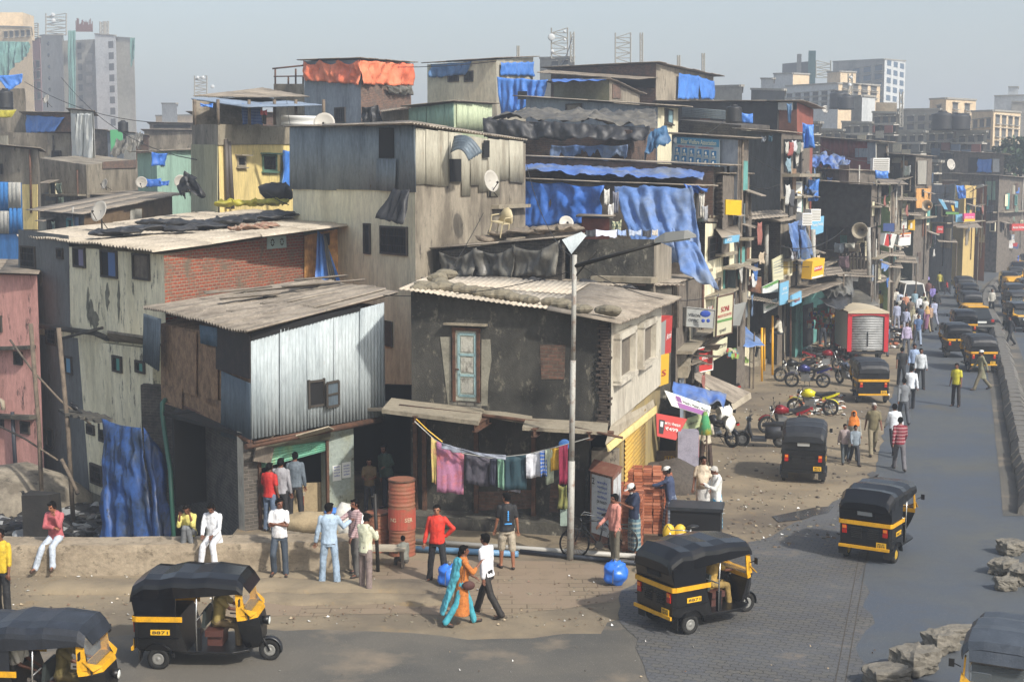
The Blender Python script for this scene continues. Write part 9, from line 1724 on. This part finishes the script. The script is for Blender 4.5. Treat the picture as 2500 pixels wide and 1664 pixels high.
def pit(n,ar,s0,s1,mats,label,nm='drain_rubbish'):
 b=BM()
 for i in range(n):
  x,y=rnd.uniform(ar[0],ar[2]),rnd.uniform(ar[1],ar[3]);p=G(x,y,ZP+.15);s=rnd.uniform(s0,s1);ball(b,p,(s,s*rnd.uniform(.3,1),s*.3),6,4,Euler((rnd.uniform(-.4,.4),rnd.uniform(-.4,.4),rnd.uniform(0,3))).to_matrix(),rnd.randrange(len(mats)))
 for v in b.verts:v.co+=Vector((noise.noise(v.co*5),noise.noise(v.co*5+Vector((5,0,0))),abs(noise.noise(v.co*3))))*.12
 tag(obj(nm,b,mats,smooth=False),label,None,kind='stuff')
pit(320,(-20,1232,250,1308),.08,.35,[M['tarp_black'],M['pit_mud'],flat('wet_grey','4a4c4c',.3),M['tarp_black'],flat('pit_white','8a8c8c',.5),M['pit_mud']],'black rubbish and plastic floating in the open drain')
def goods(label,x0,y0,x1,y1,Y_,n,cols_,s=.12,name='snack_packets'):
 b=BM();ms=[C(c)for c in cols_]
 for i in range(n):p=V(rnd.uniform(x0,x1),rnd.uniform(y0,y1),Y_+rnd.uniform(-.3,.3));box(b,p,(s*rnd.uniform(.5,1.2),.05,s*rnd.uniform(.6,1.4)),Euler((0,rnd.uniform(-.3,.3),0)).to_matrix(),rnd.randrange(len(ms)))
 tag(obj(name,b,ms),label,None,kind='stuff')
CC=['c4552c','d0a030','3f7f5a','b03040','d8d4c8','3a5a9a']
goods('snack packets hanging in the small stall by the plank house',2098,705,2138,735,97,90,CC,.25);goods('bottles and packets on the counter behind the red sign',1776,852,1800,872,50.5,40,['8fae5a','c4b8a0','b04040','5a8a9a'],.12,'bottles');goods('goods hanging in the turquoise shops',1975,755,2045,800,71,70,CC,.2,'hanging_goods');goods('white and coloured goods hanging at the far shops',2290,580,2480,608,140,120,['d0ccc4','c8b040','a83a3a','d8d8d8','3a5a8a'],.5,'hanging_goods');goods('coloured packets on the yellow far stall',2275,590,2312,625,125,70,['c8a830','b04030','d8d4c8','c87830'],.35)
B=H('snack_stall','small open snack stall hung with packets near the plank house',(2092,99),(2142,98),3,(690,690),['void','plank'],roof='corr',rmat='asb');p=G(2112,775);b=BM();box(b,p+Vector((0,0,.6)),(1.6,.8,1.2));tag(obj('stall_counter',b,M['tin_pale']),'glass fronted counter of the snack stall','counter')
pcloth('tarpaulin',[(2140,702,99),(2170,690,100),(2218,738,97),(2150,745,96)],M['tarp_bright'],'crumpled blue tarpaulin beside the pavement board',folds=3,amp=.3);pcloth('tarpaulin',[(2140,632,86),(2172,648,88),(2162,662,85),(2135,658,84)],M['tarp_dusty'],'faded blue tarpaulin awning beside the plank house',folds=2,amp=.1)
p=G(2300,690);t_=thing('vegetable_cart','hand cart with a blue canopy and yellow advert near the running boy','cart',p);b=BM();box(b,p+Vector((0,0,.8)),(2.2,1.2,.2));obj('tray',b,M['plank'],t_);b=BM();box(b,p+Vector((0,0,2.3)),(2.4,1.6,.08));obj('canopy',b,M['tarp_bright'],t_);b=BM();[tube(b,[p+Vector((x,0,0)),p+Vector((x,0,2.3))],.04,5)for x in(-1,1)];obj('post',b,M['iron'],t_);b=BM();box(b,p+Vector((-.5,-.65,1.2)),(1.0,.05,.8));obj('advert',b,M['sign_yellow'],t_)
p=G(2345,668);t_=thing('covered_autocart','three wheeled cart covered with a blue sheet by the crowd','cart',p);b=BM();box(b,p+Vector((0,0,.9)),(1.4,2,1.3));obj('blue_cover',b,M['tarp_bright'],t_)
b=BM();p=G(2474,655);tube(b,[p,p+Vector((0,0,1.3))],.5,12);tag(obj('blue_drum',b,C('2a4fa0')),'blue drum in front of the far grey kiosk','drum')
def wire(label,pts,r=.012):
 b=BM();P=[]
 for A_,B_ in zip(pts,pts[1:]):
  a,c=V(*A_),V(*B_);n=10
  for i in range(n):q=a.lerp(c,i/n);P.append(q-Vector((0,0,.05*(c-a).length*4*(i/n)*(1-i/n)*.6)))
 P.append(V(*pts[-1]));tube(b,P,r,4);tag(obj('cable',b,M['iron']),label,'cable','slack cables between houses')
wire('cable from the tall tin house down to the dark house',[(1180,520,44),(1010,780,38)]);wire('cable along the dark tower house wall',[(1800,360,64),(1905,420,64)]);wire('cable crossing in front of the dark tower house',[(1790,470,62),(1905,450,63)]);wire('cable from the dish mast to the brick crown house',[(1397,90,160),(1345,160,120)],.05);wire('long cable over the left rooftops',[(150,190,90),(480,390,62)],.02);wire('second long cable over the left rooftops',[(60,200,95),(400,300,80)],.02)
wire('cable from the lamp post to the shop signs',[(1403,640,31.8),(1750,720,46)]);wire('cable hung across the wicker balcony house',[(1640,540,50),(1830,560,60)],.015);wire('cable across the street canopy',[(1905,600,60),(2060,560,74)],.02);wire('low cable over the brick sided roof to the yellow house',[(650,470,56),(705,500,55)],.02);wire('cable sagging from the plank house to the lime house',[(2130,480,76),(2200,440,90)],.02);wire('cable over the far street',[(2180,460,95),(2336,480,118)],.03)
for x,y0,y1,Y_,l in((1985,560,690,70,'tall grey pipe on the corner of the plank house'),(2120,555,690,75,'cream pipe beside the loudspeaker')):b=BM();tube(b,[V(x,y0,Y_),V(x+2,y1,Y_)],.12,7);tag(obj('standing_pipe',b,M['pole_paint']),l,'pipe')
b=BM();c=V(2106,562,74);tube(b,[c,c+Vector((-.3,-.6,0))],[.08,.42],14,False);tag(obj('loudspeaker',b,M['concrete_pale'],solid=.02),'horn loudspeaker on the balcony of the plank house','loudspeaker');b=BM();c=V(2268,505,100);tube(b,[c,c+Vector((-.3,-.5,.1))],[.08,.4],14,False);tag(obj('loudspeaker',b,M['concrete_pale'],solid=.02),'horn loudspeaker below the orange plywood house','loudspeaker')
def bird(label,p,rz):
 b=BM();R_=Matrix.Rotation(rz,3,'Z')@Matrix.Rotation(.5,3,'X');ball(b,p,(.07,.16,.08),10,7,R_);ball(b,p+R_@Vector((0,.15,.05)),(.045,.055,.045),8,6);tube(b,[p+R_@Vector((0,.19,.05)),p+R_@Vector((0,.26,.03))],[.015,.003],5);tube(b,[p+R_@Vector((0,-.12,0)),p+R_@Vector((0,-.32,-.02))],[.05,.02],5)
 for s in(-1,1):tube(b,[p+R_@Vector((s*.03,0,-.06)),p+Vector((s*.03,0,-.15))],.006,4)
 tag(obj('crow',b,M['bike_black']),label,'crow','crows over the drain')
bird('crow perched on the beam ends below the cream wall',V(183,994,41),1.2);bird('crow perched on the broken pier in the drain',V(66,1210,39.5),1.8)
b=BM()
for i in range(5):c=V(172+i*18,1005+i*4,41.4-i*.2);box(b,c,(.5,1.0,.08),Matrix.Rotation(.5,3,'Z'))
o=obj('beam_ends',b,M['dark_plaster'],T2.root)
def awn(label,q,mat='asb',posts=()):
 b=BM();P=[V(*a)for a in q];corr(b,*P,lam=.18,amp=.015);t_=obj('street_awning',b,M[mat],solid=.02);tag(t_,label,'awning')
 for x,y,Y_ in posts:b=BM();p=V(x,y,Y_);g=p.copy();g.z=0;tube(b,[g,p],.045,5);obj('post',b,M['bamboo'],t_)
for l,q,m,ps in(('brown sheet awning over the black framed stall left of the red truck',[(1990,655,74),(2050,650,76),(2062,668,70),(1995,676,68)],'asb',((2060,668,70),)),('grey sheet awning just above the hindi sign',[(2040,662,78),(2120,664,79),(2135,676,74),(2045,674,73)],'asb_dark',()),('pointed tan awning beside the snack stall',[(2120,660,86),(2135,655,88),(2182,688,82),(2125,690,80)],'asb',((2180,688,82),)),('sheet awning below the tilted red light box',[(2150,608,92),(2205,612,93),(2212,626,88),(2150,624,87)],'asb',()),('dark sheet awning under the paper sign',[(2180,622,96),(2235,625,97),(2240,642,92),(2178,640,91)],'asb_dark',((2238,642,92),)),('grey shed roof beside the blue faded awning',[(2150,640,90),(2200,645,91),(2205,655,88),(2150,650,87)],'asb',()),('tin awning above the soap advert',[(2200,515,100),(2240,517,101),(2250,526,96),(2200,524,95)],'asb',()),('tin awning beneath the blue and pink signs',[(2330,545,119),(2385,545,120),(2398,556,112),(2335,556,111)],'asb',((2390,556,113),)),('orange tinted awning over the maroon shutter shop',[(2280,572,118),(2325,575,118),(2338,592,110),(2290,590,110)],'asb',((2336,592,110),)),('narrow tin awning low on the tall board house',[(2165,478,99),(2235,482,98),(2240,490,94),(2165,487,94)],'asb_dark',()),('long awning at the foot of the dark tower house',[(1800,520,66),(1905,512,66),(1925,528,62),(1795,538,61)],'asb',()),('rusty sheet leaning above the canteen',[(1816,673,60),(1858,678,60.5),(1858,716,60),(1818,708,59.5)],'tin_rust',())):awn(l,q,m,ps)
def stall(label,px,py,w_,cover,goods_,rz=.3,h=2.2):
 p=G(px,py);t_=thing('market_stall',label,'market stall',p,group='stalls along the street');R_=Matrix.Rotation(rz,3,'Z')
 for x in(-1,1):
  for y in(-1,1):b=BM();q=p+R_@Vector((x*w_/2,y*.7,0));tube(b,[q,q+Vector((0,0,h-y*.15))],.035,5);obj('post',b,M['bamboo'],t_)
 T_=[p+R_@Vector((x*(w_/2+.3),y*1.1,h-y*-.2+(.1 if y>0 else-.2)))for x,y in((-1,1),(1,1),(1,-1),(-1,-1))];o=cloth('stall_cover',T_,M[cover],folds=2,amp=.03,sag=0,par=t_)
 b=BM();box(b,p+R_@Vector((0,0,.45)),(w_*.95,1.0,.9),R_);obj('counter',b,M['plank'],t_)
 ms=[C(c)for c in goods_];b=BM()
 for i in range(36):box(b,p+R_@Vector((rnd.uniform(-.45,.45)*w_,rnd.uniform(-.4,.4),.98+rnd.uniform(0,.25))),(.16,.14,.16),R_,rnd.randrange(len(ms)))
 o=obj('wares',b,ms,t_);o['kind']='stuff'
G1,G2_=['c4552c','d0a030','3f7f5a','b03040'],['d8d4c8','8fae5a','a84a3a','3a5a9a']
for a in(('stall under a faded grey sheet left of the white minivan',2165,742,2.0,'tarp_grey',G1),('stall under a dusty blue sheet behind the minivan',2196,712,2.2,'tarp_dusty',G2_),('stall with a white cover at the crowd by the maroon shutter',2246,690,2.4,'tarp_white',G1),('black covered stall right of the maroon shutter',2272,676,2.2,'tarp_black',G2_),('yellow covered stall under the sloping street awning',2293,662,2.4,'tarp_yellow',G1),('grey covered stall below the pale yellow house',2326,648,2.6,'tarp_grey',G2_),('blue covered stall at the start of the far shop row',2362,628,2.8,'tarp_bright',G1),('white covered stall in the middle of the far shop row',2412,622,3.0,'tarp_white',G2_),('stall of cloth bundles at the rubble before the turquoise shop',2075,822,1.8,'tarp_grey',G1),('small table stall under the tan awning beside the dark house',1778,945,1.6,'tarp_dusty',G2_)):stall(*a)
for i,(l,p,q,r_)in enumerate((('cable from the lamp post over to the tall tin house',(1403,630,31.8),(1285,400,52),.012),('cable from the lamp post down to the tin shop roof',(1402,660,31.8),(930,720,37),.01),('cable from the wicker balcony to the tower house',(1800,440,60),(1985,430,78),.015),('long cable over the plank house roof',(1960,330,78),(2200,380,104),.02),('cable over the lime house to the yellow house',(2200,440,95),(2384,450,122),.025),('cable across the tenement fronts',(1990,330,140),(2400,330,150),.03),('cable from the black shed to the signboard house',(1800,255,80),(1640,330,58),.015),('cable over the orange tarpaulin house',(742,150,80),(1212,150,80),.02),('cable from the terrace to the tall tin house',(700,245,62),(712,310,53),.012),('cable low over the street canopy',(1900,650,62),(2128,590,76),.015))):wire(l,[p,q],r_)
haze()
